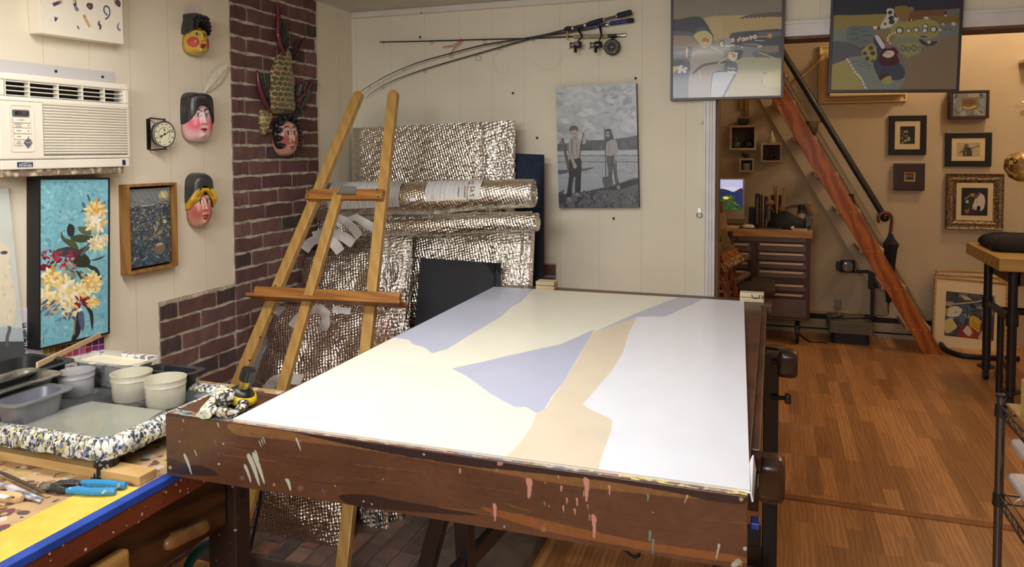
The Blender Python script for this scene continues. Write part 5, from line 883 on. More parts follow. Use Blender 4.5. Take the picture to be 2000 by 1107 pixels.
def lab1(a):
    a.poly([(0, 0), (1, 0), (1, .17), (0, .17)], (34, 40, 104), False).poly([(0, 0), (.16, 0), (.16, .2), (0, .2)], (20, 20, 26), False)
    for x in (.03, .08, .13, .2, .27): a.poly([(x, .04), (x + .03, .04), (x + .03, .13), (x, .13)], (190, 196, 206), False)
    a.poly([(.36, .05), (.44, .05), (.44, .12), (.36, .12)], (110, 150, 190), False).poly([(.52, .04), (.6, .04), (.6, .13), (.52, .13)], (190, 120, 110), False).poly([(.66, .05), (.74, .05), (.74, .12), (.66, .12)], (180, 180, 190), False)
    r_ = random.Random(3); x = .03
    while x < .74: c = r_.choice([(170, 172, 176), (186, 186, 186), (150, 152, 160)]); w_ = r_.choice([.004, .004, .012]); a.poly([(x, .22), (x + w_, .22), (x + w_, r_.uniform(.7, 1)), (x, r_.uniform(.8, 1))], c, False); x += w_ + r_.uniform(.006, .014)
    a.poly([(.1, .26), (.17, .26), (.17, .96), (.1, .96)], (186, 188, 194), False)
    for k in range(8): a.poly([(.93 + .0, .28 + k * .012), (.97, .28 + k * .012), (.97, .285 + k * .012), (.93, .285 + k * .012)], (60, 60, 66), False)
    a.poly([(.755, .5), (.78, .5), (.78, .78), (.755, .78)], (176, 110, 70), False).poly([(.755, .8), (.78, .8), (.78, 1), (.755, 1)], (120, 130, 140), False).poly([(.755, .28), (.78, .28), (.78, .47), (.755, .47)], (80, 80, 84), False)
o = wrap('product_label', .56, .80, -.05, 1.75, art_mat('label_print', .35, coat=.2), lab1, 200, 110, tr)
def lab2(a):
    a.noise(.04, 8); r_ = random.Random(4); x = .02
    while x < .98: w_ = r_.uniform(.008, .016); a.poly([(x, 0), (x + w_, 0), (x + w_ + .01, 1), (x + .01, 1)], (170, 168, 176), False); x += w_ + r_.uniform(.012, .03)
wrap('instruction_label', .1, .44, .1, 2.0, art_mat('label_print', .35, coat=.2), lab2, 160, 60, tr)
def cyl_pt(s_, th, off=.004):
    d = dX.normalized(); up = Vector((0, 0, 1)); e1 = (up - d * up.dot(d)).normalized(); e2 = d.cross(e1); e2 = e2 if e2.y < 0 else -e2
    r_ = (.088 + (.062 - .088) * s_) * 1.04 + off; n = e1 * math.cos(th) + e2 * math.sin(th); tdir = (-e1 * math.sin(th) + e2 * math.cos(th)); return A0 + dX * s_ + n * r_, d, n, tdir
for (s_, th, body, sz, u_) in ((.765, 1.2, 'x 7.62 m', .03, 1), (.735, 1.25, 'Reflective', .014, 1), (.708, 1.25, 'Insulation', .012, 1)):
    p, d, n, td = cyl_pt(s_, th); T = frame_T(p, -td, d); text('lettering', body, sz, T, mat('grey_ink2', (70, 74, 80), .6), o)
# white handle straps
Mst = mat('white_strap', (226, 224, 220), .55, bump=.2, bscale=120)
def strap(label, pts, w, pl, nrm_w=.0):
    """ribbon loop: (px, py, lift)"""
    y0, z0, s = pl; P = [UL(x, y, y0 - l, z0, s) for x, y, l in pts]; P = [Vector(q) for q in catmull([tuple(p) for p in P], 6, False)]; b = B(); L_ = []; w *= 1.35
    for i, p in enumerate(P):
        d = (P[min(i + 1, len(P) - 1)] - P[max(i - 1, 0)]).normalized(); vw = (p - Vector((0, 0, EYE))).normalized(); k_ = math.sin(i * .22) * .6; a_ = d.cross(vw).normalized(); a_ = (a_ * math.cos(k_) + d.cross(a_) * math.sin(k_)) * w / 2; n_ = d.cross(a_).normalized() * .0012; L_.append([p - a_ - n_, p + a_ - n_, p + a_ + n_, p - a_ + n_])
    b.loft(L_); return tag(b.build('bag_handle', Mst, smooth=50), label, 'handle', 'white strap handles of the foil bags')
PAf = (2.77, HZ, .37); PMf = (2.655, HZ, .37)
strap('white strap handle loop standing out under the labelled roll, right of the easel', [(772, 428, .02), (776, 408, .05), (800, 400, .07), (828, 415, .06), (840, 436, .02)], .03, PAf)
strap('flat white strap under the right handle loop', [(775, 424, .03), (800, 422, .05), (822, 430, .03)], .022, PAf)
strap('uppermost strap of the left handle bunch, pointing right behind the middle easel post', [(655, 430, .02), (690, 424, .06), (712, 435, .07), (730, 445, .03)], .03, PMf)
strap('long strap of the left bunch arching down between the two right easel posts', [(640, 430, .03), (668, 428, .07), (690, 446, .07), (702, 462, .03)], .03, PMf)
strap('cream strap of the left bunch behind the middle easel post', [(612, 462, .03), (640, 455, .07), (670, 462, .07), (690, 476, .03)], .035, PMf)
strap('lowest strap of the left bunch, starting left of the middle easel post', [(594, 488, .02), (612, 470, .06), (645, 470, .07), (665, 492, .03)], .036, PMf)
strap('steep strap rising at the left of the handle bunch', [(632, 466, .02), (636, 440, .05), (650, 426, .05), (668, 442, .03)], .022, PMf)
PBf = (2.38, HZ, .44)
strap('white strap loop just under the easel tray, left part', [(570, 638, .02), (590, 615, .05), (622, 604, .06), (640, 618, .03)], .03, PBf)
strap('white strap end hanging under the easel tray, between the right two posts', [(620, 600, .03), (634, 612, .05), (635, 632, .05), (628, 645, .02)], .03, PBf)
strap('short white strap under the easel tray, nearest its right post', [(650, 604, .02), (668, 606, .04), (684, 608, .02)], .022, PBf)
strap('low white strap loop at the foot of the front bag, beside the table edge', [(522, 762, .0), (535, 745, .03), (560, 738, .04), (590, 742, .03)], .034, PBf)
tag(slab('price_tag', [(800, 386), (812, 386), (812, 393), (800, 393)], (2.98, 1.3, .05), .002, mat('paper', (226, 222, 224), .8), amp=0, nx=4, ny=4), 'tiny white paper tag stuck under the labelled foil roll', 'tag')
# black board
t = thing('black_portfolio', 'square black portfolio board leaning between the foil and the table', 'portfolio', UL(900, 620, 2.62, .2, .42))
slab('cover', [(821, 503), (966, 514), (962, 720), (802, 720)], (2.70, .2, .42), .02, mat('black_leatherette', (26, 28, 34), .75, bump=.3, bscale=160), t, 1, 0, 8, 8); slab('back_board', [(836, 504), (979, 514), (975, 720), (812, 720)], (2.725, .2, .42), .012, mat('black_board_back', (18, 20, 26), .7), t, 1, 0, 8, 8)

# ---- easel
Me = wood('easel_beech', (182, 144, 80), (170, 130, 68), 'Z', .45, .1, 12, 5); Mbar = wood('easel_bar', (168, 114, 50), (140, 88, 34), 'X', .45, .1, 12, 5)
PE = (2.13, HZ, .49); eN = Vector((0, -1, .49)).normalized()
E_ = lambda x, y, o=0: UL(x, y, *PE) + eN * o
def foot(p, q): d = (q - p); t_ = (HZ + .003 - p.z) / d.z; return p + d * t_
et = thing('easel', 'wooden lyre easel folded and leaning in front of the foil bags', 'easel', foot(E_(770, 185), E_(718, 660)))
def leg(pa, pb, w, th, off=0, m=Me, name='leg', cap=True):
    p, q = E_(*pa, off), E_(*pb, off); f = foot(p, q); d = (p - f).normalized(); side = d.cross(eN).normalized(); T = frame_T(f, side, d); L_ = (p - f).length
    poly = [(-w / 2, 0), (w / 2, 0), (w / 2, L_ - w * .35), (w * .3, L_ - .004), (0, L_), (-w * .3, L_ - .004), (-w / 2, L_ - w * .35)] if cap else [(-w / 2, 0), (w / 2, 0), (w / 2, L_), (-w / 2, L_)]
    return B(T).prism(poly, -th / 2, th / 2).build(name, m, et, bevel=.003)
leg((703, 180), (478, 716), .046, .03); leg((769.5, 178), (719, 650), .046, .03); leg((669, 383), (563, 752), .044, .026, .03, cap=False, name='middle_post')
B().beam(E_(607, 386, .03), E_(755, 386, .03), .046, .024, eN.cross(Vector((1, 0, 0)))).build('cross_bar', Mbar, et, bevel=.002)
b = B(); b.beam(E_(504, 571, .018), E_(786, 585, .018), .04, .024, eN.cross(Vector((1, 0, 0)))); b.build('canvas_tray_back', Mbar, et, bevel=.002)
b = B(); p0, p1 = E_(504, 585, .05), E_(790, 600, .05); b.beam(p0, p1, .075, .014, eN, e1=.02); b.build('canvas_tray', Mbar, et, bevel=.002)
Mz = mat('zinc', (150, 150, 146), .4, .8); p = E_(690, 381, .045); T = frame_T(p, (1, 0, 0), eN.cross(Vector((1, 0, 0)))); B(T).box(-.042, .036, -.016, .022, -.003, .002).build('hinge_plate', Mz, et); B().cyl(E_(668, 386, .05), E_(705, 386, .05), .004).build('hinge_pin', Mz, et)
for x, y, o in ((613, 379, .043), (745, 378, .043), (748, 392, .043), (612, 389, .043), (505, 560, .036), (724, 571, .036), (596, 600, .0)): q = E_(x, y, o); B(frame_T(q, (1, 0, 0), eN.cross(Vector((1, 0, 0))))).lathe([(.0035, -.002), (.0035, .0015), (.001, .002)], 10).build('screw', md, et)
for x, y in ((542, 560), (513, 660), (536, 615), (492, 705)): q = E_(x, y, .016); B(frame_T(q, (1, 0, 0), eN.cross(Vector((1, 0, 0))))).lathe([(.0035, -.002), (.0035, .0015), (.001, .002)], 10).build('screw', md, et)

b = B(); P = [UL(x, y, 2.2, HZ, .3) for x, y in ((512, 930), (508, 980), (498, 1030), (488, 1075), (478, 1120))]; tag(b.tube([Vector(q) for q in catmull([tuple(p) for p in P], 5, False)], .006, 8).build('black_cable', mat('black_rubber', (20, 20, 22), .5), smooth=60), 'black cable hanging beside the middle easel post below the front board', 'cable')
# ================================================================ DRAFTING TABLE
ZT = 1.0; fl_, fr_ = UZ(322, 808, ZT), UZ(1460, 968, ZT)
tx0, tx1, ty0, ty1 = fl_.x, fr_.x, (fl_.y + fr_.y) / 2, 3.0
tb = thing('drafting_table', 'large brown drafting table with paint-splattered front board holding the wet canvas', 'table', ((tx0 + tx1) / 2, (ty0 + ty1) / 2, 0))
Mbrown = mat('table_brown', (86, 50, 34), .4, c2=(54, 34, 28), nscale=4, nmix=(.3, .7), wave=('Z', 4, 8), stretch=(.4, 2, 3), coat=.2, coat_r=.3, bump=.1)
Mtop = splat('table_top_paint', (96, 66, 52), [(170, 180, 190), (70, 150, 150), (220, 214, 200), (160, 90, 80), (196, 176, 80), (90, 100, 130)], 34, .55, .45, (120, 84, 60), .4)
bw = .028; B().box(-1.15, tx1, ty0 + bw, ty1, ZT - .035, ZT - .002).box(tx0, -1.15, ty0 + bw, ty0 + .2, ZT - .035, ZT - .002).build('table_top', Mbrown, tb, bevel=.002)
q0, q1 = UZ(1490, 660, .995), UZ(1470, 940, .995)
B().box(tx1 - .005, -.018, ty0 + .25, ty1 + .02, ZT - .06, ZT - .012).build('side_rail', Mbrown, tb, bevel=.003)
zb = UY(322, 925, ty0).z; zb2 = UY(1459, 1112, ty0).z
# the front board: a coloured face plus a thick body
B().add([(tx0, ty0, zb), (tx1, ty0, zb2), (tx1, ty0, ZT), (tx0, ty0, ZT), (tx0, ty0 + bw, zb), (tx1, ty0 + bw, zb2), (tx1, ty0 + bw, ZT), (tx0, ty0 + bw, ZT)], [(0, 1, 2, 3), (5, 4, 7, 6), (4, 5, 1, 0), (3, 2, 6, 7), (0, 3, 7, 4), (2, 1, 5, 6)]).build('front_board', Mbrown, tb, bevel=.002)
cpx = [(322, 808), (1460, 968), (1460, 1111), (322, 925)]
a = Art(cpx, 900, 130, (84, 54, 38)); a.noise(.10, 60, 2); a.z(300, 780, 3.03)
yv = lambda x: 80 + (x - 65) * .1385
r_ = random.Random(5)
for k in range(70):
    x = r_.uniform(60, 3400); o = r_.uniform(20, 330); c = r_.choice([(96, 64, 44), (78, 50, 36), (88, 56, 40), (70, 44, 34), (112, 76, 48)]); a.line([(x, yv(x) + o), (x + r_.uniform(150, 500), yv(x) + o + r_.uniform(30, 70))], r_.uniform(2, 8), c, True, False)
a.poly([(500, 140), (1000, 190), (1600, 290), (2300, 400), (3000, 500), (3500, 560), (3500, 600), (2600, 520), (1900, 400), (1300, 300), (800, 240), (520, 210)], (120, 84, 50)).noise(.05, 9, 3)
a.poly([(560, 130), (700, 150), (900, 190), (1300, 240), (1700, 310), (2200, 385), (2900, 480), (3480, 560), (3480, 610), (3300, 590), (3100, 545), (2700, 480), (2200, 425), (1950, 400), (1500, 330), (1200, 270), (900, 205)], (44, 30, 32)).poly([(65, 80), (560, 130), (560, 145), (65, 95)], (54, 40, 38))
a.poly([(65, 340), (200, 380), (330, 400), (380, 450), (60, 420)], (52, 36, 32)).poly([(1150, 570), (1350, 570), (1500, 600), (2000, 690), (1300, 640)], (44, 28, 28)).poly([(2000, 640), (2300, 700), (2700, 790), (3000, 850), (3480, 920), (3480, 960), (2900, 880), (2300, 760)], (124, 76, 40)).noise(.06, 7, 9)
gr = (176, 184, 168); pk = (184, 132, 118)
def drip(x, y, l, w_, c, dx=.35): a.poly([(x, y), (x + w_, y + l * .12), (x + w_ * .8 + dx * l * .5, y + l * .5), (x + dx * l + w_ * .25, y + l), (x + dx * l - w_ * .25, y + l), (x - w_ * .2 + dx * l * .4, y + l * .5), (x - w_ * .4, y + l * .12)], c)
for (x, y, l, w_) in ((182, 315, 118, 12), (565, 382, 105, 13), (590, 320, 180, 20), (622, 312, 180, 18), (825, 468, 68, 16), (890, 228, 76, 8), (397, 138, 30, 6), (248, 296, 36, 5), (658, 245, 40, 4), (672, 235, 34, 4), (684, 225, 38, 4), (632, 300, 60, 8), (176, 118, 16, 6)): drip(x, y, l, w_, gr)
for (x, y, l, w_) in ((375, 235, 46, 4), (400, 314, 28, 4)): drip(x, y, l, w_, (120, 84, 74))
for x, y, k, c in ((402, 380, 7, gr), (432, 262, 5, gr), (748, 505, 10, (170, 100, 90)), (912, 526, 18, (110, 80, 66)), (1128, 515, 4, gr), (1420, 474, 3, gr), (1668, 330, 6, gr), (915, 250, 5, (150, 120, 100)), (172, 174, 5, (150, 110, 80)), (152, 246, 4, gr), (88, 396, 10, (170, 160, 130)), (1300, 606, 5, gr), (1350, 622, 5, gr), (548, 464, 14, (100, 80, 64))): a.ell(x, y, k, k, c)
drip(1046, 530, 36, 5, (86, 92, 130)); drip(1880, 412, 30, 8, pk, 0)
a.z(900, 780, 3.125)
for (x, y, l, w_) in ((475, 480, 120, 26), (815, 475, 140, 24), (860, 700, 140, 20), (270, 636, 106, 16), (765, 600, 50, 10), (672, 525, 36, 10), (685, 645, 44, 8), (752, 666, 38, 8), (705, 600, 36, 8), (830, 640, 28, 6), (955, 520, 60, 10), (655, 465, 28, 5), (840, 700, 36, 6), (65, 424, 30, 8), (1720, 1000, 10, 5)): drip(x, y, l, w_, pk, .06)
for (x, y, l, w_, c, d_) in ((1180, 575, 44, 8, (96, 140, 136), .0), (1192, 795, 66, 12, (96, 130, 120), 0), (1210, 845, 95, 10, (96, 120, 110), 0), (1408, 575, 52, 8, (176, 160, 130), -.3), (1588, 870, 92, 10, (180, 176, 156), -.12), (575, 625, 30, 6, (110, 150, 80), 0), (806, 560, 34, 5, (176, 150, 70), 0)): drip(x, y, l, w_, c, d_)
for x, y, k, c in ((578, 510, 4, pk), (602, 652, 5, pk), (700, 498, 3, pk), (333, 780, 7, (110, 150, 190)), (1212, 685, 4, pk), (290, 436, 10, (120, 110, 96)), (1155, 765, 8, (60, 56, 66)), (575, 765, 4, (160, 120, 80)), (570, 795, 16, (140, 100, 60)), (1700, 985, 22, (150, 146, 132)), (1740, 900, 12, (170, 168, 150)), (1715, 600, 12, (176, 150, 70)), (1680, 1000, 18, (170, 160, 140))): a.ell(x, y, k, k, c)
a.poly([(295, 372), (330, 385), (322, 405), (295, 408)], (176, 120, 110), False)
a.build('painted_face', lambda U, V: ((tx0 + (tx1 - tx0) * U), np.full_like(U, ty0 - .0012), ZT - .001 - V * (ZT - (zb + (zb2 - zb) * U))), art_mat('board_varnish', .36, coat=.45, coat_r=.22), D.objects['front_board'])
a = Art(None, 900, 14, (112, 78, 60)); r_ = random.Random(8); cs_ = [(150, 140, 130), (120, 110, 120), (96, 100, 120), (168, 160, 150), (128, 88, 66), (98, 66, 56), (150, 110, 86)]
for k in range(900): x = r_.random(); c = r_.choice(cs_ + ([(90, 150, 146), (110, 160, 150), (176, 176, 170)] if x < .16 else []) + ([(196, 180, 90), (206, 190, 120)] if x > .72 else [])); a.ell(x, r_.random(), r_.uniform(.002, .012), r_.uniform(.08, .25), c, 0, 9)
a.build('painted_top_edge', lambda U, V: (tx0 + (tx1 - tx0) * U, ty0 + .0005 + (bw - .001) * (1 - V), np.full_like(U, ZT + .0008)), art_mat('board_varnish'), D.objects['front_board'])
# legs of the table
Mdkw = mat('table_dark_wood', (36, 24, 24), .45, c2=(26, 18, 20), nscale=6, coat=.2)
for sx in (-1, 1):
    x = tx0 + .32 if sx < 0 else -.0
    if sx > 0: B().box(-.026, .028, 2.91, 2.965, 0, UY(1503, 690, 2.93).z).build('upright', Mdkw, tb, bevel=.004)
    else: B().box(x - .03, x + .03, 2.88, 2.94, 0, ZT - .036).build('upright', Mdkw, tb, bevel=.004)
fa = lambda x, y, Y_: UY(x, y, Y_)
for (x0, y0, x1, y1, Y_, w_) in ((862, 1000, 828, 1130, 1.95, .045), (906, 1000, 912, 1130, 2.0, .045)): p, q = UY(x0, y0, Y_), UY(x1, y1, Y_); d = (q - p); p = p - d * ((p.z - (ZT - .05)) / d.z) ; q = q + d * ((0 - q.z) / d.z); B().beam(p, q, w_, .05).build('leg', Mdkw, tb, bevel=.003)
p, q = Vector((-.95, 2.0, .24)), Vector((-.5, 2.85, .06)); B().beam(UY(985, 1020, 2.3), UY(880, 1130, 1.9), .05, .03, (0, 0, 1)).build('brace', Mdkw, tb, bevel=.003)
B().box(-.2, -.005, 2.84, 3.0, .0, .05).box(-.9, -.03, 2.89, 2.94, .1, .16).build('foot_rail', Mdkw, tb, bevel=.003)
B().box(-.12, -.02, 1.5, 2.9, ZT - .11, ZT - .06).build('side_beam', Mdkw, tb, bevel=.003)
Mkn = mat('knob_wood', (70, 42, 32), .3, c2=(46, 28, 26), nscale=9, coat=.5, coat_r=.15)
def knob(c, w_, h_, sh):
    T = frame_T(c, (0, -1, 0), (0, 0, 1)); T = Matrix.Translation(c) @ Matrix.Rotation(pi / 2, 4, 'Y')
    o = B(T).loft([rrect(h_ * k, h_ * k * .8, h_ * .25 * k, z * w_) for k, z in ((.82, -.5), (.96, -.42), (1, -.2), (1, .25), (.94, .42), (.78, .5))]).build('clamp_knob', Mkn, tb, smooth=50)
    B().cyl(c - Vector((w_ / 2 + sh, 0, 0)), c - Vector((w_ / 2 - .005, 0, 0)), .008).build('knob_shaft', md, o)
knob(UY(1503, 932, 1.72), .064, .1, .03); knob(UY(1538, 709, 2.9), .07, .1, .02); c = UY(1539, 778, 2.9); knob(c, .022, .038, .05)
# clip at the corner and blocks
tag(B().box(*(lambda p: (p.x - .004, p.x + .012, p.y, p.y + .03, p.z - .006, p.z + .006))(UY(1470, 1028, 1.34))).build('blue_clip', mat('clip_blue', (28, 48, 130), .4), bevel=.002), 'small blue clip at the right end of the front board', 'clip')
Mblk = mat('block_pine', (206, 188, 150), .7, c2=(190, 170, 132), nscale=8, stretch=(1, 6, 6)); Mblw = mat('block_white', (214, 204, 172), .6, c2=(200, 188, 152), nscale=12)
def block(label, x0, x1, yt, Yf, dep, m, marks=0):
    p0, p1 = UY(x0, yt, Yf), UY(x1, yt, Yf); t = thing('wood_block', label, 'block', ((p0.x + p1.x) / 2, Yf + dep / 2, ZT)); z = (p0.z + p1.z) / 2
    B().box(p0.x, p1.x, Yf, Yf + dep, ZT, (z + ZT) / 2 - .001).build('lower_block', m, t, bevel=.002); B().box(p0.x, p1.x, Yf, Yf + dep, (z + ZT) / 2 + .001, z).build('upper_block', m, t, bevel=.002)
    if marks:
        b = B(frame_T(Vector(((p0.x + p1.x) / 2 + .02, Yf - .0006, z - .013)), (1, 0, 0), (0, 0, 1))); b.tube([(-.02, .008, 0), (-.018, -.002, 0), (-.008, -.006, 0), (.002, -.004, 0)], .0018, 5).tube([(.008, .009, 0), (.006, -.006, 0)], .0018, 5).tube([(.016, .009, 0), (.02, -.006, 0), (.024, .006, 0)], .0018, 5); b.build('ink_marks', mat('black_ink', (22, 22, 26), .5), t)
block('pair of cream painted wood blocks at the far right corner of the table', 1445, 1492, 573, 3.0 + .03, .05, Mblw, 1)
block('bare wood block pair behind the far edge of the canvas, left of centre', 1046, 1082, 550, 3.03, .06, Mblk)
B().box(-1.12, -.0, ty1, ty1 + .1, ZT - .035, ZT).build('rear_ledge', Mbrown, tb, bevel=.002)

# ---- wet canvas on the table
cc = [(965, 560), (1453, 588), (1465, 958), (455, 818)]; zc = [ZT + .012, ZT + .012, ZT + .005, ZT + .005]
C4 = [UZ(*p, z) for p, z in zip(cc, zc)]
cv = thing('wet_canvas', 'large wet canvas of cream, pale blue and tan poured paint lying on the drafting table', 'canvas', (C4[0] + C4[2]) / 2)
b = B(); dn = Vector((0, 0, .004)); b.add([C4[3] - dn, C4[2] - dn, C4[1] - dn * 2.4, C4[0] - dn * 2.4, C4[3] - dn * .03, C4[2] - dn * .03, C4[1] - dn * .03, C4[0] - dn * .03], [(3, 2, 1, 0), (4, 5, 6, 7), (0, 1, 5, 4), (1, 2, 6, 5), (2, 3, 7, 6), (3, 0, 4, 7)])
b.build('canvas', mat('canvas_edge_cream', (228, 222, 204), .6), cv)
q = C4[2]; B().add([q + Vector((-.02, -.002, -.001)), q + Vector((.003, -.004, -.003)), q + Vector((.006, -.006, -.016)), q + Vector((.008, .12, -.012)), q + Vector((.002, .16, .001))] + [q + Vector((-.02, 0, -.003)), q + Vector((.0, -.002, -.005)), q + Vector((.003, -.004, -.018)), q + Vector((.005, .12, -.014)), q + Vector((-.001, .16, -.002))], [(0, 1, 2, 3, 4), (9, 8, 7, 6, 5)] + [(i, i + 5, (i + 1) % 5 + 5, (i + 1) % 5) for i in range(5)]).build('draped_corner', mat('canvas_corner', (222, 225, 234), .6), cv)
a = Art([cc[0], cc[1], cc[2], cc[3]], 560, 560, (234, 229, 215)); a.z(0, 0, 1)
a.poly([(850, 684), (1040, 560), (1400, 560), (1163, 645), (1100, 760), (1050, 803), (1030, 840), (990, 900), (700, 870), (740, 780)], (228, 227, 211), True)
a.poly([(770, 658), (965, 556), (1046, 560), (1030, 578), (1018, 590), (1002, 598), (985, 614), (950, 636), (915, 656), (880, 678), (850, 686), (838, 676), (812, 668), (806, 660), (776, 655)], (184, 190, 212), False)
a.poly([(888, 715), (940, 704), (1000, 690), (1100, 668), (1163, 640), (1140, 680), (1105, 740), (1078, 775), (1064, 798), (1048, 803), (1030, 792), (1008, 792), (985, 780), (960, 765), (935, 745), (915, 730)], (180, 185, 208), False)
a.poly([(1160, 646), (1240, 612), (1330, 578), (1390, 580), (1340, 600), (1300, 617), (1245, 622)], (180, 185, 208), False)
a.poly([(1160, 646), (1245, 617), (1228, 650), (1218, 685), (1195, 722), (1150, 775), (1140, 786), (1158, 798), (1186, 810), (1197, 818), (1194, 840), (1180, 876), (1164, 925), (980, 900), (1016, 862), (1040, 828), (1050, 803), (1066, 796), (1105, 740), (1130, 700)], (213, 200, 178), False)
a.poly([(1300, 617), (1245, 617), (1228, 650), (1218, 685), (1195, 722), (1150, 775), (1140, 786), (1158, 798), (1186, 810), (1197, 818), (1194, 840), (1180, 876), (1164, 925), (1200, 1000), (1500, 1050), (1500, 560), (1385, 575), (1345, 600)], (222, 225, 234), False)
a.noise(.012, 24, 3)
def cvf(U, V):
    out = []
    for i in range(3): out.append((C4[0][i] * (1 - U) + C4[1][i] * U) * (1 - V) + (C4[3][i] * (1 - U) + C4[2][i] * U) * V)
    out[2] = out[2] + .0006 + .0012 * (1 + np.sin(9 * U + 4 * V) * np.sin(11 * V)) * np.minimum(1, 12 * np.minimum(np.minimum(U, 1 - U), np.minimum(V, 1 - V))); return tuple(out)
a.build('poured_paint', cvf, art_mat('wet_paint', .42, coat=.25, coat_r=.12, bump=.05, bscale=5), cv)
# black loop cord hanging below the board
b = B(); P = [UY(x, y, 2.35) for x, y in ((1180, 1040), (1205, 1060), (1235, 1085), (1248, 1085), (1246, 1072), (1238, 1060))]; b.tube([Vector(q) for q in catmull([tuple(p) for p in P], 5, False)], .005, 8); b.build('hanging_cord', mat('black_rubber', (20, 20, 22), .5), tb, smooth=60)
# ================================================================ LEFT WORK DESK
ZD = .85; dx1 = -1.30; Y2D = 1.93
desk = thing('work_desk', 'paint-spattered brown work desk with taped edge and one wooden drawer pull', 'desk', (-1.74, .8, 0))
Mdesk = splat('desk_top_paint', (192, 160, 118), [(120, 92, 76), (206, 196, 176), (150, 120, 92), (110, 70, 76), (176, 160, 90), (90, 76, 70)], 19, .38, .6, (176, 142, 102), .2)
Medge = splat('desk_edge_brown', (98, 44, 26), [(196, 180, 160), (60, 34, 28)], 60, .22, .4, (112, 54, 32), .1)
B().box(XL + .002, dx1, -.9, Y2D, ZD - .02, ZD).build('desk_top', Mdesk, desk, bevel=.001); B().box(dx1 - .03, dx1 + .004, -.9, Y2D, ZD - .06, ZD - .0005).build('front_edge', Medge, desk, bevel=.004)
xa, xb_ = UZ(0, 1040, ZD).x, UZ(0, 1072, ZD).x
yt = UZ(250, 950, ZD).y
B().box(xa, dx1 - .02, -.9, yt, ZD, ZD + .0012).build('yellow_tape', mat('tape_yellow', (226, 196, 84), .5, c2=(216, 184, 70), nscale=20, bump=.2), desk); xb_ = dx1 - .022
B().box(xb_, dx1 + .0055, -.9, 1.5, ZD + .001, ZD + .003).box(dx1 + .0045, dx1 + .0062, -.9, 1.5, ZD - .012, ZD + .003).build('blue_tape', mat('tape_blue', (24, 62, 150), .4, c2=(30, 72, 170), nscale=14, bump=.3), desk)
Mleg = splat('desk_leg_brown', (52, 34, 28), [(170, 160, 140), (120, 50, 40)], 40, .16, .5, (44, 30, 26), .1)
ya, yb2 = UX(460, 1000, dx1 - .02).y, UX(489, 1000, dx1 - .02).y
B().box(dx1 - .11, dx1 - .02, ya, yb2, 0, ZD - .02).build('leg', Mleg, desk, bevel=.003); B().box(XL + .02, XL + .1, ya, yb2, 0, ZD - .02).build('leg', Mleg, desk, bevel=.003)
for y_ in (-.86,): B().box(dx1 - .11, dx1 - .02, y_, y_ + .08, 0, ZD - .02).build('leg', Mleg, desk, bevel=.003); B().box(XL + .02, XL + .1, y_, y_ + .08, 0, ZD - .02).build('leg', Mleg, desk, bevel=.003)
q = UX(473, 962, dx1 - .02); B(frame_T(q, (0, 1, 0), (0, 0, 1))).lathe([(.009, 0), (.009, .003), (.005, .006)], 14).build('bolt', mat('dark_metal', (40, 36, 36), .4, .6), desk, smooth=40)
Mdr = wood('drawer_wood', (86, 54, 30), (48, 30, 20), 'Y', .45, .1, 9, 7); xd = dx1 - .045
zt_, zb_ = UX(455, 945, xd).z, UX(455, 1015, xd).z
d1 = B().box(xd - .02, xd, -.5, ya - .005, zb_, ZD - .06).build('drawer_front', Mdr, desk, bevel=.003)
B().box(XL + .1, xd - .02, -.5, ya - .01, zb_ + .02, zb_ + .03).build('drawer_base', Mdr, desk)
p0, p1 = UX(336, 1060, xd + .035), UX(398, 1030, xd + .035); L_ = (p1 - p0); T = frame_T((p0 + p1) / 2, L_, (0, 0, 1)); hl = L_.length / 2 + .02
B(T).loft([[(x, r_ * math.cos(g), r_ * .8 * math.sin(g) - .003) for g in np.linspace(0, 2 * pi, 16, endpoint=False)] for x, r_ in ((-hl, .003), (-hl + .005, .012), (-hl * .7, .017), (-hl * .2, .0165), (hl * .3, .0165), (hl * .75, .018), (hl - .006, .013), (hl, .003))]).box(-.02, .02, -.006, .006, -.035, -.01).build('drawer_pull', mat('pull_wood', (146, 104, 58), .4, c2=(104, 74, 46), nscale=14, coat=.3), d1, smooth=60)
p = UX(255, 1070, xd + .03); B().box(xd - .0, xd + .03, -.3, p.y, p.z - .1, p.z).build('lower_drawer_front', wood('drawer_light', (176, 134, 74), (150, 108, 54), 'Y', .5), desk, bevel=.008)
b = B(); c = UX(396, 1108, -1.55); b.tube([c + Vector((0, .07 * math.cos(t_), .06 * math.sin(t_))) for t_ in np.linspace(0, 2 * pi, 24, endpoint=False)], .013, 10, True); b.tube([c + Vector((.03, -.05 + .05 * math.cos(t_), -.03 + .045 * math.sin(t_))) for t_ in np.linspace(0, 2 * pi, 24, endpoint=False)], .012, 10, True)
hz = c.z - .1; hose = tag(b.build('teal_hose', mat('teal_plastic', (20, 120, 136), .4), smooth=60), 'coiled teal hose resting on the bin below the desk', 'hose')
tag(B().loft([rrect(.2, .2, .03, z, cx=c.x, cy=c.y) for z in (.0, c.z - .09)]).build('storage_bin', mat('dark_bin', (44, 40, 44), .6), bevel=.004), 'dark storage bin standing under the desk', 'bin')

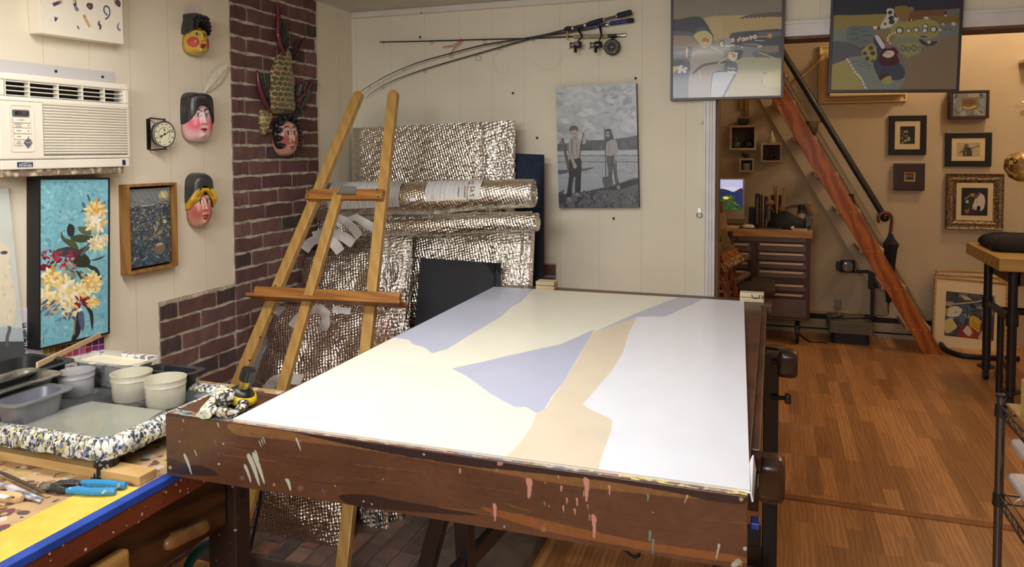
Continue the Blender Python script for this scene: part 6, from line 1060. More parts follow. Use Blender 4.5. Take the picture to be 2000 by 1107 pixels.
# ---- palette tray
zr = .935; pR, pF = UZ(222, 868, zr), UZ(448, 754, zr); px1 = (pR.x + pF.x) / 2; py0, py1 = pR.y - .005, pF.y; px0 = XL + .03
Mcr = splat('crusted_paint', (104, 110, 126), [(206, 206, 206), (60, 66, 90), (206, 194, 120), (176, 184, 196), (66, 72, 92), (190, 170, 70), (226, 222, 210), (110, 118, 134), (44, 50, 72), (214, 214, 206)], 95, .7, .5, (186, 184, 176), 1.0, (1, 1, .5))
pt = thing('palette_tray', 'wide dark tray with a thick rim of crusted paint, raised on feet on the desk', 'tray', ((px0 + px1) / 2, (py0 + py1) / 2, ZD)); cx, cy, w_, h_ = (px0 + px1) / 2, (py0 + py1) / 2, px1 - px0, py1 - py0
B().loft([rrect(w_ - .03, h_ - .03, .02, zr - .022, 6, cx, cy), rrect(w_ - .03, h_ - .03, .02, zr - .012, 6, cx, cy)]).build('tray_base', splat('tray_dark', (62, 64, 66), [(110, 112, 112), (40, 42, 46)], 18, .5, .4, (76, 78, 80), .1), pt)
r_ = random.Random(3); lps = []
for k, (o, z, j) in enumerate(((-.034, -.012, 0), (-.03, -.001, .001), (-.018, .004, .003), (-.004, .002, .004), (.006, -.008, .006), (.012, -.026, .007), (.008, -.036, .008), (.0, -.03, .004))):
    l = rrect(w_ + 2 * o, h_ + 2 * o, .05, zr + z, 40, cx, cy); out = []
    for i, (x, y, zz) in enumerate(l): q = math.sin(i * .9 + k) * math.sin(i * .37) + .6 * r_.uniform(-1, 1); out.append((x + (x - cx) / w_ * j * q * 2, y + (y - cy) / h_ * j * q * 2, zz + j * q * .8))
    lps.append(out)
def dens(l, n):      # add points on the long edges so the crust can ripple
    out = []
    for p, q in zip(l, l[1:] + l[:1]):
        m = max(1, int(math.dist(p, q) / .012)) if math.dist(p, q) > .05 else 1
        for i in range(m): s_ = i / m; out.append(tuple(a_ * (1 - s_) + b_ * s_ for a_, b_ in zip(p, q)))
    return out
base = dens(rrect(w_, h_, .05, 0, 8, cx, cy), 0); nb = len(base); lps = []
for k, (o, z, j) in enumerate(((-.034, -.012, 0), (-.03, -.001, .001), (-.016, .004, .002), (-.002, .002, .003), (.008, -.010, .005), (.013, -.028, .006), (.009, -.04, .007), (.0, -.03, .003))):
    out = []
    for i, (x, y, _) in enumerate(base):
        x1_, y1_ = base[(i + 1) % nb][:2]; x0_, y0_ = base[i - 1][:2]; tx, ty = x1_ - x0_, y1_ - y0_; l_ = math.hypot(tx, ty); nx_, ny_ = ty / l_, -tx / l_; q = .6 * math.sin(i * .8 + k * .7) + .5 * r_.uniform(-1, 1); out.append((x + nx_ * (o + j * q), y + ny_ * (o + j * q), zr + z + j * q))
    lps.append(out)
B().loft(lps + [lps[0]], False, False).build('crusted_rim', Mcr, pt, smooth=60)
for (x, y) in ((px1 - .03, py0 + .03), (px1 - .04, py1 - .06), (px0 + .08, py0 + .04)):
    b = B(); b.loft([[(x + (.022 + .004 * math.sin(3 * g + z * 90)) * math.cos(g), y + (.03 + .004 * math.sin(5 * g + z * 70)) * math.sin(g), ZD + z) for g in np.linspace(0, 2 * pi, 18, endpoint=False)] for z in (0, .02, .045, .065)]); b.build('foot', splat('crusted_black', (24, 24, 30), [(150, 146, 120), (200, 196, 180)], 90, .28, .35, (34, 34, 42), .8), pt, smooth=60)
g4 = [UZ(180, 783, zr - .006), UZ(318, 801, zr - .006), UZ(212, 866, zr - .006), UZ(22, 826, zr - .006)]
b = B(); b.add([p - Vector((0, 0, .006)) for p in g4[::-1]] + g4[::-1], [(3, 2, 1, 0), (4, 5, 6, 7), (0, 1, 5, 4), (1, 2, 6, 5), (2, 3, 7, 6), (3, 0, 4, 7)])
tag(b.build('glass_palette', mat('palette_grey', (150, 152, 140), .25, c2=(142, 144, 134), nscale=4, coat=.4), bevel=.001), 'smooth grey palette slab lying in the front of the palette tray', 'palette')
ZP = zr - .012
# ---- clear tubs
Mtub = mat('tub_plastic', (222, 218, 202), .25, trans=.25, c2=(206, 200, 182), nscale=12, bump=.2, bscale=30); Mtub2 = mat('tub_plastic_grey', (196, 196, 200), .25, trans=.3, c2=(176, 176, 182), nscale=14, bump=.2, bscale=30)
def tub(label, x, y, m, r_=.052, h=.072):
    c = UZ(x, y, ZP); t = thing('paint_tub', label, 'tub', c, 'round translucent paint tubs')
    B(Matrix.Translation(c)).lathe([(r_ * .88, 0), (r_ * .93, .004), (r_ * .97, h * .74), (r_ * 1.01, h * .76), (r_ * 1.01, h * .79), (r_, h * .8), (r_ * 1.01, h * .97), (r_ * 1.03, h), (r_ * .99, h), (r_ * .96, h * .8), (r_ * .92, .008)], 40).build('tub_body', m, t, smooth=40)
    B(Matrix.Translation(c)).lathe([(r_ * .9, .007), (r_ * .945, h * .45), (.001, h * .45)], 32).build('paint_residue', mat('cream_paint', (226, 218, 190), .4), t, smooth=40)
tub('grey-tinted tub, farthest left of the three round tubs', 150, 769, Mtub2, .046, .066); tub('cream-smeared tub, the middle of the three round tubs', 258, 777, Mtub); tub('cream-smeared tub nearest the camera, partly in front of the black tray', 324, 789, Mtub)
# ---- pans
def pan(name, label, c, w, h, H, zt_, m, inside=None, fill=.5, rim=.012, rot=0, taper=.012, group=None):
    T = Matrix.Translation(c) @ Matrix.Rotation(rot, 4, 'Z'); t = thing(name, label, 'pan', (c.x, c.y, zt_ - H), group); z0 = -H; lp = lambda e, z: rrect(w + 2 * e, h + 2 * e, .03, z, 6)
    B(T).loft([lp(-taper, z0), lp(-rim * .3, -.004), lp(rim, -.002), lp(rim, .001), lp(-rim * .3 - .003, 0), lp(-taper - .003, z0 + .004)]).build('pan_body', m, t, smooth=40)
    if inside: B(T).loft([lp(-taper - .003, z0 + .004), lp(-taper * (1 - fill) - .004, z0 + H * fill)]).build('poured_paint', inside, t, smooth=40)
    return t
def quadc(c4, z): P = [UZ(x, y, z) for x, y in c4]; return sum(P, Vector()) / 4, (P[1] - P[0]).length, P
Mst_ = mat('pan_steel', (150, 152, 162), .35, .6, c2=(136, 138, 148), nscale=8); Mblp = mat('pan_black', (34, 36, 42), .35, c2=(56, 60, 66), nscale=14, nmix=(.5, .6)); Mwhp = splat('pan_splattered', (186, 184, 178), [(226, 222, 214), (120, 122, 124)], 30, .6, .35, (150, 150, 148), .2); Mcrm = mat('cream_pool', (238, 226, 196), .25, coat=.3, c2=(244, 236, 216), nscale=6)
def pan_at(name, label, nl, nr, fr, z, H, m, **k):     # near-left, near-right, far-right rim corners in the photo
    a_, b_, c_ = UZ(*nl, z), UZ(*nr, z), UZ(*fr, z); w = abs(b_.x - a_.x); h = abs(c_.y - b_.y); c = Vector(((a_.x + b_.x) / 2, (b_.y + c_.y) / 2, z)); return pan(name, label, c, w - .02, h - .02, H, z, m, **k)
zp = ZP
pan_at('roasting_pan', 'splattered roasting pan holding cream paint at the back of the desk', (105, 709), (255, 719), (308, 695), zp + .07, .07, Mwhp, inside=Mcrm, fill=.88)
pan_at('black_pan', 'black plastic pan with grey smears, nearest the brick wall', (284, 719), (369, 734), (405, 719), zp + .05, .05, Mblp, inside=mat('grey_smear', (120, 124, 134), .3, c2=(90, 94, 104), nscale=10), fill=.15)
lc = UZ(148, 757, zp + .062); ln = UZ(40, 798, zp + .062); w_ = .115
pan('loaf_pan', 'empty grey metal loaf pan at the left front of the tray', Vector((lc.x - w_ / 2, (lc.y + ln.y) / 2, zp + .062)), w_ - .02, (lc.y - ln.y) - .01, .062, zp + .062, Mst_)
lc = UZ(131, 727, zp + .078); pan('shallow_pan', 'dark shallow pan smeared with cream paint, behind the loaf pan', Vector((lc.x - .075, lc.y - .16, zp + .078)), .13, .30, .03, zp + .078, mat('pan_dark', (70, 70, 68), .35, .4, c2=(150, 146, 130), nscale=9, nmix=(.5, .62)), inside=mat('thin_grey', (96, 96, 92), .3, c2=(190, 182, 158), nscale=9, nmix=(.48, .6)), fill=.2)
lc = UZ(100, 703, zp + .075); pan('deep_pan', 'deep dark pan with pale paint, farthest left against the wall', Vector((XL + .18, lc.y - .10, zp + .075)), .19, .24, .075, zp + .075, mat('pan_deep', (64, 64, 66), .4, .5, c2=(50, 50, 52), nscale=8), inside=mat('pale_paint', (206, 198, 160), .35), fill=.3)
p0, p1 = UZ(72, 713, zp + .083), UX(214, 645, XL + .012); tag(B().beam(p0, p1, .016, .006, (0, 0, 1)).build('stir_stick', mat('stick_wood', (222, 192, 150), .6, c2=(212, 180, 138), nscale=20), bevel=.001), 'pale wooden stir stick propped on the pans against the wall', 'stick')
p = UZ(272, 931, ZD + .022); tag(B().box(XL + .05, p.x, p.y, p.y + .05, ZD, ZD + .022).build('wood_strip', wood('strip_pine', (204, 168, 112), (188, 150, 94), 'X', .6), bevel=.002), 'pine strip lying on the desk in front of the palette tray', 'strip')
# ---- pliers, brushes, knife
def dk_(x, y, o=.008): return UZ(x / 4, 860 + y / 4, ZD + o)
pl_ = thing('pliers', 'paint-crusted pliers with bright blue handles', 'pliers', dk_(450, 370)); Mbh = splat('handle_blue', (40, 132, 186), [(180, 160, 140), (200, 196, 190)], 60, .3, .4, (52, 146, 200), .3)
for P_, nm in (([(640, 330), (720, 335), (830, 335), (900, 345), (985, 352)], 'handle'), ([(520, 392), (600, 388), (700, 398), (820, 398), (905, 394)], 'handle')): B().tube([dk_(x, y, .01) for x, y in P_], [.006, .009, .0085, .0085, .0075], 12).build(nm, Mbh, pl_, smooth=60)
Mcb = splat('crusted_black2', (28, 28, 32), [(150, 140, 120), (90, 84, 76)], 80, .4, .4, (44, 42, 44), .8)
B().tube([dk_(x, y, .009) for x, y in ((650, 335), (560, 335), (470, 345), (400, 368))], [.005, .009, .010, .008], 10).build('arm', Mcb, pl_, smooth=60); B().tube([dk_(x, y, .009) for x, y in ((540, 392), (470, 388), (400, 370))], [.005, .009, .008], 10).build('arm', Mcb, pl_, smooth=60)
B().ball(dk_(365, 360, .010), (.016, .014, .009), 16, 8).tube([dk_(350, 345, .01), dk_(330, 360, .009), dk_(325, 378, .008)], [.008, .008, .005], 8).build('jaw', mat('jaw_crust', (120, 108, 92), .6, c2=(60, 56, 52), nscale=60, bump=.6), pl_, smooth=60)
def brush(label, pts, rr, m, tip, tm):
    P = [dk_(*p) for p in pts]; t = thing('paint_brush', label, 'brush', P[-1]); B().tube(P, rr, 10).build('handle', m, t, smooth=60); B().tube([P[-1], dk_(*tip)], [rr[-1], .001], 10).build('bristles', tm, t, smooth=60)
brush('thin dark brush lying diagonally beside the pliers', [(-40, 235), (40, 265), (180, 330), (300, 385)], [.002, .004, .004, .004], mat('brush_dark', (70, 60, 52), .5), (370, 418), mat('bristle_dark', (90, 74, 54), .8))
t = thing('tweezers', 'paint-smeared white metal tweezers crossing the wooden scraper', 'tweezers', dk_(160, 400)); Mtw = mat('tweezer_white', (206, 204, 206), .35, c2=(130, 130, 140), nscale=50)
B().tube([dk_(-30, 335), dk_(80, 365, .012), dk_(190, 405, .01), dk_(335, 460, .004)], [.004, .007, .005, .002], 8).build('upper_arm', Mtw, t, smooth=60); B().tube([dk_(60, 400), dk_(180, 430, .008), dk_(320, 476, .004)], [.004, .004, .003], 8).build('lower_arm', Mtw, t, smooth=60)
t = thing('wooden_scraper', 'short pale wooden handled tool with a paper label and a hole', 'scraper', dk_(60, 440)); B().tube([dk_(-60, 425), dk_(60, 440), dk_(140, 450), dk_(172, 454)], [.009, .012, .012, .006], 14).build('handle', mat('scraper_wood', (206, 172, 122), .5), t, smooth=60)
q = dk_(20, 437, .0205); B().box(q.x - .014, q.x + .014, q.y - .006, q.y + .006, q.z - .001, q.z + .0012).build('paper_label', mat('paper', (226, 222, 224), .8), t); q = dk_(102, 444, .021); B(Matrix.Translation(q)).lathe([(.003, -.001), (.003, .0006)], 10).build('hole', mat('black_ink', (22, 22, 26), .5), t)
# ---- flashlight-like sprayer and crusted jar on the table corner
zT = ZT - .002; c = UZ(462, 800, zT) + Vector((0, .03, 0)); fl = thing('torch', 'brass and black torch with a yellow rim leaning on the table corner', 'torch', c)
pa, pb = UY(470, 776, c.y), UY(486, 722, c.y); T = frame_T(pa, (1, 0, 0), Vector((0, 1, 0))); d = (pb - pa).normalized(); e1 = Vector((0, 1, 0)).cross(d).normalized(); T = Matrix.Identity(4); e2 = d.cross(e1)
for i in range(3): T[i][0] = e1[i]; T[i][1] = e2[i]; T[i][2] = d[i]
T.translation = pa; L_ = (pb - pa).length
B(T).lathe([(.036, -.012), (.037, -.002), (.034, .01), (.024, .02), (.014, .026)], 32).build('head', mat('torch_black', (22, 22, 24), .35), fl, smooth=40); B(T).lathe([(.0372, -.002), (.0378, .002), (.0345, .0105), (.030, .0155), (.029, .014)], 32, False).build('yellow_rim', mat('torch_yellow', (232, 206, 20), .35), fl, smooth=50)
B(T).lathe([(.011, .02), (.0115, L_ - .02), (.011, L_ - .019)], 24).build('brass_barrel', mat('brass', (168, 146, 62), .3, .7), fl, smooth=40); b = B(T); b.loft([[((.0155 + .0012 * (k % 2)) * math.cos(k * pi / 14), (.0155 + .0012 * (k % 2)) * math.sin(k * pi / 14), z) for k in range(28)] for z in (L_ - .026, L_ + .001)]); b.build('tail_cap', mat('torch_black', (22, 22, 24), .35), fl)
Mcj = splat('crusted_jar', (30, 30, 34), [(206, 204, 190), (190, 170, 120), (170, 176, 176), (226, 220, 214)], 70, .5, .5, (60, 58, 54), 1.0)
c = UZ(446, 808, zT) ; b = B(); b.tube([(c.x + .034 * math.cos(g), c.y + .034 * math.sin(g), zT + .014 + .003 * math.sin(3 * g)) for g in np.linspace(0, 2 * pi, 22, endpoint=False)], [.011 + .002 * math.sin(5 * k) for k in range(22)], 10, True)
tag(b.build('crusted_ring', Mcj, smooth=60), 'ring of paint-crusted tape roll on the table corner', 'tape roll')
tag(B(Matrix.Translation((c.x - .012, c.y + .004, zT + .022))).lathe([(.016, .0), (.021, .006), (.021, .024), (.017, .029), (.008, .026)], 22).build('bottle_lump', Mcj, smooth=50), 'round paint-crusted lump sitting on the crusted tape ring', 'lump')
p0, p1 = UZ(395, 815, ZT + .01), UZ(437, 765, ZT - .01); b = B(); L2 = []
for k in range(9): s_ = k / 8; p = p0 * (1 - s_) + p1 * s_; L2.append([p + Vector((-.02 + .004 * math.sin(k * 2), 0, .002)), p + Vector((-.008, 0, .014 + .004 * math.sin(k * 3))), p + Vector((.012, 0, .012 + .003 * math.cos(k * 2))), p + Vector((.02, 0, .0)), p + Vector((0, 0, -.004))])
tag(b.loft(L2).build('crusted_rag', splat('rag', (206, 200, 180), [(190, 206, 200), (226, 214, 120), (80, 84, 90), (150, 190, 180)], 50, .5, .7, (216, 212, 196), .8), smooth=60), 'cream paint-crusted folded rag between tray and table', 'rag')

# ================================================================ FAR ROOM
Yw = YF; G_ = lambda x, y, o=.0: UY(x, y, Yw - o)
# ---- stairs
st = thing('staircase', 'steep open staircase with an orange varnished side board against the far wall', 'staircase', UY(1824, 692, 6.45))
Mor = wood('stringer_fir', (186, 106, 44), (146, 72, 26), 'Y', .35, .25, 3, 5, (2.6, 1, 1.0)); Mtan = mat('stair_tan_paint', (186, 168, 140), .7)
ys = 6.45; a0, a1 = UY(1805, 692, ys), UY(1843, 692, ys); b0, b1 = UY(1506, 190.6, ys), UY(1538, 180, ys)
def ext(p, q, z): d = q - p; return p + d * ((z - p.z) / d.z)
A0_, A1_, B0_, B1_ = ext(a0, b0, 0), ext(a1, b1, 0), ext(a0, b0, 2.85), ext(a1, b1, 2.85); dvec = (B0_ - A0_); 
Tg = frame_T(A0_, dvec, (1, 0, .6)); inv = Tg.inverted()
def prism_xz(P, y0, y1): return B(frame_T(Vector((0, y1, 0)), (1, 0, 0), (0, 0, 1))).prism([(p.x, p.z) for p in P], 0, y1 - y0)
o = prism_xz([A0_, A1_, B1_, B0_], ys, ys + .04)
mo_ = Mor
o = o.build('side_board', mo_, st, bevel=.003)
zs = [UY(1500, y, ys).z for y in (201.6, 271.6, 341, 411, 483.6, 551, 624.5)]; dz_ = (zs[0] - zs[-1]) / 6; zs = [zs[0] + dz_ * 2, zs[0] + dz_] + zs
for z in zs:
    k = (z - A0_.z) / dvec.z; xl_ = A0_.x + dvec.x * k; xr = A1_.x + (B1_ - A1_).x * ((z - A1_.z) / (B1_ - A1_).z)
    B().box(xl_ - .02, xr + .015, ys + .04, Yw - .031, z - .02, z + .018).build('tread', Mtan, st, bevel=.002)
    for f_ in (.25, .55, .85): p = Vector((xl_ * (1 - f_) + xr * f_, ys, z)); B(frame_T(p, (1, 0, 0), (0, 0, 1))).lathe([(.006, -.001), (.0055, .002), (.002, .003)], 10).build('screw', mat('brass_screw', (206, 160, 90), .3, .6), D.objects['side_board'])
off = Vector((.0, 0, 0)); P = [A0_ - Vector((.09, 0, 0)), A1_ + Vector((.1, 0, 0)), B1_ + Vector((.1, 0, 0)), B0_ - Vector((.09, 0, 0))]
prism_xz(P, Yw - .03, Yw - .002).build('wall_board', Mtan, st, bevel=.003); P = [A1_ + Vector((.05, 0, 0)), A1_ + Vector((.08, 0, 0)), B1_ + Vector((.08, 0, 0)), B1_ + Vector((.05, 0, 0))]
prism_xz(P, Yw - .045, Yw - .03).build('wall_board_bead', Mtan, st, bevel=.003)
# handrail
p0, p1 = UY(1535, 112, Yw - .09), UY(1728, 425, Yw - .09); p0 = ext(p1, p0, 2.9)
hr = thing('handrail', 'black round handrail fixed to the far wall beside the stairs', 'handrail', (p1.x, Yw, p1.z)); Mbm = mat('black_metal', (22, 22, 24), .4, coat=.2)
B().cyl(p0, p1, .026, n=20).build('rail', Mbm, hr, smooth=50); B().ball(p1, .036, 18, 12).build('end_cap', Mbm, hr, smooth=60)
for s_ in (.03, .45, .8): q = p1 * (1 - s_) + p0 * s_; B().tube([q, q + Vector((0, .09, -.03))], .01, 8).build('bracket', Mbm, hr, smooth=60)
um = thing('umbrella', 'folded black umbrella with a brown crook handle hanging from the handrail end', 'umbrella', UY(1738, 600, Yw - .06))
Q = lambda x, y, o=.13: UY(1630 + x / 5.27, 410 + y / 5.27, Yw - o)
P = [Q(455, 130, .15), Q(450, 80, .155), Q(475, 40, .155), Q(530, 25, .15), Q(575, 50, .14), Q(588, 100, .12), Q(580, 180, .1), Q(572, 240, .09)]; B().tube([Vector(q) for q in catmull([tuple(p) for p in P], 4, False)], .013, 10).build('crook_handle', mat('crook_wood', (110, 66, 44), .4), um, smooth=60)
P = [Q(575, 240, .1), Q(578, 300, .1), Q(580, 350, .1), Q(575, 400, .1), Q(572, 560, .08), Q(560, 800, .07), Q(555, 940, .06), Q(553, 960, .05)]; d = (P[-1] - P[0]).normalized(); b = B(); L2 = []
for p, rr in zip(P, (.012, .03, .055, .045, .034, .026, .018, .006)): L2.append([p + Vector((rr * (1 + .25 * (k % 2)) * math.cos(k * pi / 6), rr * .7 * (1 + .25 * (k % 2)) * math.sin(k * pi / 6), 0)) for k in range(12)])
b.loft(L2).build('canopy', mat('umbrella_black', (24, 27, 33), .7), um, smooth=30); B().cyl(P[-1], Q(553, 1070, .05), .007, .005).build('tip', mat('tip_brown', (90, 60, 46), .4), um, smooth=50)
# small things on the treads
def on_tread(name, label, cat, x, y, draw): t_ = UY(x, y, ys + .12); return draw(t_)
z = min(zs, key=lambda q: abs(q - UY(1580, 272, ys).z)); p = UY(1583, 250, ys + .2); tag(B(Matrix.Translation((p.x, p.y, z + .018))).lathe([(.02, 0), (.05, .03), (.062, .09), (.06, .13), (.055, .13), (.05, .05)], 24).build('bowl', mat('olive_glaze', (92, 84, 50), .35, c2=(60, 54, 40), nscale=9), smooth=50), 'dark olive bowl sitting on an upper stair tread', 'bowl')
z = min(zs, key=lambda q: abs(q - UY(1670, 411, ys).z)); p = UY(1662, 395, ys + .15); tag(B(Matrix.Translation((p.x + .0, p.y, z + .018))).lathe([(.03, 0), (.034, .05), (.02, .09), (.024, .12)], 18).build('candle_holder', mat('dark_glass', (40, 40, 44), .2), smooth=50), 'small dark holder on the stair tread at mid height', 'holder')
z = min(zs, key=lambda q: abs(q - UY(1700, 470, ys).z)); p = UY(1697, 455, ys + .15); tag(B(Matrix.Translation((p.x, p.y, z + .018))).lathe([(.02, 0), (.03, .03), (.018, .06), (.028, .09)], 18).build('figurine', mat('olive_brown', (110, 92, 50), .5), smooth=50), 'small olive ornament on a lower stair tread', 'ornament')
# ---- heater along the wall
Mht = mat('heater_cream', (176, 160, 134), .5); z1_ = UY(1600, 610, Yw - .06).z; ht = thing('baseboard_heater', 'long low tan baseboard heater along the far wall', 'heater', (.6, Yw, 0)); xh0, xh1 = -.6, UY(1825, 690, Yw).x + .3
B(frame_T(Vector((xh0, 0, 0)), (0, -1, 0), (0, 0, 1))).prism([(-Yw, .03), (-Yw + .06, .03), (-Yw + .065, .05), (-Yw + .065, z1_ - .05), (-Yw + .055, z1_ - .05), (-Yw + .055, .05), (-Yw, .05)], 0, 0.001)
B().box(xh0, xh1, Yw - .065, Yw - .058, .05, z1_ - .055).build('front_cover', Mht, ht, bevel=.002); B().box(xh0, xh1, Yw - .06, Yw, z1_ - .012, z1_).build('top_cover', Mht, ht, bevel=.003); B().box(xh0, xh1, Yw - .05, Yw, .04, z1_ - .014).build('fins', mat('heater_dark', (36, 32, 30), .7), ht); B().box(xh0, xh1, Yw - .06, Yw, 0, .035).build('base_rail', Mht, ht, bevel=.002)
# ---- outlets
def outlet(label, x0, x1, y0, y1, plug=False):
    p, q = G_(x0, y0), G_(x1, y1); t = thing('power_outlet', label, 'outlet', ((p.x + q.x) / 2, Yw, q.z)); T = frame_T(Vector(((p.x + q.x) / 2, Yw, (p.z + q.z) / 2)), (1, 0, 0), (0, 0, 1)); w, h = q.x - p.x, p.z - q.z; B(T).loft([rrect(w, h, .006, 0), rrect(w, h, .006, .004), rrect(w - .008, h - .008, .004, .006)]).build('cover_plate', mat('outlet_steel' if plug else 'outlet_white', (150, 142, 128) if plug else (216, 204, 176), .35, .6 if plug else 0), t)
    for s_ in (-1, 1): B(T).box(-.006, -.003, s_ * h * .22 - .006, s_ * h * .22 + .006, .005, .0065).box(.003, .006, s_ * h * .22 - .006, s_ * h * .22 + .006, .005, .0065).build('socket', mat('black_ink', (22, 22, 26), .5), t)
    return t
outlet('steel outlet plate low on the far wall behind the overhead projector', 1630, 1643, 582, 606, True); outlet('cream outlet plate behind the jar of brushes', 1518, 1533, 383, 404)
b = B(); P = [G_(1638, 597, .01), G_(1634, 602, .05), G_(1632, 612, .12), G_(1634, 616, .2)]; tag(b.tube([Vector(q) for q in catmull([tuple(p) for p in P], 4, False)], [.009] + [.005] * 12, 8).build('plug_cord', mat('cord_tan', (170, 150, 110), .6), smooth=60), 'tan plug and short cord in the low steel outlet', 'cord')
# ---- overhead projector
yp = 6.55; pj = thing('overhead_projector', 'grey overhead projector with its arm raised, on the floor by the heater', 'projector', UZ(1655, 672, 0)); X0, X1 = UY(1618, 660, yp).x, UY(1707, 660, yp).x; zA, zB, zC_ = 0.0, UY(1660, 652, yp).z, UY(1660, 629, yp).z; Mpj = mat('projector_grey', (104, 98, 86), .5, c2=(96, 90, 80), nscale=14); cxm, w = (X0 + X1) / 2, X1 - X0
B().loft([rrect(w - .06, .28, .03, zA, cx=cxm, cy=yp + .17), rrect(w - .06, .28, .03, zB, cx=cxm, cy=yp + .17)]).build('lower_body', mat('projector_navy', (34, 34, 42), .5), pj)
B().loft([rrect(w, .34, .02, zB, cx=cxm, cy=yp + .17), rrect(w, .34, .02, zC_ - .01, cx=cxm, cy=yp + .17), rrect(w - .01, .33, .02, zC_, cx=cxm, cy=yp + .17)]).build('upper_body', Mpj, pj)
B().box(cxm - w * .36, cxm + w * .36, yp + .05, yp + .3, zC_ - .004, zC_ + .003).build('stage_glass', mat('stage_glass', (120, 116, 104), .15), pj)
pm = UY(1703, 620, yp + .2); pt_ = UY(1703, 540, yp + .2); B().box(pm.x - .014, pm.x + .014, pm.y - .012, pm.y + .012, zC_, pt_.z).build('arm_post', mat('projector_black', (24, 22, 24), .45), pj, bevel=.003)
p = UY(1702, 552, yp + .2); B().box(p.x - .024, p.x + .024, p.y - .02, p.y + .02, p.z - .05, p.z + .08).build('focus_housing', mat('projector_black', (24, 22, 24), .45), pj, bevel=.004); q = UY(1713, 557, yp + .18); B().cyl(q - Vector((.015, 0, 0)), q + Vector((.012, 0, 0)), .02, n=16).build('focus_knob', mat('projector_black', (24, 22, 24), .45), pj, smooth=50)
P = [UY(1703, 545, yp + .2), UY(1702, 533, yp + .2), UY(1696, 530, yp + .2), UY(1672, 530, yp + .2)]; B().tube(P, .013, 10).build('arm', mat('projector_black', (24, 22, 24), .45), pj, smooth=60)
c = UY(1656, 520, yp + .2); T = Matrix.Translation(c); B(T).box(-.065, .06, -.02, .04, -.05, -.042).box(-.055, .052, .03, .04, -.045, .05).box(-.055, -.048, -.02, .04, -.045, .05).box(.045, .052, -.02, .04, -.045, .05).box(-.09, -.05, 0, .03, -.04, .035).build('head_housing', mat('projector_black', (24, 22, 24), .45), pj, bevel=.003)
B(frame_T(c + Vector((0, -.0, 0)), (1, 0, 0), (0, 0, 1))).loft([rrect(.08, .085, .03, -.01), rrect(.08, .085, .03, .006), rrect(.05, .055, .02, .012)]).build('lens', mat('lens_glass', (130, 126, 118), .1, coat=1), pj, smooth=40)
b = B(); P = [UY(1600 + x / 5, 560 + y / 5, yp + .1 + o) for x, y, o in ((230, 245, .1), (150, 230, .0), (110, 240, -.03), (130, 265, -.02), (250, 250, 0), (400, 275, .05), (560, 290, .12), (500, 250, .16), (440, 240, .18))]; P = [Vector((p.x, p.y, zC_ + .008)) for p in P]; b.tube([Vector(q) for q in catmull([tuple(p) for p in P], 5, False)], .0045, 6).build('power_cord', mat('black_rubber', (20, 20, 22), .5), pj, smooth=60)
b1 = B(); P = [UZ(x, y, .006) for x, y in ((1562, 652), (1580, 666), (1600, 668), (1615, 669))]; tag(b1.tube([Vector(q) for q in catmull([tuple(p) for p in P], 4, False)], .005, 6).build('floor_cable', mat('black_rubber', (20, 20, 22), .5), smooth=60), 'thin black cable on the floor between cabinet and projector', 'cable')
# ---- workshop cabinet with a wooden top
yc = 6.40; zt1, zt0 = UY(1587, 451, yc).z, UY(1587, 466, yc).z; cxr = UY(1587, 458, yc).x; cxl = -.95
cab = thing('tool_cabinet', 'grey steel drawer cabinet on casters with a butcher-block top, under the stairs', 'cabinet', ((cxr + cxl) / 2, yc, 0)); Mst2 = mat('cabinet_steel', (118, 104, 98), .35, .5, c2=(108, 94, 88), nscale=3, coat=.2); Msd = mat('cabinet_side', (84, 62, 54), .45, .3); Mbut = wood('butcher_block', (196, 150, 88), (176, 128, 68), 'X', .45, .1, 10, 4)
B().box(cxl, cxr, yc, Yw - .01, zt0, zt1).build('wood_top', Mbut, cab, bevel=.004)
zb0 = UY(1560, 625, yc + .03).z; xr = UY(1583, 500, yc + .03).x; B().box(cxl + .02, xr, yc + .04, Yw - .02, zb0, zt0).build('body', Msd, cab, bevel=.003)
G2 = lambda x, y: UY(x, y, yc + .022)
Mhd = mat('drawer_pull_steel', (224, 204, 176), .3, .7)
def drawer(x0, x1, y0, y1, hx0, hx1, hy):
    p, q = G2(x0, y0), G2(x1, y1); d = B().box(p.x, q.x, yc + .022, yc + .045, q.z, p.z).build('drawer', Mst2, cab, bevel=.002); a_, b_ = G2(hx0, hy), G2(hx1, hy + (hx1 - hx0) * .02); b = B(); z = (a_.z + b_.z) / 2
    b.box(a_.x, b_.x, yc + .0, yc + .008, z - .009, z + .009).box(a_.x, a_.x + .012, yc, yc + .024, z - .007, z + .007).box(b_.x - .012, b_.x, yc, yc + .024, z - .007, z + .007).build('pull_bar', Mhd, d, bevel=.002)
ry = [474, 493.5, 510.5, 527, 545]; hy = [477, 495, 513, 530]
for k in range(4): drawer(1480, 1574.5, ry[k] + 1, ry[k + 1] - .5, 1482, 1571, hy[k]); drawer(1330, 1467, ry[k] - 1, ry[k + 1] - 2.5, 1350, 1464, hy[k] - 3)
drawer(1330, 1574.5, 549, 570, 1335, 1570, 548 + 2); drawer(1330, 1574.5, 572, 622, 1335, 1569, 568)
p, q = G2(1400, 467), G2(1574.5, 474); B().box(cxl + .03, q.x, yc + .025, yc + .045, q.z, zt0 - .001).build('top_rail', Mst2, cab, bevel=.001); p = G2(1574, 624); B().box(cxl + .03, p.x, yc + .025, yc + .045, zb0, p.z).build('bottom_rail', Mst2, cab, bevel=.001)
p = G2(1439, 465.5); B(frame_T(Vector((p.x, yc + .024, p.z)), (1, 0, 0), (0, 0, 1))).lathe([(.008, 0), (.008, .003), (.004, .004)], 14).build('lock', md, cab)
